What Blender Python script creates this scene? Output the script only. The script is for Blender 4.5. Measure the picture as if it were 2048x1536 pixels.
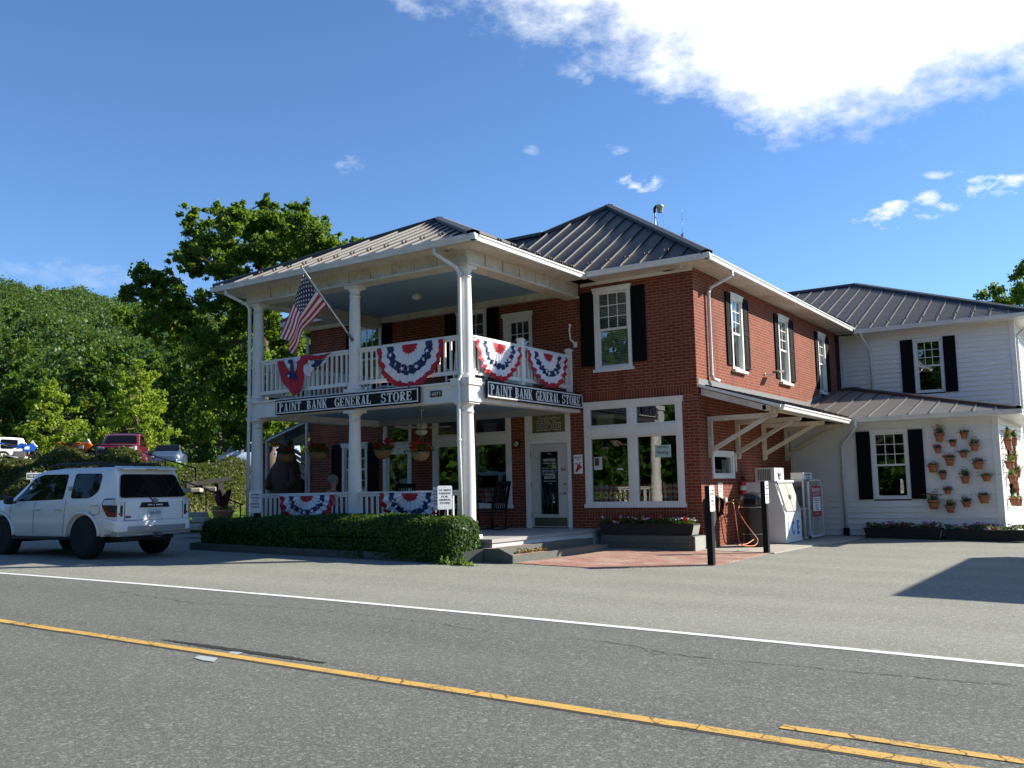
import bpy, math, random
import numpy as np
from mathutils import Vector, Matrix
R=math.radians
for o in list(bpy.data.objects): bpy.data.objects.remove(o)
S=bpy.context.scene
COL=S.collection
random.seed(7); np.random.seed(7)
# ------------------------------------------------------------ camera
FPX,YAW,PITCH,ROLL=1856.0,-33.77,6.44,-1.12
def cam_axes():
    y,p,r=R(YAW),R(PITCH),R(ROLL)
    f=Vector((math.sin(y)*math.cos(p),math.cos(y)*math.cos(p),math.sin(p)))
    rt=Vector((math.cos(y),-math.sin(y),0)); u=rt.cross(f)
    return rt*math.cos(r)+u*math.sin(r), -rt*math.sin(r)+u*math.cos(r), f
CR,CU,CF=cam_axes()
CAM=Vector((8.03,-19.45,1.415))
cd=bpy.data.cameras.new('camera'); cam=bpy.data.objects.new('camera',cd); COL.objects.link(cam)
cd.sensor_fit='HORIZONTAL'; cd.sensor_width=36; cd.lens=FPX/2048*36
cd.clip_start=.1; cd.clip_end=3000
cam.matrix_world=Matrix((( CR.x,CU.x,-CF.x,CAM.x),(CR.y,CU.y,-CF.y,CAM.y),(CR.z,CU.z,-CF.z,CAM.z),(0,0,0,1)))
S.camera=cam
def ray(px,py): return CF+CR*((px-1024)/FPX)-CU*((py-768)/FPX)
def at(px,py,d): return CAM+ray(px,py)*d
def hit(px,py,x=None,y=None,z=None):
    d=ray(px,py)
    t=(x-CAM.x)/d.x if x is not None else (y-CAM.y)/d.y if y is not None else (z-CAM.z)/d.z
    return CAM+d*t
# ------------------------------------------------------------ view
S.view_settings.view_transform='Standard'; S.view_settings.look='None'
S.view_settings.gamma=1; S.view_settings.exposure=1.0
S.render.engine='CYCLES'
# ------------------------------------------------------------ sun and sky
SUN_EL,SUN_ROT=31.0,45.0            # sun stands to the right and behind the store
sv=Vector((math.sin(R(SUN_ROT))*math.cos(R(SUN_EL)),math.cos(R(SUN_ROT))*math.cos(R(SUN_EL)),math.sin(R(SUN_EL))))
sl=bpy.data.lights.new('sun','SUN'); sl.energy=5.0; sl.angle=R(.53); sl.color=(1,.94,.82)
so=bpy.data.objects.new('sun',sl); COL.objects.link(so); so.location=(30,30,30)
so.rotation_euler=sv.to_track_quat('Z','Y').to_euler()
W=bpy.data.worlds.new('World'); S.world=W; W.use_nodes=True
nt=W.node_tree; nt.nodes.clear()
def N(t,**k):
    n=nt.nodes.new(t)
    for a,b in k.items(): setattr(n,a,b)
    return n
L=lambda a,b: nt.links.new(a,b)
sky=N('ShaderNodeTexSky'); sky.sky_type='NISHITA'; sky.sun_disc=False
sky.sun_elevation=R(SUN_EL); sky.sun_rotation=R(SUN_ROT); sky.altitude=500; sky.air_density=1.0; sky.dust_density=.25; sky.ozone_density=2.2
tc=N('ShaderNodeTexCoord')
def vdot(vec,const):
    n=N('ShaderNodeVectorMath',operation='DOT_PRODUCT'); L(vec,n.inputs[0]); n.inputs[1].default_value=const; return n.outputs['Value']
def mth(op,a,b=None,clamp=False):
    n=N('ShaderNodeMath',operation=op); n.use_clamp=clamp
    for i,x in enumerate((a,b)):
        if x is None: continue
        if isinstance(x,(int,float)): n.inputs[i].default_value=x
        else: L(x,n.inputs[i])
    return n.outputs[0]
G=tc.outputs['Generated']
sep=N('ShaderNodeSeparateXYZ'); L(G,sep.inputs[0])
def noise(scale,detail,rough,stretch=None,off=0):
    v=G
    m=N('ShaderNodeMapping'); L(G,m.inputs[0])
    m.inputs['Location'].default_value=(off,off*.7,off*.3)
    if stretch: m.inputs['Scale'].default_value=stretch
    n=N('ShaderNodeTexNoise'); L(m.outputs[0],n.inputs['Vector']); n.inputs['Scale'].default_value=scale
    n.inputs['Detail'].default_value=detail; n.inputs['Roughness'].default_value=rough
    return n.outputs['Fac']
d1=ray(640,-40).normalized(); d2=ray(1760,282).normalized()
nb=d1.cross(d2).normalized()
if nb.z<0: nb=-nb
# big cloud bank: everything above a slanted line across the sky, ragged by noise
nb2=ray(1640,268).normalized().cross(ray(2100,185).normalized()).normalized()
if nb2.z<0: nb2=-nb2
side=mth('MINIMUM',vdot(G,tuple(nb)),vdot(G,tuple(nb2)))
n1=noise(5.0,9,.62,(1,1,1.9),3.1); n2=noise(16,8,.65,(1,1,1.6),7.7)
e=mth('ADD',mth('MULTIPLY',side,13.0),mth('MULTIPLY',mth('SUBTRACT',n1,.5),2.6))
e=mth('ADD',e,mth('MULTIPLY',mth('SUBTRACT',n2,.5),1.5))
bank=mth('POWER',mth('MULTIPLY',mth('ADD',e,.20),1.5,True),1.3)
# only towards the right part of the sky (fades out to the left)
dl=ray(560,60).normalized(); rgt=Vector((CR.x,CR.y,0)).normalized()
lf=mth('MULTIPLY',mth('SUBTRACT',vdot(G,tuple(rgt)),dl.dot(rgt)-.02),6.0,True)
up_=mth('MULTIPLY',mth('SUBTRACT',.72,sep.outputs[2]),5.0,True); fw_=mth('MULTIPLY',mth('SUBTRACT',vdot(G,tuple(CF)),.25),4.0,True)
bank=mth('MULTIPLY',mth('MULTIPLY',bank,lf,True),mth('MULTIPLY',up_,fw_),True)
tot=bank
n3=noise(34,7,.6,(1,1,2.0),11.3)
for (px,py,w,h,st) in ((1283,366,34,18,1.0),(1806,428,75,26,1.05),(1850,400,26,18,.8),(1985,371,62,17,.95),(1883,348,34,8,.7),(702,322,30,20,.3),(1235,300,44,12,.3),(1070,300,24,10,.25),(130,548,230,26,.13),(1168,155,22,18,.5)):
    c=ray(px,py).normalized()
    du=Vector((CR.x,CR.y,CR.z)); dv=CU
    a=mth('MULTIPLY',mth('SUBTRACT',vdot(G,tuple(du)),c.dot(du)),FPX/w)
    b=mth('MULTIPLY',mth('SUBTRACT',vdot(G,tuple(dv)),c.dot(dv)),FPX/h)
    r2=mth('ADD',mth('MULTIPLY',a,a),mth('MULTIPLY',b,b))
    fr=mth('GREATER_THAN',vdot(G,tuple(CF)),.2)
    k=mth('ADD',mth('MULTIPLY',mth('SUBTRACT',1.15,r2),.8),mth('MULTIPLY',mth('SUBTRACT',n3,.56),5.5))
    k=mth('MULTIPLY',mth('MULTIPLY',k,.85*st,True),fr)
    k=mth('MINIMUM',k,st)
    tot=mth('MAXIMUM',tot,k,True)
shade=noise(7,8,.62,(1,1,1.7),21)
cc=N('ShaderNodeMixRGB'); L(mth('MULTIPLY',mth('SUBTRACT',shade,.3),2.2,True),cc.inputs[0])
cc.inputs[1].default_value=(7.4,8.0,8.7,1); cc.inputs[2].default_value=(10.8,11.0,11.2,1)
sat=N('ShaderNodeMixRGB',blend_type='MULTIPLY'); sat.inputs[0].default_value=1; sat.inputs[2].default_value=(.88,1.18,1.52,1)
L(sky.outputs[0],sat.inputs[1])
mx=N('ShaderNodeMixRGB'); L(tot,mx.inputs[0]); L(sat.outputs[0],mx.inputs[1]); L(cc.outputs[0],mx.inputs[2])
bg=N('ShaderNodeBackground'); bg.inputs['Strength'].default_value=.064; L(mx.outputs[0],bg.inputs[0])
ow=N('ShaderNodeOutputWorld'); L(bg.outputs[0],ow.inputs[0])
# ------------------------------------------------------------ materials
MATS={}
class NT:
    def __init__(s,name):
        s.m=bpy.data.materials.new(name); s.m.use_nodes=True; s.t=s.m.node_tree; s.t.nodes.clear()
        s.out=s.n('ShaderNodeOutputMaterial')
    def n(s,t,**k):
        x=s.t.nodes.new(t)
        for a,b in k.items(): setattr(x,a,b)
        return x
    def l(s,a,b): s.t.links.new(a,b)
    def setin(s,sock,val):
        if hasattr(val,'is_linked') or hasattr(val,'links'): s.l(val,sock)
        else: sock.default_value=val
    def math(s,op,a,b=0,clamp=False):
        n=s.n('ShaderNodeMath',operation=op); n.use_clamp=clamp; s.setin(n.inputs[0],a); s.setin(n.inputs[1],b); return n.outputs[0]
    def mix(s,f,a,b,blend='MIX'):
        n=s.n('ShaderNodeMixRGB',blend_type=blend); s.setin(n.inputs[0],f); s.setin(n.inputs[1],a); s.setin(n.inputs[2],b); return n.outputs[0]
    def obj(s,scale=None):
        t=s.n('ShaderNodeTexCoord').outputs['Object']
        if scale:
            m=s.n('ShaderNodeMapping'); s.l(t,m.inputs[0]); m.inputs['Scale'].default_value=scale; t=m.outputs[0]
        return t
    def world(s): return s.n('ShaderNodeNewGeometry').outputs['Position']
    def noise(s,scale,detail=4,rough=.55,vec=None):
        n=s.n('ShaderNodeTexNoise'); n.inputs['Scale'].default_value=scale; n.inputs['Detail'].default_value=detail; n.inputs['Roughness'].default_value=rough
        s.l(vec if vec is not None else s.world(),n.inputs['Vector']); return n.outputs['Fac']
    def ramp(s,f,stops):
        n=s.n('ShaderNodeValToRGB'); s.l(f,n.inputs[0]); e=n.color_ramp.elements
        while len(e)<len(stops): e.new(.5)
        for i,(p,c) in enumerate(stops): e[i].position=p; e[i].color=(c[0],c[1],c[2],1)
        return n.outputs[0]
    def princ(s,col,rough=.6,metal=0,spec=.5,bump=None,bs=.2,bd=.01,**k):
        p=s.n('ShaderNodeBsdfPrincipled'); s.setin(p.inputs['Base Color'],col); s.setin(p.inputs['Roughness'],rough)
        p.inputs['Metallic'].default_value=metal; p.inputs['Specular IOR Level'].default_value=spec
        for a,b in k.items(): s.setin(p.inputs[a.replace('_',' ')],b)
        if bump is not None:
            b=s.n('ShaderNodeBump'); b.inputs['Strength'].default_value=bs; b.inputs['Distance'].default_value=bd
            s.l(bump,b.inputs['Height']); s.l(b.outputs[0],p.inputs['Normal'])
        return p.outputs[0]
    def done(s,sh): s.l(sh,s.out.inputs['Surface']); return s.m
def c4(c): return (c[0],c[1],c[2],1)
def simple(name,col,rough=.6,metal=0,spec=.5,var=.12,scale=6,bump=0,bscale=60,**k):
    if name in MATS: return MATS[name]
    t=NT(name); nz=t.noise(scale,5,.6)
    a=tuple(x*(1-var) for x in col); b=tuple(min(1,x*(1+var)) for x in col)
    c=t.mix(nz,c4(a),c4(b))
    bm=t.noise(bscale,3,.6) if bump else None
    MATS[name]=t.done(t.princ(c,rough,metal,spec,bm,bump if bump else .1,.01,**k)); return MATS[name]
# white paint with a little dirt
def paint(name,col,dirt=(.30,.27,.2),amt=.35,rough=.45,scale=3):
    t=NT(name); nz=t.noise(scale,8,.7); n2=t.noise(scale*9,4,.6)
    f=t.math('MULTIPLY',t.math('SUBTRACT',t.math('MULTIPLY',nz,t.math('ADD',n2,.45)),.36),2.2*amt*2,True)
    c=t.mix(f,c4(col),c4(dirt))
    MATS[name]=t.done(t.princ(c,rough,0,.4,n2,.06,.004)); return MATS[name]
WHITE=paint('white_paint',(.76,.745,.70),amt=.14)
SIDING=paint('siding_paint',(.75,.74,.71),amt=.08,scale=2)
CREAM=paint('cream_frieze_paint',(.66,.60,.50),dirt=(.34,.27,.18),amt=.5,scale=1.3)
GUTTER=paint('gutter_enamel',(.72,.72,.70),dirt=(.35,.33,.30),amt=.3,rough=.3)
BLUEC=paint('blue_ceiling_paint',(.30,.43,.50),dirt=(.22,.31,.34),amt=.3,rough=.55)
SHUT=simple('shutter_paint',(.0045,.005,.006),.75,spec=.12)
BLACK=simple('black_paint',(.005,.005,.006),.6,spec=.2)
TRIMD=simple('timber_gray_paint',(.088,.098,.080),.7,var=.25,scale=9,bump=.3,bscale=30)
TIMB=simple('dark_timber',(.013,.012,.010),.75,var=.3,scale=12,bump=.3,bscale=40)
CONC=simple('concrete',(.36,.33,.28),.85,var=.2,scale=3,bump=.3,bscale=50)
FLOORP=simple('porch_floor_paint',(.34,.335,.32),.5,var=.12,scale=2.5)
DARKIN=simple('interior_dark',(.022,.02,.018),.9)
TERRA=simple('terracotta',(.36,.135,.065),.8,var=.22,scale=14,bump=.15)
SOIL=simple('soil',(.03,.022,.015),.95)
CHROME=simple('bright_metal',(.6,.6,.6),.25,metal=1,var=.05)
STEEL=simple('dull_steel',(.22,.22,.22),.45,metal=.8,var=.1)
RUBBER=simple('rubber',(.012,.012,.013),.85,var=.3,scale=20,bump=.4,bscale=50)
REDP=simple('red_plastic',(.5,.03,.03),.35)
ORNG=simple('orange_hose',(.62,.16,.05),.5)
FANW=simple('fan_enamel',(.5,.47,.38),.4)
def brick(name,ax,soldier=False,dark=1.0):
    t=NT(name); P=t.world(); sp=t.n('ShaderNodeSeparateXYZ'); t.l(P,sp.inputs[0])
    cb=t.n('ShaderNodeCombineXYZ')
    h=sp.outputs[0] if ax=='x' else sp.outputs[1]
    if soldier: t.l(sp.outputs[2],cb.inputs[0]); t.l(h,cb.inputs[1])
    else: t.l(h,cb.inputs[0]); t.l(sp.outputs[2],cb.inputs[1])
    b=t.n('ShaderNodeTexBrick'); wob=t.n('ShaderNodeVectorMath',operation='ADD')
    nz=t.n('ShaderNodeTexNoise'); nz.inputs['Scale'].default_value=14; t.l(P,nz.inputs['Vector'])
    sc=t.n('ShaderNodeVectorMath',operation='SCALE'); t.l(nz.outputs['Color'],sc.inputs[0]); sc.inputs['Scale'].default_value=.008
    t.l(cb.outputs[0],wob.inputs[0]); t.l(sc.outputs[0],wob.inputs[1]); t.l(wob.outputs[0],b.inputs['Vector'])
    b.inputs['Scale'].default_value=1; b.inputs['Brick Width'].default_value=.225; b.inputs['Row Height'].default_value=.0707
    b.inputs['Mortar Size'].default_value=.0055; b.inputs['Mortar Smooth'].default_value=.25; b.inputs['Bias'].default_value=-.1
    if soldier: b.offset=0; b.inputs['Brick Width'].default_value=.215
    b.inputs['Color1'].default_value=(.222*dark,.048*dark,.024*dark,1); b.inputs['Color2'].default_value=(.145*dark,.029*dark,.016*dark,1); b.inputs['Mortar'].default_value=(.3,.22,.15,1)
    big=t.noise(1.1,6,.6); fine=t.noise(45,4,.7)
    c=t.mix(t.math('MULTIPLY',t.math('SUBTRACT',big,.35),.9,True),b.outputs['Color'],(.21*dark,.046*dark,.024*dark,1))
    c=t.mix(t.math('MULTIPLY',t.math('SUBTRACT',b.outputs['Fac'],0),.92,True),c,t.mix(big,(.24,.175,.115,1),(.36,.28,.19,1)))
    c=t.mix(.55,c,t.mix(1,c,t.ramp(fine,[(.25,(.55,.5,.5)),(.75,(1.35,1.3,1.25))]),'MULTIPLY'))
    # chalky spots
    sp2=t.noise(7,8,.75); c=t.mix(t.math('MULTIPLY',t.math('SUBTRACT',sp2,.70),4,True),c,(.36,.26,.2,1))
    mp=t.n('ShaderNodeMapping'); t.l(P,mp.inputs[0]); mp.inputs['Scale'].default_value=(2.2,2.2,.22)
    stn=t.n('ShaderNodeTexNoise'); stn.inputs['Scale'].default_value=1.3; stn.inputs['Detail'].default_value=6; t.l(mp.outputs[0],stn.inputs['Vector'])
    c=t.mix(t.math('MULTIPLY',t.math('SUBTRACT',stn.outputs['Fac'],.54),2.6,True),c,(.07,.022,.014,1))
    hgt=t.math('ADD',t.math('MULTIPLY',b.outputs['Fac'],-1.0),t.math('MULTIPLY',fine,.35))
    MATS[name]=t.done(t.princ(c,.85,0,.25,hgt,.55,.006)); return MATS[name]
BRX=brick('brick_front','x'); BRY=brick('brick_side','y'); BRS=brick('brick_soldier','x',True)
def roofmat(name,col,rough=.38,metal=.35):
    t=NT(name); nz=t.noise(.9,6,.6); n2=t.noise(9,4,.6); 
    st=t.noise(3,4,.6,t.obj((6,.5,.5)))
    c=t.mix(nz,c4(tuple(x*.8 for x in col)),c4(tuple(x*1.25 for x in col)))
    c=t.mix(t.math('MULTIPLY',t.math('SUBTRACT',st,.55),1.2,True),c,(.2,.185,.165,1))
    r=t.math('ADD',t.math('MULTIPLY',n2,.16),rough-.06)
    MATS[name]=t.done(t.princ(c,r,metal,.5,nz,.1,.02)); return MATS[name]
ROOF=roofmat('standing_seam_metal',(.040,.034,.034),.5,.2); ROOFB=roofmat('canopy_roof_metal',(.155,.138,.118),.5)
RIDGE=simple('ridge_cap_metal',(.06,.055,.055),.45,metal=.3,var=.15)
SEAM=simple('seam_metal',(.068,.062,.057),.45,metal=.2,var=.2)
def glassm(name,tint=(.75,.8,.78),ior=1.6,spec=1.0,dens=.0,rough=.0):
    t=NT(name); tr=t.n('ShaderNodeBsdfTransparent'); tr.inputs[0].default_value=c4(tint)
    gl=t.n('ShaderNodeBsdfGlossy'); gl.inputs['Roughness'].default_value=rough; gl.inputs[0].default_value=(.95,.98,.97,1)
    wv=t.noise(1.7,2,.5); bp=t.n('ShaderNodeBump'); bp.inputs['Strength'].default_value=.06; bp.inputs['Distance'].default_value=.03; t.l(wv,bp.inputs['Height']); t.l(bp.outputs[0],gl.inputs['Normal'])
    fr=t.n('ShaderNodeFresnel'); fr.inputs[0].default_value=ior
    f=t.math('ADD',t.math('MULTIPLY',fr.outputs[0],spec),dens,True)
    mx=t.n('ShaderNodeMixShader'); t.l(f,mx.inputs[0]); t.l(tr.outputs[0],mx.inputs[1]); t.l(gl.outputs[0],mx.inputs[2])
    MATS[name]=t.done(mx.outputs[0]); return MATS[name]
GLASS=glassm('window_glass',(.72,.78,.76),1.55,1.5,.08)
def carglass(name='tinted_car_glass'):
    t=NT(name); MATS[name]=t.done(t.princ((.004,.005,.006,1),.03,0,.2)); return MATS[name]
CARGL=carglass()
def foliage(name,stops,trans=.35,rough=.5,spec=.3):
    t=NT(name); g=t.n('ShaderNodeNewGeometry'); rp=g.outputs['Random Per Island']
    big=t.noise(.35 if name!='hillside_leaves' else .09,4,.6); f=t.math('ADD',t.math('MULTIPLY',rp,.5),t.math('SUBTRACT',t.math('MULTIPLY',big,.9),.2))
    col=t.ramp(f,stops)
    p=t.n('ShaderNodeBsdfPrincipled'); t.l(col,p.inputs['Base Color']); p.inputs['Roughness'].default_value=rough; p.inputs['Specular IOR Level'].default_value=spec
    tl=t.n('ShaderNodeBsdfTranslucent'); t.l(t.mix(.6,col,(.28,.40,.02,1),'MIX'),tl.inputs[0])
    mx=t.n('ShaderNodeMixShader'); mx.inputs[0].default_value=trans; t.l(p.outputs[0],mx.inputs[1]); t.l(tl.outputs[0],mx.inputs[2])
    MATS[name]=t.done(mx.outputs[0]); return MATS[name]
MAPLE=foliage('maple_leaves',[(.2,(.045,.10,.014)),(.5,(.075,.155,.02)),(.85,(.125,.225,.03))],.5)
OAKL=foliage('willow_oak_leaves',[(.2,(.17,.24,.02)),(.5,(.27,.36,.03)),(.85,(.38,.46,.06))],.5)
DARKL=foliage('woodland_leaves',[(.2,(.022,.062,.010)),(.5,(.042,.10,.015)),(.85,(.08,.15,.022))],.38)
FARL=foliage('hillside_leaves',[(.15,(.026,.066,.018)),(.5,(.046,.098,.024)),(.9,(.082,.14,.032))],.3)
HEDGEL=foliage('hedge_leaves',[(.2,(.012,.038,.008)),(.5,(.028,.078,.012)),(.85,(.085,.17,.025))],.25,.5,.3)
JUNI=foliage('juniper_leaves',[(.2,(.025,.034,.010)),(.45,(.046,.056,.016)),(.7,(.08,.066,.022)),(.9,(.055,.09,.018))],.2)
GRASSL=foliage('grass_blades',[(.2,(.06,.12,.015)),(.8,(.16,.25,.03))],.35)
PLANT=foliage('bedding_leaves',[(.2,(.02,.06,.012)),(.8,(.07,.15,.03))],.3)
BARK=simple('bark',(.10,.075,.052),.9,var=.4,scale=8,bump=.8,bscale=18)
def flower(name,col): return simple(name,col,.6,var=.15,scale=30)
FRED=flower('red_petals',(.60,.015,.02)); FWHI=flower('white_petals',(.8,.78,.78)); FPNK=flower('pink_petals',(.55,.2,.45)); FYEL=flower('yellow_petals',(.75,.5,.03)); FORG=flower('orange_petals',(.8,.2,.02)); FMAG=flower('magenta_petals',(.62,.05,.18))
CANNA=simple('canna_leaf',(.13,.02,.022),.45)
# ground materials
def asphalt(name,base,speck,rough=.92,sc=1.0,tracks=True,warm=(.16,.14,.11)):
    t=NT(name); P=t.world()
    big=t.noise(.28,6,.6); mid=t.noise(2.2,5,.6); st=t.noise(1.3,6,.65,t.obj((.12,1.3,1)))
    v=t.n('ShaderNodeTexVoronoi'); v.inputs['Scale'].default_value=70*sc; t.l(P,v.inputs['Vector'])
    v2=t.n('ShaderNodeTexVoronoi'); v2.inputs['Scale'].default_value=31*sc; t.l(P,v2.inputs['Vector'])
    fn=t.noise(160*sc,3,.7)
    c=t.mix(big,c4(tuple(x*.84 for x in base)),c4(tuple(x*1.18 for x in base)))
    c=t.mix(t.math('MULTIPLY',t.math('SUBTRACT',st,.42),1.4,True),c,c4(warm))
    sx=t.n('ShaderNodeSeparateColor'); t.l(v.outputs['Color'],sx.inputs[0])
    sy=t.n('ShaderNodeSeparateColor'); t.l(v2.outputs['Color'],sy.inputs[0])
    if tracks:
        sy_=t.n('ShaderNodeSeparateXYZ'); t.l(P,sy_.inputs[0]); wv=t.math('SINE',t.math('ADD',t.math('MULTIPLY',sy_.outputs[1],3.6),t.math('MULTIPLY',big,2.0)))
        c=t.mix(t.math('MULTIPLY',t.math('ADD',wv,1.0),.11),c,c4(tuple(x*.55 for x in base)))
        oil=t.noise(.9,7,.7); c=t.mix(t.math('MULTIPLY',t.math('SUBTRACT',oil,.60),2.6,True),c,c4(tuple(x*.45 for x in base)))
        pale=t.noise(.6,6,.7,t.obj((.5,1.6,1))); c=t.mix(t.math('MULTIPLY',t.math('SUBTRACT',pale,.52),1.6,True),c,c4(tuple(min(1,x*1.45) for x in base)))
    k=t.math('MULTIPLY',t.math('SUBTRACT',sx.outputs[0],.62),1.6,True)
    c=t.mix(k,c,c4(speck))
    c=t.mix(t.math('MULTIPLY',t.math('SUBTRACT',sy.outputs[1],.80),2.4,True),c,c4(tuple(x*1.25 for x in speck)))
    c=t.mix(t.math('MULTIPLY',t.math('SUBTRACT',.34,sx.outputs[1]),1.8,True),c,c4(tuple(x*.3 for x in base)))
    c=t.mix(.5,c,t.mix(1,c,t.ramp(fn,[(.3,(.45,.45,.45)),(.7,(1.55,1.55,1.55))]),'MULTIPLY'))
    h=t.math('ADD',sx.outputs[0],t.math('ADD',t.math('MULTIPLY',fn,1.0),t.math('MULTIPLY',mid,2.0)))
    return t,c,h,rough
t,c,h,r_=asphalt('lot_gravel',(.235,.236,.20),(.43,.42,.365),sc=1.5,warm=(.315,.297,.245)); LOT=t.done(t.princ(c,r_,0,.2,h,.55,.012))
t,c,h,r_=asphalt('road_asphalt',(.118,.124,.108),(.29,.295,.265),sc=1.5,warm=(.16,.162,.14)); 
def crack(t,c,scale,w,off,amt=.85):
    m=t.n('ShaderNodeMapping'); t.l(t.world(),m.inputs[0]); m.inputs['Location'].default_value=(off,off*.3,0)
    nz=t.n('ShaderNodeTexNoise'); nz.inputs['Scale'].default_value=1.4; nz.inputs['Detail'].default_value=6; t.l(m.outputs[0],nz.inputs['Vector'])
    s=t.n('ShaderNodeVectorMath',operation='SCALE'); s.inputs['Scale'].default_value=.55; t.l(nz.outputs['Color'],s.inputs[0])
    a=t.n('ShaderNodeVectorMath',operation='ADD'); t.l(m.outputs[0],a.inputs[0]); t.l(s.outputs[0],a.inputs[1])
    v=t.n('ShaderNodeTexVoronoi'); v.feature='DISTANCE_TO_EDGE'; v.inputs['Scale'].default_value=scale; t.l(a.outputs[0],v.inputs['Vector'])
    msk=t.math('LESS_THAN',v.outputs['Distance'],w)
    g=t.math('GREATER_THAN',t.noise(.5,3,.5),.5)
    return t.mix(t.math('MULTIPLY',t.math('MULTIPLY',msk,g),amt),c,(.018,.018,.018,1))
ROADM=t.done(t.princ(c,r_,0,.2,h,.55,.01))
def linepaint(name,col,wear=.5,crk=0):
    t=NT(name); n1=t.noise(60,5,.7); n2=t.noise(4,5,.6)
    f=t.math('MULTIPLY',t.math('SUBTRACT',t.math('ADD',n1,t.math('MULTIPLY',n2,.5)),1.05-wear*.36),6,True)
    c=t.mix(f,c4(col),(.10,.095,.085,1))
    if crk: c=crack(t,crack(t,c,crk,.016,1.7,.75),crk*2.3,.012,5.1,.6)
    MATS[name]=t.done(t.princ(c,.8,0,.25,n1,.4,.006)); return MATS[name]
LWHITE=linepaint('white_line_paint',(.66,.66,.64),.62); LYEL=linepaint('yellow_line_paint',(.53,.325,.08),.75,2.6); LGHOST=linepaint('faded_white_paint',(.34,.36,.37),.35)
def pavers():
    t=NT('brick_pavers'); b=t.n('ShaderNodeTexBrick'); t.l(t.world(),b.inputs['Vector']); b.inputs['Scale'].default_value=1
    b.inputs['Brick Width'].default_value=.2; b.inputs['Row Height'].default_value=.1; b.inputs['Mortar Size'].default_value=.006
    b.inputs['Color1'].default_value=(.33,.15,.11,1); b.inputs['Color2'].default_value=(.23,.10,.08,1); b.inputs['Mortar'].default_value=(.42,.36,.28,1)
    n=t.noise(1.6,6,.65); n2=t.noise(30,4,.6)
    c=t.mix(t.math('MULTIPLY',t.math('SUBTRACT',n,.46),3.0,True),b.outputs['Color'],(.46,.38,.30,1))
    c=t.mix(.5,c,t.mix(1,c,t.ramp(n2,[(.3,(.6,.6,.6)),(.7,(1.4,1.4,1.4))]),'MULTIPLY'))
    return t.done(t.princ(c,.9,0,.2,b.outputs['Fac'],.4,.004))
PAVER=pavers()
t=NT('ground_soil_grass'); n=t.noise(.5,5,.6); n2=t.noise(20,4,.7)
c=t.mix(n,(.075,.085,.025,1),(.12,.10,.05,1)); c=t.mix(t.math('MULTIPLY',t.math('SUBTRACT',n2,.5),1.5,True),c,(.05,.06,.02,1)); GROUNDM=t.done(t.princ(c,.95,0,.1,n2,.6,.03))
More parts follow.
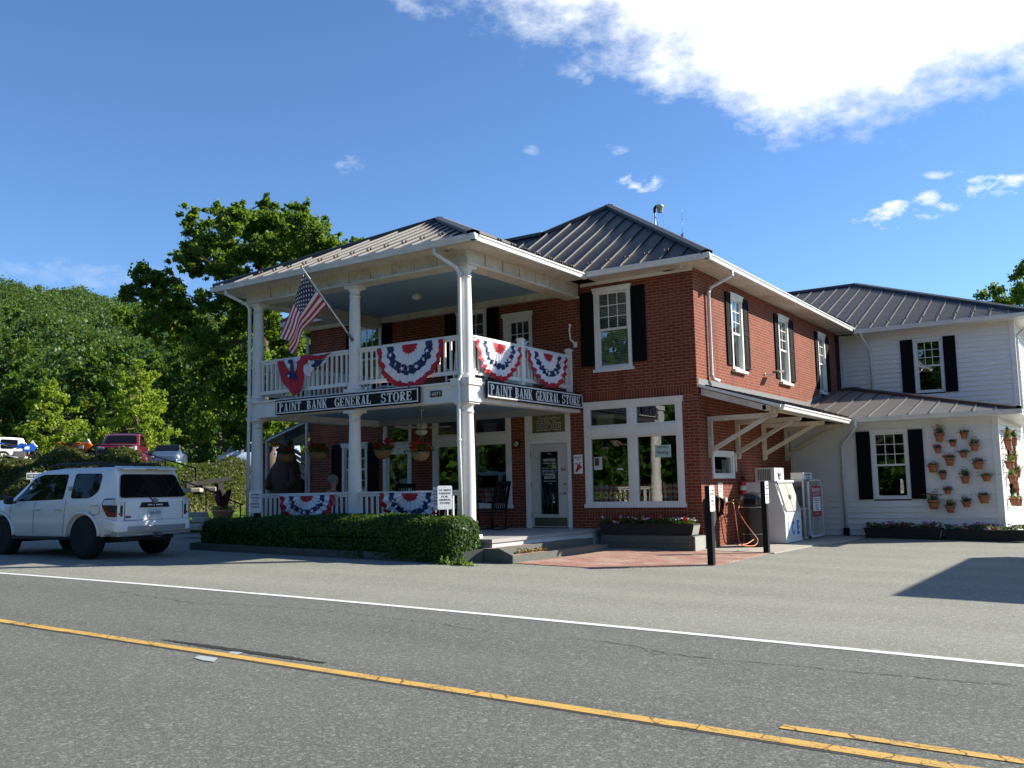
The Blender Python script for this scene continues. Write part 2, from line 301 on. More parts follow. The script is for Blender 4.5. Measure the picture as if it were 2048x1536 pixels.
# ------------------------------------------------------------ mesh helpers
class MB:
    def __init__(s): s.v=[]; s.f=[]; s.m=[]; s.sm=[]
    def add(s,vs,fs,mi=0,smooth=False):
        b=len(s.v); s.v.extend([tuple(v) for v in vs])
        for f in fs: s.f.append(tuple(i+b for i in f)); s.m.append(mi); s.sm.append(smooth)
        return s
    def box(s,a,b,mi=0):
        x0,y0,z0=[min(p,q) for p,q in zip(a,b)]; x1,y1,z1=[max(p,q) for p,q in zip(a,b)]
        return s.add([(x0,y0,z0),(x1,y0,z0),(x1,y1,z0),(x0,y1,z0),(x0,y0,z1),(x1,y0,z1),(x1,y1,z1),(x0,y1,z1)],[(0,3,2,1),(4,5,6,7),(0,1,5,4),(1,2,6,5),(2,3,7,6),(3,0,4,7)],mi)
    def prism(s,pts,vec,mi=0):
        pts=[Vector(p) for p in pts]; vec=Vector(vec); n=len(pts)
        nrm=Vector((0,0,0))
        for i in range(n): nrm+=pts[i].cross(pts[(i+1)%n])
        if nrm.dot(vec)>0: pts=pts[::-1]
        q=[p+vec for p in pts]
        fs=[tuple(range(n)),tuple(range(2*n-1,n-1,-1))]+[(i,i+n,(i+1)%n+n,(i+1)%n) for i in range(n)]
        return s.add(pts+q,fs,mi)
    def beam(s,a,b,w,h,mi=0,up=(0,0,1)):
        a=Vector(a); b=Vector(b); d=(b-a).normalized(); u=Vector(up); sd=d.cross(u)
        if sd.length<1e-5: sd=d.cross(Vector((1,0,0)))
        sd.normalize(); u=sd.cross(d).normalized()
        p=[a+sd*x*w/2+u*y*h/2 for x,y in ((-1,-1),(1,-1),(1,1),(-1,1))]
        return s.prism(p,b-a,mi)
    def tube(s,pts,r,n=8,mi=0,caps=True):
        pts=[Vector(p) for p in pts]; rs=r if isinstance(r,(list,tuple)) else [r]*len(pts)
        vs=[];fs=[]; prev=None
        for i,p in enumerate(pts):
            d=(pts[min(i+1,len(pts)-1)]-pts[max(i-1,0)]).normalized()
            if prev is None:
                a=Vector((0,0,1)) if abs(d.z)<.9 else Vector((1,0,0)); u=d.cross(a).normalized()
            else: u=(prev-d*prev.dot(d)).normalized()
            prev=u; w=d.cross(u)
            for k in range(n):
                t=2*math.pi*k/n; vs.append(p+(u*math.cos(t)+w*math.sin(t))*rs[i])
        for i in range(len(pts)-1):
            for k in range(n):
                a=i*n+k; b=i*n+(k+1)%n; fs.append((a,b,b+n,a+n))
        if caps: fs.append(tuple(range(n))[::-1]); fs.append(tuple(range((len(pts)-1)*n,len(pts)*n)))
        return s.add(vs,fs,mi,True)
    def lathe(s,prof,o,n=20,mi=0,axis=(0,0,1),flat=()):
        o=Vector(o); ax=Vector(axis).normalized(); a=Vector((1,0,0)) if abs(ax.x)<.9 else Vector((0,1,0))
        u=ax.cross(a).normalized(); w=ax.cross(u); vs=[];fs=[]
        for (r,z) in prof:
            for k in range(n):
                t=2*math.pi*k/n; vs.append(o+ax*z+(u*math.cos(t)+w*math.sin(t))*r)
        for i in range(len(prof)-1):
            for k in range(n):
                x=i*n+k; y=i*n+(k+1)%n; fs.append((x,y,y+n,x+n))
        fs.append(tuple(range(n))[::-1]); fs.append(tuple(range((len(prof)-1)*n,len(prof)*n)))
        return s.add(vs,fs,mi,True)
    def ball(s,c,r,n=10,mi=0,sc=(1,1,1),jit=0):
        vs=[];fs=[]; m=n//2+1
        for i in range(m+1):
            ph=math.pi*i/m
            for k in range(n):
                t=2*math.pi*k/n; q=1+random.uniform(-jit,jit)
                vs.append((c[0]+r*sc[0]*math.sin(ph)*math.cos(t)*q,c[1]+r*sc[1]*math.sin(ph)*math.sin(t)*q,c[2]+r*sc[2]*math.cos(ph)*q))
        for i in range(m):
            for k in range(n): a=i*n+k; b=i*n+(k+1)%n; fs.append((a,a+n,b+n,b))
        return s.add(vs,fs,mi,True)
    def mesh(s,name,mats):
        me=bpy.data.meshes.new(name); me.from_pydata(s.v,[],s.f)
        for m in (mats if isinstance(mats,(list,tuple)) else [mats]): me.materials.append(m)
        me.polygons.foreach_set('material_index',s.m); me.polygons.foreach_set('use_smooth',s.sm)
        me.update(); return me
    def build(s,name,mats,parent=None,local=False,bevel=0,label=None,cat=None,group=None,kind=None):
        if parent is not None and not local:
            o=Vector((0,0,0)); q=parent
            while q is not None: o+=Vector(q.location); q=q.parent
            s.v=[(v[0]-o.x,v[1]-o.y,v[2]-o.z) for v in s.v]
        ob=bpy.data.objects.new(name,s.mesh(name,mats)); COL.objects.link(ob)
        if parent is not None: ob.parent=parent
        if bevel:
            b=ob.modifiers.new('bevel','BEVEL'); b.width=bevel; b.segments=2; b.limit_method='ANGLE'; b.angle_limit=R(40)
        tag(ob,label,cat,group,kind); return ob
def tag(o,label=None,cat=None,group=None,kind=None):
    if label: o['label']=label
    if cat: o['category']=cat
    if group: o['group']=group
    if kind: o['kind']=kind
    return o
def thing(name,label,cat,loc=(0,0,0),rot=0,group=None):
    o=bpy.data.objects.new(name,None); COL.objects.link(o); o.location=loc; o.rotation_euler=(0,0,rot); o.empty_display_size=.2
    return tag(o,label,cat,group)
def copy_tree(o,parent=None):
    c=o.copy(); COL.objects.link(c)
    if parent is not None: c.parent=parent
    for ch in o.children: copy_tree(ch,c)
    return c
def cluster_mesh(name,cen,size,mat,squash=1.0,normals=None,parent=None,tri=False,**k):
    """many small leaf faces at the points cen"""
    cen=np.asarray(cen,float); n=len(cen); sz=size if np.ndim(size) else np.full(n,size)
    sz=sz*np.random.uniform(.7,1.3,n)
    a=np.random.normal(size=(n,3)); 
    if normals is not None: a=a*.55+np.asarray(normals)
    a[:,2]=a[:,2]*squash+ (0.25 if squash>1 else 0)
    a/=np.linalg.norm(a,axis=1)[:,None]
    b=np.random.normal(size=(n,3)); b-=a*(a*b).sum(1)[:,None]; b/=np.linalg.norm(b,axis=1)[:,None]; c=np.cross(a,b)
    s_=sz[:,None]
    P=np.stack([cen-b*s_*.62,cen-c*s_*.42+a*s_*.12,cen+b*s_*.62,cen+c*s_*.42+a*s_*.12],1).reshape(-1,3)
    me=bpy.data.meshes.new(name); me.vertices.add(4*n); me.vertices.foreach_set('co',P.ravel())
    me.loops.add(4*n); me.loops.foreach_set('vertex_index',np.arange(4*n)); me.polygons.add(n)
    me.polygons.foreach_set('loop_start',np.arange(0,4*n,4)); me.polygons.foreach_set('loop_total',np.full(n,4))
    me.materials.append(mat); me.update(calc_edges=True)
    ob=bpy.data.objects.new(name,me); COL.objects.link(ob)
    if parent is not None: ob.parent=parent
    tag(ob,**k); return ob
BASEF={}
def text_geo(s,bold=0.0,ext=.5,shear=0):
    cu=bpy.data.curves.new('lettering','FONT'); cu.body=s; cu.size=1; cu.extrude=.01; cu.offset=bold; cu.shear=shear; cu.resolution_u=2
    ob=bpy.data.objects.new('lettering',cu); COL.objects.link(ob)
    dg=bpy.context.evaluated_depsgraph_get(); me=bpy.data.meshes.new_from_object(ob.evaluated_get(dg))
    vs=[tuple(v.co) for v in me.vertices]; fs=[tuple(p.vertices) for p in me.polygons]
    bpy.data.objects.remove(ob); bpy.data.meshes.remove(me); bpy.data.curves.remove(cu)
    return vs,fs
def put_text(mb,s,O,U,V,w=None,h=None,bold=0.0,mi=0,thick=.004,anchor='c',shear=0):
    """letters centred at O, spanning w by h in the plane U,V"""
    vs,fs=text_geo(s,bold,shear=shear)
    if not vs: return
    xs=[v[0] for v in vs]; ys=[v[1] for v in vs]; x0,x1,y0,y1=min(xs),max(xs),min(ys),max(ys)
    O=Vector(O);U=Vector(U).normalized();V=Vector(V).normalized();Nn=U.cross(V)
    sy=(h/(y1-y0)) if h else w/(x1-x0); sx=(w/(x1-x0)) if w else sy
    cx=(x0+x1)/2 if anchor=='c' else x0
    out=[O+U*((x-cx)*sx)+V*((y-(y0+y1)/2)*sy)+Nn*((z/.01+1)*thick/2) for x,y,z in vs]
    mb.add(out,fs,mi)
# ------------------------------------------------------------ ground, lot, road
SLP=.018
FH=Vector((CF.x,CF.y,0)).normalized(); RH=Vector((FH.y,-FH.x,0))
def sstep(t): t=np.clip(t,0,1); return t*t*(3-2*t)
def terrain(x,y):
    x=np.asarray(x,float); y=np.asarray(y,float)
    h=-SLP*np.clip(x,-60,40)
    d=(x-CAM.x)*FH.x+(y-CAM.y)*FH.y; s=(x-CAM.x)*RH.x+(y-CAM.y)*RH.y
    px=1024+FPX*s/np.maximum(d,5)
    d0=31.0+np.maximum(0,px-300)*.075
    bank=(2.45-h*.55)*sstep((d-d0)/7.0)*(d>5)
    sl=np.clip(1-.00043*px,.12,1.5)
    hill=np.clip(d-82,0,330)*.262*sl*(d>5)
    far=np.where(d>412,-(d-412)*.02,0)
    back=np.clip(-d-32,0,90)*.22
    return h+np.where(px<2600,bank,0)+hill+far*(d>5)+back
def ramp_axis(a,b,step,far):
    c=list(np.arange(a,b+.01,step)); g=step; 
    while c[-1]<far: g*=1.22; c.append(c[-1]+g)
    g=step; lo=[]; p=a
    while p>-far: g*=1.22; p-=g; lo.append(p)
    return np.array(lo[::-1]+c)
gx=ramp_axis(-56,14,1.0,1500); gy=ramp_axis(-24,34,1.0,1500)
X,Y=np.meshgrid(gx,gy,indexing='ij'); Z=terrain(X,Y)
nx,ny=X.shape; ids=np.arange(nx*ny).reshape(nx,ny)
V=np.stack([X,Y,Z],-1).reshape(-1,3); F=np.stack([ids[:-1,:-1],ids[1:,:-1],ids[1:,1:],ids[:-1,1:]],-1).reshape(-1,4)
me=bpy.data.meshes.new('ground'); me.from_pydata(V.tolist(),[],F.tolist()); me.materials.append(GROUNDM)
me.polygons.foreach_set('use_smooth',[True]*len(F)); o=bpy.data.objects.new('ground',me); COL.objects.link(o); tag(o,kind='structure')
def gh(px,py):
    d=ray(px,py); t=(-SLP*CAM.x-CAM.z)/(d.z+SLP*d.x); return CAM+d*t
gz=lambda x,y: float(terrain(x,y)); gp=lambda x: -SLP*min(max(x,-60),40)
def sheet(name,xs,ylo,yhi,dz,mat,kind='structure',**k):
    mb=MB(); p=[(x,ylo(x),gp(x)+dz) for x in xs]; q=[(x,yhi(x),gp(x)+dz) for x in xs]; n=len(xs)
    mb.add(p+q,[(i,i+1,n+i+1,n+i) for i in range(n-1)]); return mb.build(name,mat,kind=kind,**k)
yw=lambda x: -10.47-.0043*max(0,2-x)**2*(1 if x>-40 else 1)+(.0 if x<2 else -.002*(x-2)**2)
xs=[x for x in np.arange(-60,40.1,1.5)]
sheet('parking_lot',xs,lambda x:max(yw(x),-40)-.3,lambda x:40,.004,LOT)
roadnear=lambda x: yw(x)-7.4 if x<2 else -17.9
sheet('road',xs,lambda x:max(-60,roadnear(x)),lambda x:yw(x)+.03+.05*math.sin(x*1.7)+.03*math.sin(x*4.1),.008,ROADM)
sheet('road_edge_line',xs,lambda x:yw(x)-.13,lambda x:yw(x)-.01,.012,LWHITE)
ye=lambda x: -13.83-.0043*max(0,-2.5-x)**2-(.01 if x<-1 else 0)
yx=[x for x in np.arange(-60,40.1,.5)]
sheet('centre_line',yx,lambda x:ye(x)-.06,lambda x:ye(x)+.06,.013,LYEL)
sheet('centre_line_second',[x for x in np.arange(6.05,40,.5)],lambda x:ye(x)+.255,lambda x:ye(x)+.355,.013,LYEL)
sheet('centre_line_margin',yx,lambda x:ye(x)-.095,lambda x:ye(x)+.07,.0105,simple('line_margin_tar',(.035,.035,.033),.9,var=.3))
# road repair seam and the two faded patches beside it
mb=MB(); a=gh(322,1281); b=gh(650,1328.5)
n=60
for i in range(n):
    u=i/n; w=.042*math.sin(math.pi*u)**.6+.010+random.uniform(-.014,.014); p=Vector(a).lerp(b,u); q=Vector(a).lerp(b,(i+1)/n)
    mb.add([(p.x,p.y-w,gp(p.x)+.012),(q.x,q.y-w,gp(q.x)+.012),(q.x,q.y+w,gp(q.x)+.012),(p.x,p.y+w,gp(p.x)+.012)],[(0,1,2,3)])
mb.build('road_seam_crack',simple('open_crack',(.01,.01,.01),.95),kind='structure')
def patch(name,pts,mat,dz=.015):
    P=[gh(px,py) for px,py in pts]; P=[(p.x,p.y,gp(p.x)+dz) for p in P]
    mb=MB(); mb.add(P,[tuple(range(len(P)))]); return mb.build(name,mat,kind='structure')
patch('road_survey_mark',[(388,1319),(398,1314),(436,1319),(428,1327),(405,1324)],LGHOST)
patch('road_survey_mark',[(462,1306),(486,1308),(476,1312),(456,1310)],LGHOST)
def crackline(pts,w):
    mb=MB(); P=[gh(px,py) for px,py in pts]; 
    fine=[]
    for a,b in zip(P,P[1:]):
        for k in range(12): q=a.lerp(b,k/12); fine.append(Vector((q.x+random.uniform(-.02,.02),q.y+random.uniform(-.022,.022),0)))
    for a,b in zip(fine,fine[1:]):
        ww=w*random.uniform(.3,1.2)
        mb.add([(a.x,a.y-ww,gp(a.x)+.012),(b.x,b.y-ww,gp(b.x)+.012),(b.x,b.y+ww,gp(b.x)+.012),(a.x,a.y+ww,gp(a.x)+.012)],[(0,1,2,3)])
    mb.build('road_crack',MATS['open_crack'],kind='structure')
crackline([(208,1181),(300,1195),(400,1209),(480,1211),(560,1216),(680,1225),(790,1240),(880,1250),(985,1268)],.006)
crackline([(1140,1278),(1220,1287),(1285,1297),(1330,1308),(1440,1322),(1560,1331),(1700,1346),(1830,1357),(1940,1367),(2048,1375)],.007)
crackline([(1290,1300),(1310,1312),(1330,1308)],.005); crackline([(1400,1380),(1450,1370),(1510,1360)],.004)
crackline([(230,1262),(300,1256),(360,1253),(400,1248)],.004)
# brick patio and concrete pad beside the steps
patio=[(-1.8,-4.95),(.13,-4.98),(1.62,-3.42),(1.56,-.3),(-.0,-.3),(-1.8,-.3)]
mb=MB(); mb.prism([(x,y,gp(x)-.05) for x,y in patio],(0,0,.066)); mb.build('brick_patio',PAVER,kind='structure')
mb=MB(); mb.prism([(x,y,gp(x)-.05) for x,y in [(-.02,-.28),(1.66,-.28),(1.72,2.6),(2.0,3.6),(2.0,6.4),(-.02,6.4)]],(0,0,.075)); mb.build('concrete_pad',CONC,kind='structure')
# ------------------------------------------------------------ wall helpers
class Face:
    """a vertical wall plane; h runs along it, d points out of it"""
    def __init__(s,ax,c,out): s.ax=ax; s.c=c; s.o=out
    def P(s,h,z,d=0):
        return Vector((h,s.c+s.o*d,z)) if s.ax=='x' else Vector((s.c+s.o*d,h,z))
    def box(s,mb,h0,h1,z0,z1,d0,d1,mi=0): mb.box(s.P(h0,z0,d0),s.P(h1,z1,d1),mi)
    def quad(s,mb,h0,h1,z0,z1,d=0,mi=0): mb.add([s.P(h0,z0,d),s.P(h1,z0,d),s.P(h1,z1,d),s.P(h0,z1,d)],[(0,1,2,3)],mi)
    def U(s): # direction to the right as seen from outside
        return (Vector((1,0,0)) if s.o<0 else Vector((-1,0,0))) if s.ax=='x' else (Vector((0,1,0)) if s.o>0 else Vector((0,-1,0)))
FRONT=Face('x',0,-1); SIDE=Face('y',0,1)
def wall(mb,F,h0,h1,z0,z1,ops,reveal=.12,mi=0,mr=0):
    hs=sorted({h0,h1}|{v for o in ops for v in o[:2]}); zs=sorted({z0,z1}|{v for o in ops for v in o[2:]})
    hs=[h for h in hs if h0<=h<=h1]; zs=[z for z in zs if z0<=z<=z1]
    for a,b in zip(hs,hs[1:]):
        for c,d in zip(zs,zs[1:]):
            m,n=(a+b)/2,(c+d)/2
            if any(o[0]<m<o[1] and o[2]<n<o[3] for o in ops): continue
            F.quad(mb,a,b,c,d,0,mi)
    for o in ops:
        a,b,c,d=o
        for q in (([a,c],[a,d]),([b,c],[b,d]),([a,c],[b,c]),([a,d],[b,d])):
            (p0,p1)=q; mb.add([F.P(p0[0],p0[1],0),F.P(p1[0],p1[1],0),F.P(p1[0],p1[1],-reveal),F.P(p0[0],p0[1],-reveal)],[(0,1,2,3)],mr)
def window(par,F,h0,h1,z0,z1,cols=3,rows=3,low=(1,1),head=.11,cas=.085,blind=False,sill=True,mat=None,split=.5,name='window',label=None,sillout=.06):
    mat=mat or WHITE; mb=MB()
    F.box(mb,h0,h0+cas,z0,z1,-.1,.028); F.box(mb,h1-cas,h1,z0,z1,-.1,.028)
    F.box(mb,h0-.02,h1+.02,z1-head,z1,-.1,.045); F.box(mb,h0-.035,h1+.035,z1-.03,z1+.012,-.1,.062)
    F.box(mb,h0+cas,h1-cas,z0,z0+.05,-.1,.02)
    a,b,c,d=h0+cas,h1-cas,z0+.05,z1-head; m=c+(d-c)*split; s=.045
    def sash(p,q,r,t,dd,nc,nr):
        F.box(mb,p,p+s,r,t,dd-.03,dd); F.box(mb,q-s,q,r,t,dd-.03,dd); F.box(mb,p+s,q-s,r,r+s,dd-.03,dd); F.box(mb,p+s,q-s,t-s,t,dd-.03,dd)
        for i in range(1,nc): x=p+s+(q-p-2*s)*i/nc; F.box(mb,x-.009,x+.009,r+s,t-s,dd-.026,dd-.004)
        for i in range(1,nr): z=r+s+(t-r-2*s)*i/nr; F.box(mb,p+s,q-s,z-.009,z+.009,dd-.025,dd-.003)
    sash(a,b,m-.02,d,-.012,cols,rows); sash(a,b,c,m+.02,-.047,*low)
    w=mb.build(name,mat,par,label=label)
    g=MB(); F.quad(g,a+.02,b-.02,m,d-.02,-.03); F.quad(g,a+.02,b-.02,c+.02,m,-.065); g.build('pane',GLASS,w)
    if sill:
        g=MB(); F.box(g,h0-.05,h1+.05,z0-.065,z0,-.08,sillout); g.build('sill',mat,w)
    if blind:
        g=MB(); n=int((d-c)/.042)
        for i in range(n):
            z=c+.02+i*.042; p=F.P(a+.03,z,-.085); q=F.P(b-.03,z,-.085); p2=F.P(b-.03,z+.03,-.105); q2=F.P(a+.03,z+.03,-.105)
            g.add([p,q,p2,q2],[(0,1,2,3)])
        g.build('blind',simple('blind_slats',(.50,.52,.46),.6),w)
    return w
def shutter(par,F,h0,h1,z0,z1,panels=2):
    mb=MB(); F.box(mb,h0,h1,z0,z1,.004,.028)
    st=.055; F.box(mb,h0,h0+st,z0,z1,.028,.042); F.box(mb,h1-st,h1,z0,z1,.028,.042)
    zz=[z0+.02+(z1-z0-.04)*i/panels for i in range(panels+1)]
    for i,z in enumerate(zz): 
        k=.05; F.box(mb,h0+st,h1-st,max(z0,z-k),min(z1,z+k),.028,.041)
    for i in range(panels): F.box(mb,h0+st+.035,h1-st-.035,zz[i]+.10,zz[i+1]-.10,.028,.037)
    return mb.build('shutter',SHUT,par)
def inset(poly,k=.0): return poly
def roof_face(par,poly,name='roof_panel',mat=None,rmat=None,sp=.5,off=.0,rib=(.02,.036),guards=None,up=None):
    """standing seam sheet: poly in 3D, seams run straight down the slope"""
    P=[Vector(p) for p in poly]; n=(P[1]-P[0]).cross(P[2]-P[0]).normalized()
    if n.z<0: n=-n
    dn=Vector((n.x,n.y,0)).normalized(); e=Vector((-dn.y,dn.x,0)); v=n.cross(e).normalized()
    if v.z<0: v=-v
    O=P[0]; q=[((p-O).dot(e),(p-O).dot(v)) for p in P]
    mb=MB(); mb.prism([p-n*.035 for p in P],n*.035); ro=mb.build(name,mat or ROOF,par)
    rb=MB(); us=[a for a,b in q]; u=math.ceil((min(us)-off)/sp)*sp+off; gl=[]
    while u<max(us):
        t=[]
        for i in range(len(q)):
            (a,b),(c,d)=q[i],q[(i+1)%len(q)]
            if (a-u)*(c-u)<0: t.append(b+(d-b)*(u-a)/(c-a))
        if len(t)>=2:
            lo,hi=min(t)+.02,max(t)-.07
            if hi-lo>.12:
                A=O+e*u+v*lo; B=O+e*u+v*hi
                rb.prism([A-e*rib[0]/2,A+e*rib[0]/2,B+e*rib[0]/2*.6,B-e*rib[0]/2*.6],n*rib[1])
                gl.append((A,hi-lo))
        u+=sp
    rb.build('seams',rmat or SEAM,ro)
    if guards:
        for i,(A,ln) in enumerate(gl):
            if ln<.9: continue
            g=MB(); c=A+v*guards+n*.06
            for s in (-.1,.1):
                if s<0 or True:
                    g.lathe([(.012,-.02),(.024,0),(.024,.02),(.008,.035)],c+e*s*.5,8,0,n)
                    g.beam(c+e*s*.5-v*.03,c+e*s*.5+v*.04+n*.03,.026,.010)
            g.build('snow_guard',simple('snow_guard_brass',(.10,.07,.045),.6,metal=.2),par)
    return ro
def cap(par,a,b,w=.13,name='ridge_cap',mat=None,n1=None,n2=None):
    """folded strip that covers a ridge or hip"""
    a=Vector(a);b=Vector(b);d=(b-a).normalized(); s=d.cross(Vector((0,0,1))).normalized(); mb=MB()
    up=s.cross(d).normalized(); 
    if up.z<0: up=-up
    k=.30
    for sg in (-1,1):
        q=[a+up*.075,b+up*.075,b+s*sg*w-up*(w*k-.075)+up*0,a+s*sg*w-up*(w*k-.075)]
        mb.prism(q,up*.012)
        mb.prism([a+s*sg*w-up*(w*k-.075),b+s*sg*w-up*(w*k-.075),b+s*sg*w-up*(w*k+.0),a+s*sg*w-up*(w*k+.0)],s*sg*-.012)
    return mb.build(name,mat or RIDGE,par)
def gutter(par,a,b,out,w=.13,h=.12,mat=None,name='gutter'):
    """K style gutter: a,b are the top outer edge line"""
    a=Vector(a);b=Vector(b);o=Vector(out)
    prof=[(0,0),(-.012,.0),(-.012,-.03),(-.03,-.055),(-.045,-h+.01),(-.055,-h),(-w,-h),(-w,-.02),(-w+.01,-.02),(-w+.01,-h+.012),(-.06,-h+.012),(-.03,-.05),(-.02,-.03),(-.02,-.008),(-.03,.0)]
    prof=[(0,0),(0,-.03),(-.02,-.05),(-.035,-h),(-w,-h),(-w,-.012),(-.03,-.012),(-.03,0)]
    mb=MB(); mb.prism([a+o*p+Vector((0,0,q)) for p,q in prof],b-a); return mb.build(name,mat or GUTTER,par)
def each(name,mat,par,*boxes):
    for a,b in boxes: mb=MB(); mb.box(a,b); mb.build(name,mat,par)
def spout(par,pts,name='downspout',w=.065,mat=None):
    mb=MB(); mb.tube(pts,w/1.6,8)
    for p in pts[1:-1]: mb.lathe([(w*.78,-.02),(w*.78,.02)],p,8)
    return mb.build(name,mat or GUTTER,par)
# ------------------------------------------------------------ the brick store
store=thing('general_store','two-storey red brick general store with a two-storey white columned porch','store',(-6.1,6,0))
ops_f=[(-2.91,-.38,.93,3.42),(-4.60,-3.30,.45,3.40),(-7.56,-5.03,.93,3.42),(-9.31,-8.30,.45,3.42),(-10.87,-9.90,1.36,2.78),
 (-2.55,-1.57,4.20,6.16),(-6.70,-5.73,4.20,6.14),(-5.20,-4.34,3.60,5.85),(-10.32,-9.36,4.20,6.17)]
mb=MB(); wall(mb,FRONT,-12.19,0,-.1,6.36,ops_f); mb.build('front_wall',BRX,store)
ops_s=[(2.27,3.08,4.22,6.12),(5.93,6.80,4.22,6.12),(9.80,10.60,4.22,6.12),(.66,2.02,1.56,2.20)]
mb=MB(); wall(mb,SIDE,0,12.4,-.2,6.36,ops_s); mb.build('side_wall',BRY,store)
mb=MB(); F=Face('y',-12.19,-1); wall(mb,F,0,5.66,-.1,6.36,[]); F=Face('y',-8.5,-1); wall(mb,F,5.66,12.4,-.1,6.36,[]); mb.build('west_wall',BRY,store)
mb=MB(); F=Face('x',5.66,1); wall(mb,F,-12.19,-8.5,-.1,6.36,[]); F=Face('x',12.4,1); wall(mb,F,-8.5,0,-.1,6.36,[]); mb.build('rear_wall',BRX,store)
# soldier courses over and under the shop windows
for x0,x1 in ((-3.25,-.10),(-7.9,-4.7)):
    for z0,z1 in ((3.425,3.64),(.71,.925)):
        if x0<-7 and z0<1: x1=-5.03
        mb=MB(); FRONT.box(mb,x0+(0.3 if z0<1 else 0),x1-(.25 if z0<1 else 0),z0,z1,-.05,.004); mb.build('soldier_course',BRS,store)
# bricked-up vent
mb=MB(); FRONT.box(mb,-12.02,-11.1,2.86,3.5,-.02,.004); mb.build('patched_brickwork',brick('patched_brick','x',False,1.25),store)
# interior rooms
mb=MB()
mb.box((-12.15,.14,.35),(-.04,12.3,.45)); mb.box((-12.15,.14,3.5),(-.13,12.3,3.6)); mb.box((-12.15,.14,6.22),(-.04,12.3,6.3))
mb.box((-12.1,5.4,.45),(-.1,5.5,6.3)); mb.box((-3.06,.14,3.6),(-3.0,5.4,6.22)); mb.box((-7.9,.14,.45),(-7.84,5.4,3.5))
mb.box((-4.7,.14,3.6),(-12.1,.6,3.61))
mb.build('interior',DARKIN,store)
SW=dict(blind=True)
window(store,FRONT,-2.55,-1.57,4.20,6.16,**SW); window(store,FRONT,-6.70,-5.73,4.20,6.14); window(store,FRONT,-10.32,-9.36,4.20,6.17)
window(store,FRONT,-10.87,-9.90,1.36,2.78,cols=3,rows=2,low=(3,2))
for y0,y1 in ((2.27,3.08),(5.93,6.80),(9.80,10.60)): window(store,SIDE,y0,y1,4.22,6.12,cols=2,rows=3,blind=True,sillout=.1)
for F,a,b,c,d in ((FRONT,-2.92,-2.575,4.30,6.10),(FRONT,-1.545,-1.20,4.30,6.10),(FRONT,-7.08,-6.73,4.3,6.08),(FRONT,-5.70,-5.34,4.3,6.08),(FRONT,-10.70,-10.35,4.3,6.1),(FRONT,-9.33,-8.98,4.3,6.1),
    (FRONT,-11.27,-10.9,1.32,2.76),(FRONT,-9.87,-9.5,1.32,2.76),(SIDE,1.93,2.245,4.30,6.10),(SIDE,3.105,3.50,4.30,6.10),(SIDE,5.60,5.90,4.30,6.10),(SIDE,6.83,7.28,4.30,6.10),(SIDE,9.49,9.77,4.30,6.10),(SIDE,10.63,10.98,4.30,6.10)):
    shutter(store,F,a,b,c,d)
# small side window
mb=MB(); F=SIDE
F.box(mb,.66,.75,1.56,2.20,-.1,.04); F.box(mb,1.90,2.02,1.56,2.20,-.1,.04); F.box(mb,.75,1.90,2.10,2.20,-.1,.045); F.box(mb,.75,1.90,1.56,1.64,-.1,.045)
F.box(mb,.75,.80,1.64,2.10,-.1,.015); F.box(mb,1.85,1.90,1.64,2.10,-.1,.015); F.box(mb,.80,1.85,2.06,2.10,-.1,.015); F.box(mb,.80,1.85,1.64,1.68,-.1,.015)
w=mb.build('window',WHITE,store); mb=MB(); F.quad(mb,.78,1.88,1.66,2.08,-.03); mb.build('pane',GLASS,w)
mb=MB(); F.box(mb,1.45,1.72,1.68,2.0,-.07,-.06); mb.build('taped_notice',simple('aged_paper',(.45,.47,.42),.8),w)
mb=MB(); F.box(mb,2.10,2.20,1.72,2.16,0,.03); mb.build('cover_plate',CREAM,store)
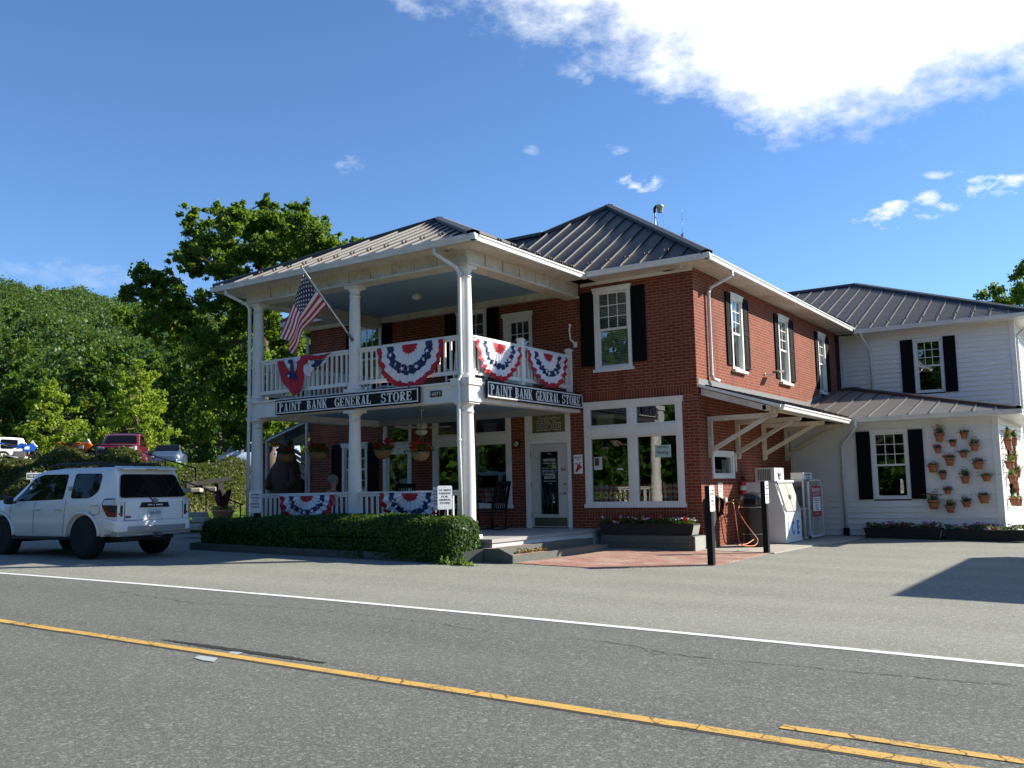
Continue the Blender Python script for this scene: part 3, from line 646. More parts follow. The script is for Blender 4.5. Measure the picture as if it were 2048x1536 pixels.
# shop windows
def shopwin(x0,x1,curtain=True):
    mb=MB(); F=FRONT; c=.12; xm=(x0+x1)/2
    F.box(mb,x0,x0+c,.93,3.42,-.1,.03); F.box(mb,x1-c,x1,.93,3.42,-.1,.03); F.box(mb,x0-.03,x1+.03,3.30,3.42,-.1,.05); F.box(mb,x0-.05,x1+.05,3.405,3.43,-.1,.085)
    F.box(mb,x0-.03,x1+.03,.93,1.02,-.1,.055); F.box(mb,x0+c,x1-c,2.62,2.80,-.1,.035); F.box(mb,x0+c,x1-c,2.60,2.625,-.1,.06); F.box(mb,x0+c,x1-c,2.79,2.82,-.1,.055)
    F.box(mb,xm-.075,xm+.075,1.02,2.60,-.1,.032); F.box(mb,xm-.075,xm+.075,2.82,3.30,-.1,.032)
    for a,b in ((x0+c,xm-.075),(xm+.075,x1-c)):
        for p,q in ((1.02,2.60),(2.82,3.30)):
            s=.05
            F.box(mb,a,a+s,p,q,-.08,.014); F.box(mb,b-s,b,p,q,-.08,.014); F.box(mb,a+s,b-s,p,p+s,-.08,.014); F.box(mb,a+s,b-s,q-s,q,-.08,.014)
    w=mb.build('shop_window',WHITE,store)
    for a,b in ((x0+c,xm-.075),(xm+.075,x1-c)):
        for p,q in ((1.02,2.60),(2.82,3.30)):
            g=MB(); F.quad(g,a+.03,b-.03,p+.03,q-.03,-.03); g.build('pane',GLASS,w)
    # gathered check curtain along the bottom
    if curtain:
        g=MB(); n=150; vs=[]; 
        for j in range(2):
            for i in range(n+1):
                x=x0+.1+(x1-x0-.2)*i/n; vs.append((x,.20+.03*math.sin(i*.9)+.012*math.sin(i*2.3),(1.05,1.47)[j]+.01*math.sin(i*1.7)))
        g.add(vs,[(i,i+1,n+2+i,n+1+i) for i in range(n)],0,True)
        t=NT('check_cloth') if 'check_cloth' not in MATS else None
        if t:
            ck=t.n('ShaderNodeTexChecker'); ck.inputs['Scale'].default_value=1; sp=t.n('ShaderNodeSeparateXYZ'); t.l(t.world(),sp.inputs[0])
            fx=t.math('GREATER_THAN',t.math('FRACT',t.math('MULTIPLY',sp.outputs[0],8)),.5); fz=t.math('GREATER_THAN',t.math('FRACT',t.math('MULTIPLY',sp.outputs[2],8)),.5)
            col=t.mix(t.math('MULTIPLY',t.math('ADD',fx,fz),.5),(.62,.58,.55,1),(.42,.02,.03,1)); MATS['check_cloth']=t.done(t.princ(col,.9))
        g.build('curtain',MATS['check_cloth'],w)
    return w
wr=shopwin(-2.91,-.38); wl=shopwin(-7.56,-5.03)
# notices behind and on the glass
PAPER=simple('white_paper',(.55,.58,.55),.7); BOARD=simple('cardboard',(.36,.29,.15),.8)
def card(name,par,x0,x1,z0,z1,mat,d=-.022,lines=None):
    g=MB(); FRONT.box(g,x0,x1,z0,z1,d-.003,d); return g.build(name,mat,par)
card('cardboard_sheet',wr,-2.63,-2.17,2.86,3.12,BOARD,-.1); card('paper_sheet',wl,-5.95,-5.55,2.86,3.1,simple('dim_paper',(.3,.34,.28),.8),-.1)
p=card('poster',wr,-2.69,-2.47,1.82,2.12,PAPER); card('picture',p,-2.665,-2.55,1.92,2.10,simple('poster_picture',(.10,.035,.03),.7),-.018)
card('small_card',wr,-2.08,-1.92,1.80,1.845,PAPER)
p=card('hanging_notice',wr,-1.10,-.70,2.06,2.34,simple('mint_paper',(.42,.55,.50),.7))
g=MB(); INK=simple('black_ink',(.02,.02,.02),.6)
put_text(g,'VERY HARD',(-.9,.018,2.29),(1,0,0),(0,0,1),w=.28,h=.045,thick=.002); put_text(g,'Working',(-.9,.018,2.16),(1,0,0),(0,0,1),w=.3,h=.10,bold=.01,thick=.002,shear=.3); g.build('lettering',INK,p)
g=MB(); g.tube([(-1.07,.03,2.34),(-.93,.03,2.53),(-.73,.03,2.34)],.004,5); g.build('hanging_string',simple('green_string',(.1,.3,.2),.7),p)
g=MB(); put_text(g,'GROCERIES',(-2.24,.018,1.21),(1,0,0),(0,0,1),w=.92,h=.17,bold=.01,thick=.003); g.build('lettering',simple('olive_letter_paint',(.30,.33,.04),.5),wr)
# ------------------------------------------------------------ doors
def door_main():
    F=FRONT; mb=MB(); x0,x1=-4.60,-3.30
    F.box(mb,x0,x0+.135,.45,3.40,-.1,.035); F.box(mb,x1-.085,x1,.45,3.40,-.1,.035); F.box(mb,x0-.02,x1+.02,3.31,3.40,-.1,.055)
    F.box(mb,x0+.135,x1-.085,2.50,2.72,-.1,.03); F.box(mb,x0+.135,x1-.085,2.72,2.77,-.1,.05); F.box(mb,x0+.135,x0+.20,2.77,3.31,-.08,.018); F.box(mb,x1-.14,x1-.085,2.77,3.31,-.08,.018); F.box(mb,x0+.20,x1-.14,3.26,3.31,-.08,.018)
    fr=mb.build('door_frame',WHITE,store)
    g=MB(); F.box(g,x0+.20,x1-.14,2.77,3.26,-.04,-.01); tp=g.build('transom_panel',simple('olive_panel',(.13,.12,.022),.6),fr)
    g=MB(); cx=(x0+x1)/2+.03
    put_text(g,'THE',(cx-.02,.009,3.205),(1,0,0),(0,0,1),w=.11,h=.04,thick=.004)
    put_text(g,'Swinging',(cx,.009,3.09),(1,0,0),(0,0,1),w=.68,h=.18,bold=.035,thick=.005,shear=.35)
    put_text(g,'BRIDGE',(cx,.009,2.92),(1,0,0),(0,0,1),w=.70,h=.20,bold=.045,thick=.005); g.build('lettering',simple('pale_outline_paint',(.6,.58,.5),.6),tp)
    g=MB()
    put_text(g,'Swinging',(cx,.003,3.09),(1,0,0),(0,0,1),w=.65,h=.15,bold=-.006,thick=.005,shear=.35)
    put_text(g,'BRIDGE',(cx,.003,2.92),(1,0,0),(0,0,1),w=.665,h=.165,bold=.0,thick=.005); g.build('lettering',INK,tp)
    # leaf with a tall glass light
    a,b=-4.455,-3.39; mb=MB()
    gl,gr,gb,gt=a+.27,b-.28,.78,2.30
    F.box(mb,a,gl,.47,2.49,-.05,.0); F.box(mb,gr,b,.47,2.49,-.05,.0); F.box(mb,gl,gr,.47,gb,-.05,.0); F.box(mb,gl,gr,gt,2.49,-.05,.0)
    for p in ((gl-.03,gl,gb-.03,gt+.03),(gr,gr+.03,gb-.03,gt+.03),(gl,gr,gb-.03,gb),(gl,gr,gt,gt+.03)): F.box(mb,*p,-.02,.016)
    d=mb.build('door',simple('door_enamel',(.52,.51,.47),.45,var=.06),store)
    g=MB(); F.quad(g,gl,gr,gb,gt,-.025); g.build('pane',GLASS,d)
    g=MB(); F.box(g,a+.07,b-.06,.49,.70,0,.004); g.build('kick_plate',simple('olive_kick_plate',(.11,.11,.07),.4,metal=.5),d)
    g=MB(); c=F.P(b-.10,1.50,0); g.lathe([(.03,0),(.03,.02),(.02,.03)],c,12,0,(0,-1,0)); c=F.P(b-.10,1.28,0); g.lathe([(.033,0),(.033,.018),(.012,.02),(.012,.05)],c,12,0,(0,-1,0)); g.beam(F.P(b-.10,1.28,.05),F.P(b-.24,1.275,.05),.02,.018); g.build('handle',STEEL,d)
    g=MB()
    for z in (.75,1.5,2.25): F.box(g,a-.012,a+.006,z-.06,z+.06,0,.014)
    g.build('hinge',STEEL,d)
    g=MB(); put_text(g,'Pull',(b-.14,-.001,1.86),(1,0,0),(0,0,1),w=.12,h=.075,bold=.02,thick=.003); g.build('lettering',INK,d)
    g=MB(); m=(gl+gr)/2; U=(1,0,0);Z=(0,0,1); y=.018
    put_text(g,'OPEN',(m,y,2.25),U,Z,w=.10,h=.03,bold=.01,thick=.002)
    put_text(g,'PAINT BANK',(m,y,2.10),U,Z,w=.36,h=.07,bold=.02,thick=.002); put_text(g,'GENERAL STORE',(m,y,2.02),U,Z,w=.36,h=.032,bold=.01,thick=.002)
    put_text(g,'HOURS',(m,y,1.96),U,Z,w=.12,h=.022,thick=.002); put_text(g,'MON-WED  9AM - 6PM',(m,y,1.90),U,Z,w=.42,h=.026,thick=.002); put_text(g,'THURS-SUN  9AM - 8PM',(m,y,1.84),U,Z,w=.44,h=.026,thick=.002)
    put_text(g,'Swinging',(m,y,1.74),U,Z,w=.30,h=.05,bold=.02,thick=.002,shear=.3); put_text(g,'BRIDGE',(m,y,1.67),U,Z,w=.31,h=.065,bold=.02,thick=.002); put_text(g,'RESTAURANT',(m,y,1.58),U,Z,w=.34,h=.03,thick=.002)
    put_text(g,'HOURS',(m,y,1.52),U,Z,w=.10,h=.022,thick=.002)
    g.build('glass_lettering',simple('white_letter_vinyl',(.6,.62,.6),.6),d)
door_main()
def door_left():
    F=FRONT; x0,x1=-9.31,-8.30; mb=MB()
    F.box(mb,x0,x0+.12,.45,3.42,-.1,.03); F.box(mb,x1-.09,x1,.45,3.42,-.1,.03); F.box(mb,x0-.02,x1+.02,3.31,3.42,-.1,.05); F.box(mb,x0+.12,x1-.09,2.55,2.72,-.1,.03); F.box(mb,x0+.12,x1-.09,2.72,2.75,-.1,.05)
    fr=mb.build('door_frame',WHITE,store); g=MB(); F.quad(g,x0+.12,x1-.09,2.75,3.31,-.03); g.build('pane',GLASS,fr)
    mb=MB(); a,b=x0+.12,x1-.09
    F.box(mb,a,a+.07,.47,2.55,-.05,0); F.box(mb,b-.07,b,.47,2.55,-.05,0); F.box(mb,a+.07,b-.07,2.42,2.55,-.05,0); F.box(mb,a+.07,b-.07,.47,.72,-.05,0)
    d=mb.build('door',WHITE,store); g=MB(); F.quad(g,a+.07,b-.07,.72,2.42,-.03); g.build('pane',GLASS,d)
    random.seed(3); g=MB()
    for i in range(46):
        x=random.uniform(a+.09,b-.2); z=random.uniform(1.15,2.3); w=random.uniform(.04,.10); h=random.uniform(.05,.13); an=random.uniform(-.3,.3)
        U=Vector((math.cos(an),0,math.sin(an)));V=Vector((-math.sin(an),0,math.cos(an))); o=Vector((x+.04,.026+.0004*i,z))
        g.add([o-U*w/2-V*h/2,o+U*w/2-V*h/2,o+U*w/2+V*h/2,o-U*w/2+V*h/2],[(0,1,2,3)])
    g.build('posted_notices',simple('notice_paper',(.22,.27,.24),.8,var=.3),d); card('notice_sheet',d,-8.75,-8.48,1.2,1.75,simple('dim_green_paper',(.22,.26,.19),.8))
door_left()
def door_upper():
    F=FRONT; x0,x1=-5.20,-4.34; mb=MB()
    F.box(mb,x0,x0+.08,3.6,5.85,-.1,.03); F.box(mb,x1-.08,x1,3.6,5.85,-.1,.03); F.box(mb,x0-.03,x1+.03,5.76,5.87,-.1,.05)
    fr=mb.build('door_frame',WHITE,store); a,b=x0+.08,x1-.08; mb=MB()
    gl,gr,gb,gt=a+.13,b-.02,4.7,5.62
    F.box(mb,a,gl,3.62,5.76,-.05,0); F.box(mb,gr,b,3.62,5.76,-.05,0); F.box(mb,gl,gr,3.62,gb,-.05,0); F.box(mb,gl,gr,gt,5.76,-.05,0)
    for i in (1,2): x=gl+(gr-gl)*i/3; F.box(mb,x-.011,x+.011,gb,gt,-.035,-.01)
    for i in (1,2): z=gb+(gt-gb)*i/3; F.box(mb,gl,gr,z-.011,z+.011,-.034,-.011)
    d=mb.build('door',WHITE,store); g=MB(); F.quad(g,gl,gr,gb,gt,-.025); g.build('pane',GLASS,d)
door_upper()
# ------------------------------------------------------------ roofs
EZ=6.45
roof_face(store,[(-9.1,-.6,EZ),(.6,-.6,EZ),(-4.25,4.22,9.59)],off=0.08,guards=.45)
roof_face(store,[(-12.8,-.6,EZ),(-9.1,-.6,EZ),(-5.66,2.83,8.69),(-9.37,2.83,8.69)],off=.4)
roof_face(store,[(.6,-.6,EZ),(.6,12.9,EZ),(-4.25,8.05,9.59),(-4.25,4.22,9.59)])
roof_face(store,[(-4.25,4.22,9.59),(-4.25,8.05,9.59),(-9.1,12.9,EZ),(-9.1,-.6,EZ)])
roof_face(store,[(.6,12.9,EZ),(-9.1,12.9,EZ),(-4.25,8.05,9.59)])
roof_face(store,[(-12.8,6.26,EZ),(-9.1,6.26,EZ),(-5.66,2.83,8.69),(-9.37,2.83,8.69)])
roof_face(store,[(-12.8,-.6,EZ),(-12.8,6.26,EZ),(-9.37,2.83,8.69)])
for a,b in (((.6,-.6,EZ),(-4.25,4.22,9.59)),((-5.66,2.83,8.69),(-4.25,4.22,9.59)),((-4.25,4.22,9.59),(-4.25,8.05,9.59)),((.6,12.9,EZ),(-4.25,8.05,9.59)),((-9.37,2.83,8.69),(-5.66,2.83,8.69)),((-12.8,-.6,EZ),(-9.37,2.83,8.69))): cap(store,a,b)
# porch roof
PZ=6.42; AP=(-6.36,-1.15,8.32); PB=(-6.36,2.27,8.32)
roof_face(store,[(-10.28,-5.05,PZ),(-2.45,-5.05,PZ),AP],name='porch_roof_panel',off=.25,guards=.42,mat=ROOFB)
roof_face(store,[(-2.45,-5.05,PZ),(-2.45,-.6,PZ),PB,AP],name='porch_roof_panel',off=.3,guards=.3)
roof_face(store,[(-10.28,-5.05,PZ),(-10.28,-.6,PZ),PB,AP],name='porch_roof_panel')
for a,b in (((-2.45,-5.05,PZ),AP),((-10.28,-5.05,PZ),AP),(AP,PB)): cap(store,a,b)
# eaves
gutter(store,(-2.40,-.66,EZ),(.68,-.66,EZ),(0,-1,0)); gutter(store,(-12.8,-.66,EZ),(-10.3,-.66,EZ),(0,-1,0)); gutter(store,(.66,-.68,EZ),(.66,12.4,EZ),(1,0,0))
gutter(store,(-10.34,-5.11,PZ),(-2.38,-5.11,PZ),(0,-1,0)); gutter(store,(-2.39,-5.10,PZ),(-2.39,-.55,PZ),(1,0,0)); gutter(store,(-10.34,-5.1,PZ),(-10.34,-.7,PZ),(-1,0,0))
for q in (((-2.45,-.55,6.33),(.55,-.001,6.36)),((-12.7,-.55,6.33),(-10.2,-.001,6.36)),((.001,-.55,6.331),(.55,12.4,6.361)),((-12.75,-.55,6.331),(-12.2,6.2,6.361))): each('soffit',CREAM,store,q)
each('frieze_board',WHITE,store,((-2.9,-.035,6.26),(-.0,-.0,6.33))); each('frieze_board',WHITE,store,((-12.2,-.035,6.22),(-9.8,-.0,6.33)))
mb=MB(); mb.box((-10.22,-5.0,6.30),(-2.51,-.62,6.325)); mb.build('porch_soffit',CREAM,store)
# crumbled patch in soffit (peeling boards hanging at the corners)
for cx,cy in ((-.42,-.3),(-3.35,-4.75)):
    mb=MB()
    for i in range(7): mb.box((cx+random.uniform(-.25,.25),cy+random.uniform(-.1,.1),6.27),(cx+random.uniform(-.2,.3),cy+random.uniform(-.1,.15),6.325))
    mb.build('peeling_board',CREAM,store)
# upper porch beam with battens, ceilings
mb=MB(); B0,B1=6.04,6.36
mb.box((-9.66,-4.55,B0),(-2.98,-4.25,B1)); mb.box((-3.28,-4.25,B0),(-2.98,-.0,B1)); mb.box((-9.66,-4.25,B0),(-9.36,-.0,B1))
mb.build('porch_beam',CREAM,store)
mb=MB()
for x in [-8.82,-8.16,-7.55,-6.92,-6.28,-5.63,-5.0,-4.37,-3.78]: mb.box((x-.018,-4.578,B0),(x+.018,-4.55,B1))
for y in [-3.9,-3.25,-2.6,-1.95,-1.3,-.65]: mb.box((-2.98,y-.018,B0),(-2.952,y+.018,B1))
mb.box((-9.7,-4.6,B0-.05),(-2.93,-4.2,B0)); mb.box((-3.33,-4.2,B0-.05),(-2.93,-.0,B0)); mb.box((-9.7,-4.2,B0-.05),(-9.3,-.0,B0)); mb.box((-9.3,-.14,B0+.06),(-3.33,-.0,6.28)); mb.build('porch_trim',CREAM,store)
mb=MB(); mb.box((-9.36,-4.25,6.26),(-3.28,-.001,6.285)); mb.build('porch_ceiling',BLUEC,store)
mb=MB(); mb.box((-9.36,-4.22,3.36),(-3.28,-.001,3.385)); mb.build('porch_ceiling',BLUEC,store)
# deck beam
mb=MB(); mb.box((-9.64,-4.50,3.20),(-3.0,-4.22,3.56)); mb.box((-3.28,-4.22,3.20),(-3.0,-.0,3.56)); mb.box((-9.64,-4.22,3.20),(-9.36,-.0,3.56))
mb.box((-9.67,-4.53,3.20),(-2.97,-4.50,3.235)); mb.box((-9.69,-4.55,3.56),(-2.95,-4.2,3.60)); mb.box((-3.28,-4.2,3.56),(-2.95,0,3.60)); mb.box((-9.69,-4.2,3.56),(-9.3,0,3.60)); mb.build('deck_beam',WHITE,store)
mb=MB(); mb.box((-9.3,-4.2,3.52),(-3.28,-.0,3.59)); mb.box((-9.36,-.12,3.2),(-3.28,-.001,3.36)); mb.build('deck_floor',FLOORP,store)
# columns
def column(x,y,z0,z1,r0,r1):
    mb=MB(); mb.box((x-r0*1.3,y-r0*1.3,z0),(x+r0*1.3,y+r0*1.3,z0+.07)); h=z1-z0
    mb.lathe([(r0*1.22,.07),(r0*1.25,.10),(r0*1.2,.13),(r0*1.02,.15),(r0,.17),(r0*.99,h*.33),(r0*.95,h*.6),(r1,h-.27),(r1,h-.24),(r1*1.13,h-.235),(r1*1.13,h-.21),(r1,h-.205),(r1,h-.12),(r1*1.1,h-.11),(r1*1.3,h-.075),(r1*1.36,h-.06)],(x,y,z0),28)
    mb.box((x-r1*1.48,y-r1*1.48,z1-.06),(x+r1*1.48,y+r1*1.48,z1-.001)); return mb.build('column',WHITE,store)
CX=(-9.43,-6.25,-3.16)
for x in CX: column(x,-4.37,.45,3.20,.15,.125)
for x in CX: column(x,-4.37,3.60,5.99,.135,.115)
for x in (-3.16,):
    mb=MB(); mb.box((x-.2,-4.57,3.22),(x+.2,-4.2,3.52)); mb.box((x-.235,-4.61,3.52),(x+.235,-4.17,3.66)); mb.box((x-.22,-4.59,3.18),(x+.22,-4.18,3.22)); mb.build('pedestal_block',WHITE,store)
# railings
def railing(a,b,z0,z1,par,skip=()):
    a=Vector(a);b=Vector(b); d=(b-a); ln=d.length; d.normalize(); r=thing('railing',None,None,tuple(a)); r.parent=par; 
    r.location=a-Vector(par.location)
    for k in ('label','category'): 
        if k in r: del r[k]
    s=Vector((0,0,1)).cross(d)
    mb=MB(); mb.beam(a+Vector((0,0,z1-.02)),b+Vector((0,0,z1-.02)),.10,.04); mb.beam(a+Vector((0,0,z1-.07)),b+Vector((0,0,z1-.07)),.05,.06); mb.build('top_rail',WHITE,r)
    mb=MB(); mb.beam(a+Vector((0,0,z0+.04)),b+Vector((0,0,z0+.04)),.05,.08); mb.build('bottom_rail',WHITE,r)
    n=int(round(ln/.152)); first=None
    for i in range(n):
        p=a+d*(ln*(i+.5)/n)
        if first is None:
            mb=MB(); mb.beam(p+Vector((0,0,z0+.08)),p+Vector((0,0,z1-.10)),.042,.042,up=d); first=mb.build('baluster',WHITE,r); fp=p
        else:
            c=first.copy(); COL.objects.link(c); c.parent=r; c.location=p-fp
    return r
for a,b in ((-9.29,-6.39),(-6.11,-3.30)):
    railing((a,-4.40,0),(b,-4.40,0),3.76,4.57,store); railing((a,-4.40,0),(b,-4.40,0),.58,1.41,store)
railing((-3.12,-4.22,0),(-3.12,-2.46,0),3.76,4.57,store); railing((-3.12,-2.34,0),(-3.12,-.36,0),3.76,4.57,store); railing((-9.5,-4.22,0),(-9.5,-.2,0),3.76,4.57,store)
for y in (-2.40,-.30):
    mb=MB(); mb.box((-3.18,y-.06,3.60),(-3.06,y+.06,4.68)); mb.box((-3.2,y-.08,4.68),(-3.04,y+.08,4.71)); mb.box((-3.17,y-.05,4.71),(-3.07,y+.05,4.735)); mb.build('railing_post',WHITE,store)
# porch floor and steps
mb=MB(); mb.box((-9.75,-4.62,.38),(-2.42,-.0,.45)); mb.build('porch_floor',FLOORP,store)
mb=MB(); mb.box((-9.7,-4.56,-.1),(-2.46,-.0,.38)); mb.build('porch_base',WHITE,store)
# downspouts on the store
xl=hit(501,700,y=-4.56).x; xr=hit(921,650,y=-4.56).x
spout(store,[(-9.85,-5.03,6.31),(-9.85,-5.0,6.20),(xl-.06,-4.68,5.98),(xl,-4.60,5.86),(xl,-4.58,3.6),(xl,-4.60,.3)])
spout(store,[(xr-.30,-5.03,6.31),(xr-.30,-5.0,6.18),(xr-.03,-4.66,5.93),(xr,-4.58,5.8),(xr,-4.57,3.75),(xr+.0,-4.66,3.6),(xr+.0,-4.66,2.4),(xr,-4.60,.5)])
spout(store,[(.60,.92,6.34),(.58,.92,6.22),(.13,.76,5.98),(.07,.74,5.86),(.07,.73,3.92),(.09,.78,3.83),(.16,.95,3.80)])
spout(store,[(-12.5,-.55,6.3),(-12.2,-.1,6.0),(-12.25,-.08,3.3),(-12.25,-.08,.3)])
# ------------------------------------------------------------ canopy over the side wall
roof_face(store,[(0.0,.10,3.66),(1.8,.10,3.10),(1.8,5.95,3.10),(0.0,8.3,3.66)],name='canopy_roof_panel',mat=ROOFB,off=.2)
mb=MB(); SIDE.box(mb,.06,8.25,3.665,3.80,0,.012); mb.prism([(.001,8.25,3.665),(.001,8.25,3.80),(.001,11.0,4.46),(.001,11.0,4.33)],(.012,0,0)); mb.build('flashing',simple('lead_flashing',(.19,.19,.19),.5,metal=.3),store)
mb=MB(); mb.prism([(0,.06,3.60),(1.83,.06,3.03),(1.83,.06,3.09),(0,.06,3.66)],(0,.04,0)); mb.build('rake_board',WHITE,store)
mb=MB(); mb.prism([(.04,.12,3.42),(1.50,.12,2.97),(1.50,.12,3.10),(.04,.12,3.57)],(0,.06,0)); mb.box((1.42,.12,3.0),(1.56,6.3,3.10)); mb.box((1.5,.3,2.95),(1.60,.62,3.10)); mb.build('canopy_beam',CREAM,store)
mb=MB(); mb.prism([(0.02,.12,3.60),(1.74,.12,3.04),(1.74,.12,3.07),(0.02,.12,3.63)],(0,6.2,0)); mb.build('canopy_boards',CREAM,store)
gutter(store,(1.87,.25,3.10),(1.87,6.05,3.05),(1,0,0),h=.11)
def bracket(y):
    mb=MB(); t=.09; a,b=y-t/2,y+t/2
    mb.box((.003,a,2.12),(.10,b,2.96)); mb.prism([(.003,a,2.12),(.10,a,2.12),(.10,a,2.06),(.08,a,2.03),(.05,a,2.02),(.003,a,2.02)],(0,t,0))
    mb.box((.10,a+.002,2.85),(1.50,b-.002,2.96)); mb.prism([(1.50,a+.002,2.96),(1.50,a+.002,2.85),(1.56,a+.002,2.86),(1.60,a+.002,2.90),(1.61,a+.002,2.96)],(0,t-.004,0))
    d=Vector((1.32,0,.70)); mb.prism([(.10,a+.006,2.15),(.10,a+.006,2.26),(1.24,a+.006,2.85),(1.40,a+.006,2.85)],(0,t-.012,0)); 
    return mb.build('bracket',CREAM,store)
for y in (.54,2.27,4.2,6.05): bracket(y)
# ------------------------------------------------------------ white clapboard annex
annex=thing('clapboard_annex','white clapboard two-storey wing with black shutters joined to the right end of the brick store','building',(2.6,9.5,0))
def clap(mb,F,h0,h1,z0,z1,ops,e=.152):
    n=int(math.ceil((z1-z0)/e))
    for k in range(n):
        a=z0+k*e; b=min(z1,a+e); m=(a+b)/2; segs=[(h0,h1)]
        for o in ops:
            if o[2]<m<o[3]:
                ns=[]
                for s in segs:
                    if o[0]>s[0] and o[1]<s[1]: ns+= [(s[0],o[0]),(o[1],s[1])]
                    else: ns.append(s)
                segs=ns
        for p,q in segs:
            mb.add([F.P(p,a,.030),F.P(q,a,.030),F.P(q,b,.004),F.P(p,b,.004)],[(0,1,2,3)])
            mb.add([F.P(p,a,.030),F.P(q,a,.030),F.P(q,a,.0),F.P(p,a,.0)],[(0,1,2,3)])
LF=Face('x',6.45,-1); LS=Face('y',5.2,1); UF=Face('x',12.4,-1)
o1=[(2.18,3.11,.93,2.78)]; o2=[(8.45,9.45,.93,2.78)]; o3=[(2.33,3.20,4.18,5.96)]; o4=[(16,17,4.2,5.96),(20,21,4.2,5.96)]
mb=MB(); clap(mb,LF,0.02,5.2,.0,3.02,o1); mb.build('front_wall',SIDING,annex)
mb=MB(); clap(mb,LS,6.45,12.4,-.08,3.02,o2); mb.build('east_wall',SIDING,annex)
mb=MB(); clap(mb,UF,.0,5.2,3.4,6.3,o3); mb.build('upper_front_wall',SIDING,annex)
mb=MB(); clap(mb,LS,12.4,24.2,-.08,6.3,o4); mb.build('upper_east_wall',SIDING,annex)
mb=MB(); mb.add([(5.19,24.2,-.1),(-12,24.2,-.1),(-12,24.2,6.3),(5.19,24.2,6.3)],[(0,1,2,3)]); mb.add([(-12,24.2,-.1),(-12,12.45,-.1),(-12,12.45,6.3),(-12,24.2,6.3)],[(0,1,2,3)]); mb.add([(-12,12.45,-.1),(-8.5,12.45,-.1),(-8.5,12.45,6.3),(-12,12.45,6.3)],[(0,1,2,3)]); mb.build('rear_wall',SIDING,annex)
mb=MB(); b=.11
for x,y,z0,z1,w in ((5.2,6.45,-.1,3.02,b),(5.2,12.4,3.1,6.3,b)):
    mb=MB(); mb.prism([(x-w,y-.04,z0),(x+.04,y-.04,z0),(x+.04,y+w,z0),(x,y+w,z0),(x,y,z0),(x-w,y,z0)],(0,0,z1-z0)); mb.build('corner_board',SIDING,annex)
each('corner_board',SIDING,annex,((.02,6.41,0),(.12,6.45,3.02))); each('corner_board',SIDING,annex,((.0,12.36,3.8),(.14,12.4,6.3)))
FND=simple('foundation',(.09,.10,.10),.8); each('foundation_strip',FND,annex,((.02,6.40,-.1),(5.19,6.45,.01))); each('foundation_strip',FND,annex,((5.2,6.46,-.2),(5.235,24.2,-.07)))
window(annex,LF,2.18,3.11,.95,2.78,mat=SIDING,head=.09,sill=False,cas=.07); window(annex,UF,2.33,3.20,4.20,5.96,mat=SIDING,head=.09,cas=.07,sill=False)
window(annex,LS,8.45,9.45,.95,2.78,mat=SIDING,head=.09,sill=True)
for y in (16,20): window(annex,LS,y,y+1,4.2,5.96,mat=SIDING,head=.09)
for F,a,b_,c,d in ((LF,1.81,2.165,.95,2.75),(LF,3.125,3.475,.95,2.75),(UF,1.94,2.315,4.18,5.95),(UF,3.215,3.57,4.18,5.95),(LS,8.08,8.43,.95,2.75),(LS,9.47,9.82,.95,2.75)):
    o=shutter(annex,Face(F.ax,F.c+F.o*.024,F.o),a,b_,c,d)
mb=MB(); mb.box((.15,6.62,.0),(5.05,6.7,3.0)); mb.box((.15,12.6,3.1),(5.05,12.7,6.2)); mb.build('interior',DARKIN,annex) if False else None
mb=MB(); mb.box((.1,6.5,.2),(5.15,12.3,.25)); mb.box((.1,6.5,2.95),(5.15,12.3,3.0)); mb.box((.1,10.3,.2),(5.15,10.35,3.0)); mb.box((.1,12.5,3.4),(5.15,24,3.45)); mb.box((-11.9,12.5,6.2),(5.15,24,6.25)); mb.box((.1,15.3,3.4),(5.15,15.35,6.2)); mb.build('interior',DARKIN,annex)
mb=MB(); mb.box((.003,11.95,3.85),(.02,12.36,6.3)); mb.build('recess_shade_panel',BLACK,annex)  # black strip paints in the shade of the recess between brick and annex
# things glimpsed in the upper room
for q in ((2.75,14.0,5.66),(3.3,14.6,5.5)): mb=MB(); mb.lathe([(.05,0),(.08,.05),(.05,.12)],q,10); mb.build('hanging_lamp',simple('amber_shade',(.5,.16,.03),.5),annex)
LR=3.10
roof_face(annex,[(1.8,5.95,LR),(5.75,5.95,LR),(.7,11.0,4.33),(0.02,11.0,4.33),(0.02,8.3,3.67)],mat=ROOFB,name='lower_roof_panel',off=.45,rib=(.022,.035))
roof_face(annex,[(5.75,5.95,LR),(5.75,12.38,LR),(.7,12.38,4.33),(.7,11.0,4.33)],mat=ROOFB,name='lower_roof_panel')
mb=MB(); mb.box((0.02,11.0,4.29),(.7,12.38,4.33)); mb.build('lower_roof_panel',ROOFB,annex); cap(annex,(5.75,5.95,LR),(.7,11.0,4.33),w=.09)
mb=MB(); mb.ball((.62,11.1,4.36),.16,10,0,(2.2,1,.5)); mb.build('ridge_end_cap',RIDGE,annex)
WZ=6.36; roof_face(annex,[(-12.6,11.8,WZ),(5.82,11.8,WZ),(-.7,18.32,9.2),(-6.1,18.32,9.2)],off=.25,guards=.5); roof_face(annex,[(5.82,11.8,WZ),(5.82,24.84,WZ),(-.7,18.32,9.2)]); roof_face(annex,[(5.82,24.84,WZ),(-12.6,24.84,WZ),(-6.1,18.32,9.2),(-.7,18.32,9.2)]); roof_face(annex,[(-12.6,24.84,WZ),(-12.6,11.8,WZ),(-6.1,18.32,9.2)])
for a,b_ in (((5.82,11.8,WZ),(-.7,18.32,9.2)),((-.7,18.32,9.2),(-6.1,18.32,9.2))): cap(annex,a,b_)
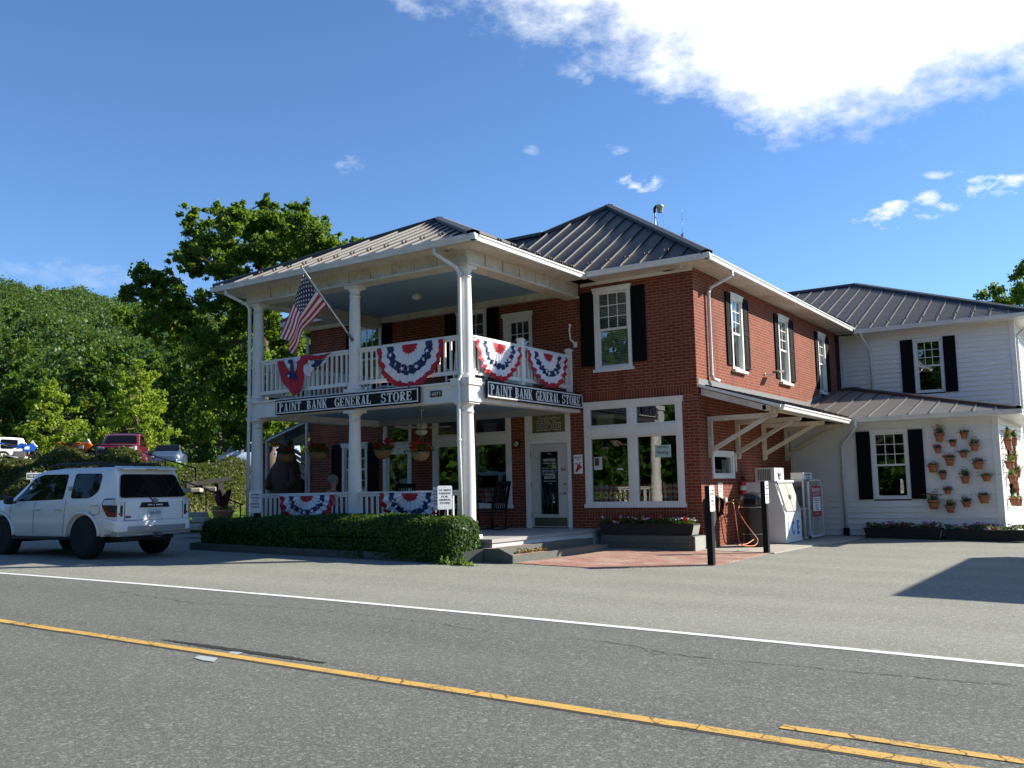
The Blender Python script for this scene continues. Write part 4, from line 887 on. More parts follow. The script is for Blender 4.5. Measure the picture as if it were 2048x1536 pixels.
gutter(annex,(.68,11.73,WZ),(5.89,11.73,WZ),(0,-1,0)); gutter(annex,(5.89,11.74,WZ),(5.89,24.9,WZ),(1,0,0)); gutter(annex,(1.87,5.88,LR),(5.83,5.88,LR),(0,-1,0),h=.11); gutter(annex,(5.82,5.9,LR),(5.82,12.4,LR),(1,0,0),h=.11)
for a,b_ in (((.6,11.85,6.24),(5.76,12.4,6.27)),((5.2,12.4,6.241),(5.76,24.8,6.271)),((1.7,5.99,2.98),(5.7,6.45,3.01)),((5.2,6.45,2.981),(5.7,12.35,3.011))): each('soffit',SIDING,annex,(a,b_))
each('frieze_board',SIDING,annex,((.02,6.412,2.80),(5.08,6.449,2.98)))
spout(annex,[(1.95,5.86,3.0),(1.95,5.9,2.86),(1.47,6.36,2.45),(1.44,6.38,2.30),(1.44,6.38,.18)]); spout(annex,[(.86,11.75,6.27),(.88,11.9,6.1),(1.0,12.3,5.75),(1.02,12.33,5.5),(1.02,12.33,4.2)],w=.06)
mb=MB(); mb.box((1.37,6.3,0.0),(1.51,6.42,.2)); mb.build('downspout_boot',BLACK,annex)
spout(annex,[(5.8,11.9,6.25),(5.75,12.0,6.1),(5.3,12.5,5.8),(5.27,12.55,5.6),(5.27,12.55,.1)],w=.06)
# ------------------------------------------------------------ steps, kerbs, planters
steps=thing('entrance_steps','gray timber and brick steps climbing from the patio to the porch','steps',(-2.0,-3,0))
mb=MB(); mb.box((-2.05,-4.96,-.05),(-1.72,-1.3,.165)); mb.box((-2.41,-4.96,-.05),(-2.09,-1.3,.295)); mb.build('brick_tread',PAVER,steps)
mb=MB(); mb.box((-1.72,-5.0,-.05),(-1.68,-1.28,.18)); mb.build('riser_board',TRIMD,steps); mb=MB(); mb.box((-2.09,-4.95,.12),(-2.05,-1.28,.31)); mb.build('riser_board',TRIMD,steps)
mb=MB(); mb.prism([(-2.33,-4.965,-.05),(-2.33,-4.965,.30),(-1.99,-4.965,.31),(-1.685,-4.965,.185),(-1.685,-4.965,-.05)],(0,-.05,0)); mb.build('side_board',TRIMD,steps)
k=thing('garden_kerb','gray timber kerb holding the bed of the hedge along the lot','kerb',(-6,-5.7,0))
def kb(a,b,z0,z1,nm='board'):
    mb=MB(); mb.prism([(a[0],a[1],gp(a[0])-.05),(b[0],b[1],gp(b[0])-.05),(b[0],b[1],z1),(a[0],a[1],z0)],Vector((0,.05,0)) if abs(b[0]-a[0])>abs(b[1]-a[1]) else Vector((-.05,0,0))); mb.build(nm,TRIMD,k)
kb((-9.95,-5.82),(-6.4,-5.74),.34,.27); kb((-6.38,-5.735),(-2.74,-5.62),.27,.21); kb((-2.74,-5.62),(-2.36,-5.0),.21,.29); kb((-9.95,-5.8),(-9.95,-4.7),.34,.34)
mb=MB(); mb.prism([(-9.9,-5.76,.1),(-2.78,-5.56,.1),(-2.45,-4.66,.1),(-9.9,-4.66,.1)],(0,0,.09)); mb.build('soil_bed',SOIL,k)
pl=thing('timber_plinth','dark green-gray timber ledge carrying the flower box under the shop window','plinth',(-1.1,-.3,0))
mb=MB(); mb.box((-2.2,-.62,-.06),(.03,-.56,.165)); mb.box((-2.2,-.62,.17),(.03,-.56,.335)); mb.box((-2.2,-.56,.27),(.03,-.01,.33)); mb.box((-.03,-.56,-.06),(.03,-.01,.27)); mb.build('timber',TRIMD,pl); mb=MB(); mb.box((.034,-.6,-.05),(.06,-.02,.32)); mb.build('end_board',simple('light_end_board',(.3,.3,.27),.7,var=.2),pl)
def flowers(par,pts,mats,size=.022,n=7,name='blossom',local=False):
    """little rosettes of petals at each point"""
    by={}
    for p,m in pts: by.setdefault(m.name,(m,[]))[1].append(p)
    for m,ps in by.values():
        g=MB()
        for p in ps:
            for k in range(n):
                t=2*math.pi*k/n+random.random(); q=Vector(p)+Vector((math.cos(t),math.sin(t),random.uniform(-.3,.5)))*size*.6; s=size*random.uniform(.5,.8)
                u=Vector((math.cos(t),math.sin(t),.4)).normalized()*s; v=Vector((-math.sin(t),math.cos(t),random.uniform(-.6,.6))).normalized()*s
                g.add([q-u-v*.3,q-u*.1-v,q+u,q-u*.1+v],[(0,1,2,3)])
        g.build(name,m,par,local=local)
def flowerbox(name,label,a,b,d,h,z,cols,lean=.05,group=None,n=46):
    """trough from a to b (x along front), depth d, height h"""
    t=thing(name,label,'planter',(((a+b)/2),d[0],z),0,group); y0,y1=d
    mb=MB(); mb.prism([(a+lean,y0,z),(b-lean,y0,z),(b,y0,z+h),(a,y0,z+h)],(0,y1-y0,0)); mb.build('box',TIMB,t)
    mb=MB(); mb.box((a-.01,y0-.012,z+h-.025),(b+.01,y1+.005,z+h+.006)); mb.build('rim',TIMB,t)
    mb=MB(); mb.prism([(b-lean+.004,y0+.01,z+.01),(b-lean+.004,y1-.01,z+.01),(b+.004,y1-.01,z+h-.03),(b+.004,y0+.01,z+h-.03)],(.012,0,0)); mb.build('end_panel',MATS['light_end_board'],t)
    pts=np.stack([np.random.uniform(a+.03,b-.03,900),np.random.uniform(y0+.02,y1,900),z+h+np.random.uniform(0,.11,900)],1)
    pts[:,2]+=.03*np.sin(pts[:,0]*7)
    o=cluster_mesh('leaves',pts-np.array(t.location),.045,PLANT,parent=t)
    fl=[]
    for i in range(n):
        x=random.uniform(a+.05,b-.05); m=random.choice(cols) if random.random()<.35 else cols[int(abs(math.sin(x*3.1))*len(cols))%len(cols)]
        c=Vector((x,random.uniform(y0-.02,y1),z+h+random.uniform(.04,.15)))
        for k in range(random.randint(1,4)): fl.append((c+Vector((random.uniform(-.05,.05),random.uniform(-.03,.03),random.uniform(-.03,.03))),m))
    flowers(t,fl,cols,.035)
    return t
flowerbox('window_flower_box','dark flower trough of red and white blooms on the timber ledge under the shop window',-2.28,.0,(-.55,-.18),.24,.34,[FRED,FWHI,FRED,FWHI],n=40)
flowerbox('flower_box','low dark flower trough beneath the big shuttered window of the white annex',1.98,3.84,(5.95,6.36),.25,-.03,[FWHI,FRED,FWHI,FPNK],group='troughs along the annex')
flowerbox('flower_box','low dark flower trough beneath the wall of clay pots, ending at the annex corner',3.90,5.85,(5.95,6.36),.25,-.07,[FRED,FWHI,FWHI,FPNK],group='troughs along the annex')
# clay pots on the annex wall
def pot_thing(c,out,r,h,bloom,kind,label):
    """c is the middle of the rim against the wall"""
    o=Vector(out); t=thing('clay_pot',label,'pot',tuple(Vector(c)+o*(r+.02)),0,'terracotta pots hung on the annex wall')
    mb=MB(); mb.lathe([(r*.62,-h),(r*.66,-h),(r*.93,-h*.28),(r*.93,-h*.25),(r*1.06,-h*.24),(r*1.08,0),(r*.95,0),(r*.9,-.03)],(0,0,0),18); mb.build('pot',TERRA,t,local=True)
    mb=MB(); mb.lathe([(r*1.09,-h*.26),(r*1.1,-h*.22)],(0,0,0),12); mb.beam(Vector((0,0,-h*.25))-o*(r+.02),Vector((0,0,-h*.25))-o*(r*.9),.03,.012); mb.build('wall_hook',BLACK,t,local=True)
    rh={'tall':.20,'bush':.14,'low':.07,'trail':.06}[kind]; n={'tall':150,'bush':150,'low':90,'trail':110}[kind]
    a=np.random.normal(size=(n,3)); a[:,0]*=r*.55;a[:,1]*=r*.55; a[:,2]=np.abs(a[:,2])*rh*.45
    if kind=='trail': a[:,:2]*=1.6
    cluster_mesh('leaves',a,.035,PLANT,parent=t)
    if bloom is not None:
        fl=[(Vector((random.gauss(0,r*.55),random.gauss(0,r*.55),rh*random.uniform(.5,1.15))),bloom) for _ in range({'tall':12,'bush':7,'low':14,'trail':5}[kind])]
        flowers(t,fl,None,.03,local=True)
    return t
POTS=[(1200,435,520,95,FYEL,'tall','tall clay pot of yellow daisies, top left of the annex wall display'),(1445,425,490,75,None,'trail','small clay pot of trailing green, highest in the middle of the display'),
(1333,520,570,65,None,'low','small clay pot with green tuft, just below left of the trailing one'),(1552,540,612,90,None,'bush','clay pot with a big leafy bush at the upper right of the display'),
(1183,582,636,65,FPNK,'low','tiny clay pot with dull pink bloom, under the tall yellow daisy pot'),(1440,625,680,70,None,'trail','small clay pot with sparse straggling stems near the middle of the display'),
(1302,680,762,88,FORG,'low','clay pot with stubby upright orange shoots, third row of the display'),(1592,720,795,112,FPNK,'low','broad clay pot with mauve blooms, at the right under the bushy pot'),
(1138,750,828,105,FWHI,'low','wide clay pot with white petals at the left edge of the display'),(1233,835,900,68,None,'low','small clay pot with dark tuft right of the white flowered pot'),
(1458,865,940,88,None,'tall','clay pot with a tall dense dark green plant in the centre of the display'),(1675,860,918,90,FYEL,'trail','clay pot with one bright yellow bloom near the right edge'),
(1283,1000,1045,75,FPNK,'low','squat clay pot crowned with a mound of violet blooms'),(1145,1105,1195,115,FORG,'tall','large clay pot of rangy orange marigolds at the lower left of the display'),
(1310,1162,1232,90,FYEL,'bush','clay pot of yellow blooms, lowest of all in the display'),(1472,1120,1175,85,None,'bush','low clay pot with dark green tuft, right of the lowest yellow pot'),
(1650,1055,1137,110,None,'low','broad clay pot with pale lettuce-like leaves at the lower right of the display')]
for cx,t_,b_,w,bl,kd,lb in POTS:
    p=hit(1640+cx/5.02,780+t_/5.02,y=6.36); q=hit(1640+cx/5.02,780+b_/5.02,y=6.36); s=w/5.02/77.5/2
    pot_thing((p.x,6.44,p.z),(0,-1,0),s*.93,p.z-q.z,bl,kd,lb)
POTS2=[(1878,480,598,80,FYEL,'tall','deep clay pot of yellow and purple blooms, topmost round the sunny corner'),(1948,470,560,50,FMAG,'bush','clay pot with trailing magenta blooms, second on the sunny east wall beside the top pot'),(1890,708,795,95,FORG,'bush','clay pot of bright orange marigolds nearest the corner on the sunny east wall'),(1948,670,760,55,FORG,'tall','clay pot of pale leaves and orange blooms behind the marigold pot on the east wall'),
(1922,855,940,85,None,'bush','clay pot of fresh green leaves on the sunny east wall below the marigolds'),(1985,800,880,45,FMAG,'bush','clay pot of hot magenta petunias high behind the green leafy pot'),(1955,915,990,70,FWHI,'low','plain clay pot directly under the green leafy pot on the east wall'),(1972,990,1035,50,None,'low','smallest clay pot in the lower cluster of the sunny east wall'),
(1935,1080,1165,100,None,'low','widest clay pot, lowest and nearest the corner on the east wall'),(2000,1095,1168,60,FYEL,'low','clay pot half hidden behind the widest pot on the east wall')]
for cx,t_,b_,w,bl,kd,lb in POTS2:
    p=hit(1640+cx/5.02,780+t_/5.02,x=5.33); q=hit(1640+cx/5.02,780+b_/5.02,x=5.33); s=w/5.02/77.5/2
    pot_thing((5.22,p.y,p.z),(1,0,0),max(.085,s*.93),p.z-q.z,bl,kd,lb)
# ------------------------------------------------------------ hand drawn sign letters (condensed slab serif)
def glyph(mb,ch,O,U,V,w,h,k=[0]):
    U=Vector(U);V=Vector(V);Nn=U.cross(V); st=.20*w/.62*1.0; 
    def poly(pts):
        k[0]=(k[0]+1)%9; d=.004+k[0]*.0004
        P=[Vector(O)+U*(x*w)+V*(y*h) for x,y in pts]; mb.prism(P,Nn*d)
    S_=.31; t=.085
    def vbar(x,y0=0,y1=1,serif='both',ww=.31): 
        poly([(x,y0),(x+ww,y0),(x+ww*.97,y1),(x+.03*ww,y1)])
        e=.10
        if serif in('both','bot'): poly([(x-e,y0),(x+ww+e,y0),(x+ww+e,y0+t*.55),(x+ww,y0+t),(x,y0+t),(x-e,y0+t*.55)])
        if serif in('both','top'): poly([(x-e,y1),(x+ww+e,y1),(x+ww+e,y1-t*.55),(x+ww,y1-t),(x,y1-t),(x-e,y1-t*.55)])
    def arc(cx,cy,rx,ry,a0,a1,w0,w1,n=12):
        pr=None
        for i in range(n+1):
            a=math.radians(a0+(a1-a0)*i/n); f=abs(math.cos(a)); ww=w0+(w1-w0)*f
            o=(cx+rx*math.cos(a),cy+ry*math.sin(a)); q=(cx+(rx-ww)*math.cos(a),cy+(ry-min(ww,.12)*.9)*math.sin(a))
            if pr: poly([pr[0],o,q,pr[1]] if a1>a0 else [pr[1],q,o,pr[0]])
            pr=(o,q)
    if ch=='P': vbar(.1); arc(.42,.74,.5,.26,-90,90,.08,.28); poly([(.1,.92),(.44,.92),(.44,1),(.1,1)]); poly([(.4,.48),(.44,.48),(.44,.56),(.38,.56)])
    elif ch=='A': poly([(.10,0),(.24,0),(.52,.9),(.44,1)]); poly([(.62,0),(.94,0),(.62,1),(.42,1)]); poly([(.26,.26),(.74,.26),(.72,.34),(.28,.34)]); poly([(0,0),(.34,0),(.34,.045),(0,.045)]); poly([(.54,0),(1.02,0),(1.02,.045),(.54,.045)])
    elif ch=='I': vbar(.33,ww=.34)
    elif ch=='N': vbar(.08,ww=.15); vbar(.78,ww=.15); poly([(.1,1),(.36,1),(.93,.0),(.72,0)])
    elif ch=='T': vbar(.35,0,1,'bot'); poly([(0,.90),(1,.90),(1,1),(0,1)]); poly([(0,.72),(.07,.72),(.12,.90),(0,.92)]); poly([(.93,.72),(1,.72),(1,.92),(.88,.90)])
    elif ch=='B': vbar(.08); arc(.40,.75,.46,.25,-90,90,.07,.26); arc(.42,.27,.53,.27,-90,90,.07,.28); poly([(.08,.92),(.42,.92),(.42,1),(.08,1)]); poly([(.2,.50),(.43,.50),(.43,.56),(.2,.56)]); poly([(.08,0),(.44,0),(.44,.08),(.08,.08)])
    elif ch=='K': vbar(.06); poly([(.3,.42),(.42,.36),(.90,.95),(.78,.95)]); poly([(.40,.52),(.56,.66),(.98,.0),(.66,0)]); poly([(.62,.95),(1,.95),(1,1),(.62,1)]); poly([(.58,0),(1.04,0),(1.04,.045),(.58,.045)])
    elif ch in 'GC': arc(.54,.5,.54,.52,48,312,.07,.30,20); poly([(.86,.62),(.93,.62),(.93,1.0),(.86,.97)]); (poly([(.66,0.04),(.98,.0),(.98,.44),(.66,.44)]),poly([(.52,.40),(1.06,.40),(1.06,.46),(.52,.46)])) if ch=='G' else None
    elif ch=='E': vbar(.06); poly([(.3,.92),(.86,.92),(.86,1),(.3,1)]); poly([(.80,.74),(.88,.72),(.88,1),(.72,.95)]); poly([(.3,.46),(.66,.46),(.66,.54),(.3,.54)]); poly([(.62,.38),(.68,.38),(.68,.62),(.62,.62)]); poly([(.3,0),(.9,0),(.9,.08),(.3,.08)]); poly([(.76,.03),(.92,0),(.95,.3),(.87,.26)])
    elif ch=='R': vbar(.08); arc(.42,.75,.48,.25,-90,90,.07,.27); poly([(.08,.92),(.44,.92),(.44,1),(.08,1)]); poly([(.3,.48),(.6,.50),(1.0,.0),(.68,0)]); poly([(.66,0),(1.06,0),(1.06,.05),(.66,.05)])
    elif ch=='L': vbar(.1); poly([(.3,0),(.92,0),(.92,.08),(.3,.08)]); poly([(.78,.04),(.93,0),(.96,.32),(.88,.28)])
    elif ch=='S':
        arc(.5,.74,.46,.27,30,270,.07,.26,16); arc(.5,.27,.48,.28,-150,90,.07,.27,16); poly([(.78,.70),(.86,.70),(.86,1),(.78,.96)]); poly([(.08,.0),(.16,.04),(.16,.32),(.08,.32)])
    elif ch=='O': arc(.5,.5,.52,.52,0,360,.06,.30,28)
def letters(mb,s,O,U,V,total,h,space=.42,gap=.16):
    wd={'I':.55,'N':1.1,'K':1.05,'A':1.05,' ':space,'G':1.12,'O':1.08}
    ws=[wd.get(c,1.0) for c in s]; T=sum(ws)+gap*(len(s)-1); u=total/T; x=0
    for c,w in zip(s,ws):
        if c!=' ':
            ww=w*u; glyph(mb,c,Vector(O)+Vector(U)*x,U,V,ww,h)
        x+=(w+gap)*u
SIGNW=simple('sign_letter_white',(.74,.74,.72),.5)
def store_sign(label,O,U,L_,H_,nz,gaps):
    """O lower left front corner of the board"""
    O=Vector(O);U=Vector(U);Z=Vector((0,0,1)); Nn=U.cross(Z); t=thing('store_sign',label,'sign',tuple(O),0,'general store name boards')
    mb=MB(); mb.prism([O,O+U*L_,O+U*L_+Z*H_,O+Z*H_],-Nn*.045); mb.build('board',BLACK,t)
    mb=MB(); e=.03; b=.026
    for p,q,r,s in ((e,L_-e,e,e+b),(e,L_-e,H_-e-b,H_-e),(e,e+b,e+b,H_-e-b),(L_-e-b,L_-e,e+b,H_-e-b)):
        mb.prism([O+U*p+Z*r,O+U*q+Z*r,O+U*q+Z*s,O+U*p+Z*s],Nn*.006)
    mb.build('border',SIGNW,t)
    mb=MB(); x=gaps[0]
    for w,(a,b_) in zip(('PAINT','BANK','GENERAL','STORE'),gaps[1]):
        letters(mb,w,O+U*(a*L_)+Z*(H_*.215),U,Z,(b_-a)*L_,H_*.57)
    mb.build('lettering',SIGNW,t); return t
store_sign('long black board lettered PAINT BANK GENERAL STORE across the front of the balcony',(-8.55,-4.60,3.22),(1,0,0),4.33,.345,None,(0,((.03,.195),(.24,.385),(.44,.69),(.755,.955))))
store_sign('black board lettered PAINT BANK GENERAL STORE on the end of the balcony by the steps',(-2.905,-4.02,3.27),(0,1,0),3.98,.38,None,(0,((.03,.23),(.26,.43),(.47,.72),(.75,.965))))
t=thing('house_number','small black plaque reading 16071 on the balcony beam','number plaque',(-3.9,-4.53,3.42))
mb=MB(); mb.box((-4.0,-4.528,3.33),(-3.70,-4.51,3.45)); mb.build('plate',BLACK,t); mb=MB(); put_text(mb,'16071',(-3.85,-4.529,3.39),(1,0,0),(0,0,1),w=.25,h=.075,bold=.0,thick=.004); mb.build('lettering',SIGNW,t)
t.location=(-3.85,-4.52,3.39)
for c in t.children: c.location=Vector(c.location)+Vector((-3.9,-4.53,3.42))-Vector((-3.85,-4.52,3.39))
# ------------------------------------------------------------ bunting
BR=simple('bunting_red',(.42,.012,.03),.7,var=.1); BW=simple('bunting_white',(.70,.70,.74),.7,var=.06); BB=simple('bunting_navy',(.014,.025,.095),.7,var=.1)
def star_pts(r): return [(r*(1 if i%2==0 else .42)*math.sin(math.pi*i/5),r*(1 if i%2==0 else .42)*math.cos(math.pi*i/5)) for i in range(10)]
def bunting(label,O,U,w,h,seed=0,pinch=1.0,group='fan buntings on the railings',jit=1.0):
    rnd=random.Random(seed); O=Vector(O); U=Vector(U).normalized(); Z=Vector((0,0,1)); Nn=U.cross(Z)
    t=thing('bunting_fan',label,'bunting',tuple(O),0,group)
    b0,b1=rnd.uniform(-.03,.04),rnd.uniform(-.02,.03); sg=rnd.uniform(-.05,.05); nt_,nr=150,34; ph=rnd.random()*6; npl=12
    def S(r,th,lift=0):
        pl=math.cos(th*2*npl+ph+1.2*math.sin(th*3)); am=.042*r*(.35+.65*math.sin(th))*jit
        x=.5*w*r*math.cos(th)*(1+.006*pl*r); z=-h*(r**pinch)*math.sin(th)*(1-.006*pl)*(1+.04*math.sin(3*th+ph)); d=am*pl+.035*math.sin(th)*r+.02*r*math.sin(5*th+ph)+.02
        z-=.03*r*math.sin(th*5+ph)*math.sin(th); x+=sg*r*math.sin(th)*h
        return O+U*(x+w/2)+Z*z+Nn*(d+lift)
    mb=MB(); vs=[]
    for j in range(nr+1):
        for i in range(nt_+1): vs.append(S(.02+.98*j/nr,math.pi*i/nt_))
    fs=[];ms=[]
    for j in range(nr):
        r=(j+.5)/nr; 
        for i in range(nt_):
            a=j*(nt_+1)+i; wv=.012*math.sin(i*.35+ph)*jit; q=r+wv
            m=0 if q<.24+b0 else 1 if q<.50+b0 else 2 if q<.67+b1 else 1 if q<.85+b1 else 0
            fs.append((a,a+1,a+nt_+2,a+nt_+1)); ms.append(m)
    mb.v=[tuple(v) for v in vs]; mb.f=fs; mb.m=ms; mb.sm=[True]*len(fs); f=mb.build('fan_cloth',[BR,BW,BB],t)
    mb=MB()
    for k in range(7):
        th=math.pi*(.06+.88*(k+.5)/7); c=S(.585,th,.012); e1=(S(.62,th,.012)-S(.55,th,.012)).normalized(); e2=(S(.585,th+.04,.012)-S(.585,th-.04,.012)).normalized()
        P=[c+e1*b*.06+e2*a*.06 for a,b in star_pts(1.0)]; 
        mb.add([c+Nn*.006]+[p+Nn*.01 for p in P],[(0,i+1,(i+1)%10+1) for i in range(10)])
    mb.build('stars',BW,t); mb=MB(); mb.beam(O+Nn*.02,O+U*w+Nn*.02,.012,.03); mb.build('header_tape',BW,t); return t
bunting('full red, white and navy fan bunting on the balcony front, right of the middle column',(-5.50,-4.46,4.52),(1,0,0),1.84,.96,1)
bunting('sunlit fan bunting on the end of the balcony next to the corner column',(-3.05,-4.20,4.50),(0,1,0),1.66,.82,2,jit=1.15)
bunting('shaded fan bunting on the end of the balcony next to the brick wall',(-3.05,-2.26,4.50),(0,1,0),1.75,.80,3,jit=1.15)
bunting('fan bunting on the ground floor railing left of the middle column',(-8.51,-4.46,1.36),(1,0,0),1.76,.66,4)
bunting('fan bunting on the ground floor railing between the middle column and the signpost',(-5.42,-4.46,1.38),(1,0,0),1.66,.72,5,jit=1.4)
# the wind-blown one
t=thing('bunting_fan','wind-blown fan bunting folded up over the balcony rail below the national flag','bunting',(-8.6,-4.46,4.5),0,'fan buntings on the railings')
def cloth(pts,name,mat,d,par,wav=.02):
    n=len(pts); mb=MB(); c=(sum(p[0] for p in pts)/n,sum(p[1] for p in pts)/n)
    rings=5; vs=[(c[0],-4.48-d,c[1])]
    dense=[]
    for i in range(n):
        a=pts[i];b=pts[(i+1)%n]
        for k in range(6): u=k/6; dense.append((a[0]+(b[0]-a[0])*u,a[1]+(b[1]-a[1])*u))
    m=len(dense)
    for r in range(1,rings+1):
        u=r/rings
        for (x,z) in dense:
            X_=c[0]+(x-c[0])*u; Z_=c[1]+(z-c[1])*u; vs.append((X_,-4.48-d-wav*math.sin(X_*31+Z_*9),Z_))
    fs=[(0,1+i,1+(i+1)%m) for i in range(m)]
    for r in range(rings-1):
        for i in range(m): a=1+r*m+i; b=1+r*m+(i+1)%m; fs.append((a,a+m,b+m,b))
    mb.add(vs,fs,0,True); return mb.build(name,mat,par)
cloth([(-8.62,4.50),(-8.40,4.50),(-8.33,4.15),(-8.17,3.88),(-7.98,3.86),(-7.93,4.05),(-7.90,4.40),(-7.78,4.52),(-7.72,4.3),(-7.72,3.85),(-7.86,3.70),(-8.05,3.66),(-8.28,3.86),(-8.46,4.05)],'outer_band',BR,.03,t)
cloth([(-8.42,4.51),(-7.80,4.54),(-7.90,4.10),(-7.96,3.84),(-8.2,3.88),(-8.36,4.12)],'white_band',BW,.01,t)
cloth([(-8.26,4.50),(-8.08,4.50),(-8.02,4.22),(-7.92,4.10),(-7.95,3.98),(-8.16,4.06),(-8.28,4.14),(-8.16,4.26)],'navy_band',BB,.045,t)
cloth([(-7.92,4.40),(-7.76,4.56),(-7.5,4.55),(-7.2,4.50),(-6.80,4.54),(-7.05,4.42),(-7.3,4.42),(-7.6,4.44),(-7.74,4.3)],'outer_band',BR,.06,t)
cloth([(-7.66,4.40),(-7.50,4.44),(-7.38,4.32),(-7.42,4.14),(-7.55,4.06),(-7.68,4.16)],'white_band',BW,.04,t,.04)
cloth([(-7.42,4.42),(-7.10,4.40),(-7.0,4.42),(-7.18,4.30),(-7.3,4.22),(-7.45,4.28)],'navy_band',BB,.05,t); cloth([(-7.12,4.41),(-6.86,4.50),(-7.1,4.26),(-7.22,4.28)],'white_band',BW,.035,t)
mb=MB()
for x,z,r in ((-8.17,4.36,.075),(-8.18,4.12,.05),(-7.38,4.37,.06)):
    P=[(x+a*r,-4.545,z+b*r) for a,b in star_pts(1)]; mb.add([(x,-4.55,z)]+P,[(0,i+1,(i+1)%10+1) for i in range(10)])
mb.build('stars',BW,t)
# ------------------------------------------------------------ flag and pole
P0=Vector((-6.22,-4.50,4.79)); P1=Vector((-6.34,-5.88,6.16))
t=thing('flag_pole','white angled flag pole bracketed to the middle balcony column','flag pole',tuple(P0))
mb=MB(); mb.tube([P0,P1],[.018,.014],10); mb.build('pole',WHITE,t); mb=MB(); mb.ball(P1+(P1-P0).normalized()*.02,.03,10); mb.build('finial',simple('gold_finial',(.5,.35,.1),.35,metal=.6),t)
mb=MB(); mb.tube([P0-(P1-P0).normalized()*.02,P0+(P1-P0)*.09],.028,10); mb.lathe([(.05,0),(.05,.02)],P0+Vector((0,.02,-.02)),12,0,(0,-1,0)); mb.build('bracket',STEEL,t); mb=MB(); mb.lathe([(.03,-.02),(.03,.02)],P0+(P1-P0)*.46,10,0,P1-P0); mb.build('clip_ring',WHITE,t)
t=thing('national_flag','striped red and white flag with starred blue canton hanging from the angled pole','flag',tuple(P0+(P1-P0)*.9))
def bez(pts,u):
    n=len(pts)-1; s=u*n; i=min(int(s),n-1); f=s-i
    def g(k): return pts[max(0,min(n,k))]
    p0,p1,p2,p3=g(i-1),g(i),g(i+1),g(i+2)
    return tuple(.5*((2*p1[k])+(-p0[k]+p2[k])*f+(2*p0[k]-5*p1[k]+4*p2[k]-p3[k])*f*f+(-p0[k]+3*p1[k]-3*p2[k]+p3[k])*f**3) for k in (0,1))
top=[(607,547),(591,594),(575,636),(558,673)]; bot=[(653.6,611),(625,642),(604,664),(597,693),(586,710)]; hoi=[(607,547),(653.6,611)]; fly=[(558,673),(568,679),(579,683),(578,700),(586,710)]
def FS(u,v,off=0):
    a=bez(top,u);b=bez(bot,u);c=bez(hoi,v);d=bez(fly,v)
    px=(1-v)*a[0]+v*b[0]+(1-u)*c[0]+u*d[0]-((1-u)*(1-v)*607+u*(1-v)*558+(1-u)*v*653.6+u*v*586)
    py=(1-v)*a[1]+v*b[1]+(1-u)*c[1]+u*d[1]-((1-u)*(1-v)*547+u*(1-v)*673+(1-u)*v*611+u*v*710)
    yy=-5.84+.66*v*(1-.4*u)-.05*u+.07*u*math.sin(v*7+u*3)+.03*math.sin(u*9)*u-off
    return hit(px,py,y=yy)
nu,nv=60,78; mb=MB(); vs=[FS(i/nu,j/nv) for j in range(nv+1) for i in range(nu+1)]; fs=[];ms=[]
for j in range(nv):
    for i in range(nu):
        a=j*(nu+1)+i; s=int((j+.5)/nv*13); fs.append((a,a+1,a+nu+2,a+nu+1)); ms.append(2 if (i+.5)/nu<.42 and s<7 else (0 if s%2==0 else 1))
mb.v=[tuple(v) for v in vs]; mb.f=fs; mb.m=ms; mb.sm=[True]*len(fs); fl=mb.build('flag_cloth',[simple('flag_red',(.40,.012,.03),.6),simple('flag_white',(.62,.61,.66),.6),simple('flag_blue',(.012,.018,.075),.6)],t)
mb=MB()
for r in range(9):
    for c in range(6 if r%2==0 else 5):
        u=.42*((c+.5)/6 if r%2==0 else (c+1)/6); v=(r+.75)/9.5*7/13
        C_=FS(u,v,.006); e1=(FS(u+.01,v,.006)-C_).normalized(); e2=(FS(u,v+.012,.006)-C_).normalized(); P=[C_+e1*a*.026+e2*b*.026 for a,b in star_pts(1)]
        mb.add([C_]+P,[(0,i+1,(i+1)%10+1) for i in range(10)])
mb.build('stars',MATS['flag_white'],t)
# ------------------------------------------------------------ ceiling fan, lamps
t=thing('ceiling_fan','cream ceiling fan with a light bowl under the ground floor porch ceiling','ceiling fan',(-6.14,-2.2,3.36)); mb=MB()
mb.lathe([(.07,-.0),(.06,-.05),(.015,-.06),(.015,-.30),(.05,-.31),(.11,-.33),(.13,-.36),(.13,-.46),(.08,-.49)],(0,0,0),18); mb.build('motor',FANW,t,local=True)
for k in range(5):
    a=2*math.pi*k/5+.5; d=Vector((math.cos(a),math.sin(a),0)); s=Vector((-d.y,d.x,.22)).normalized(); mb=MB(); P=[d*.2-s*.05,d*.62-s*.075,d*.70-s*.04,d*.70+s*.04,d*.62+s*.075,d*.2+s*.05]; mb.prism([p+Vector((0,0,-.44)) for p in P],(0,0,.008)); mb.beam(d*.1+Vector((0,0,-.43)),d*.26+Vector((0,0,-.435)),.02,.01); mb.build('blade',FANW,t,local=True)
mb=MB(); mb.lathe([(.06,-.49),(.14,-.52),(.15,-.55),(.11,-.61),(.03,-.64)],(0,0,0),18); mb.build('light_bowl',simple('frosted_glass',(.6,.6,.52),.3),t,local=True)
mb=MB(); mb.tube([(.05,0,-.5),(.05,0,-.78)],.004,5); mb.ball((.05,0,-.8),.012,6); mb.tube([(-.04,0.02,-.5),(-.04,.02,-.74)],.004,5); mb.build('pull_chain',FANW,t,local=True)
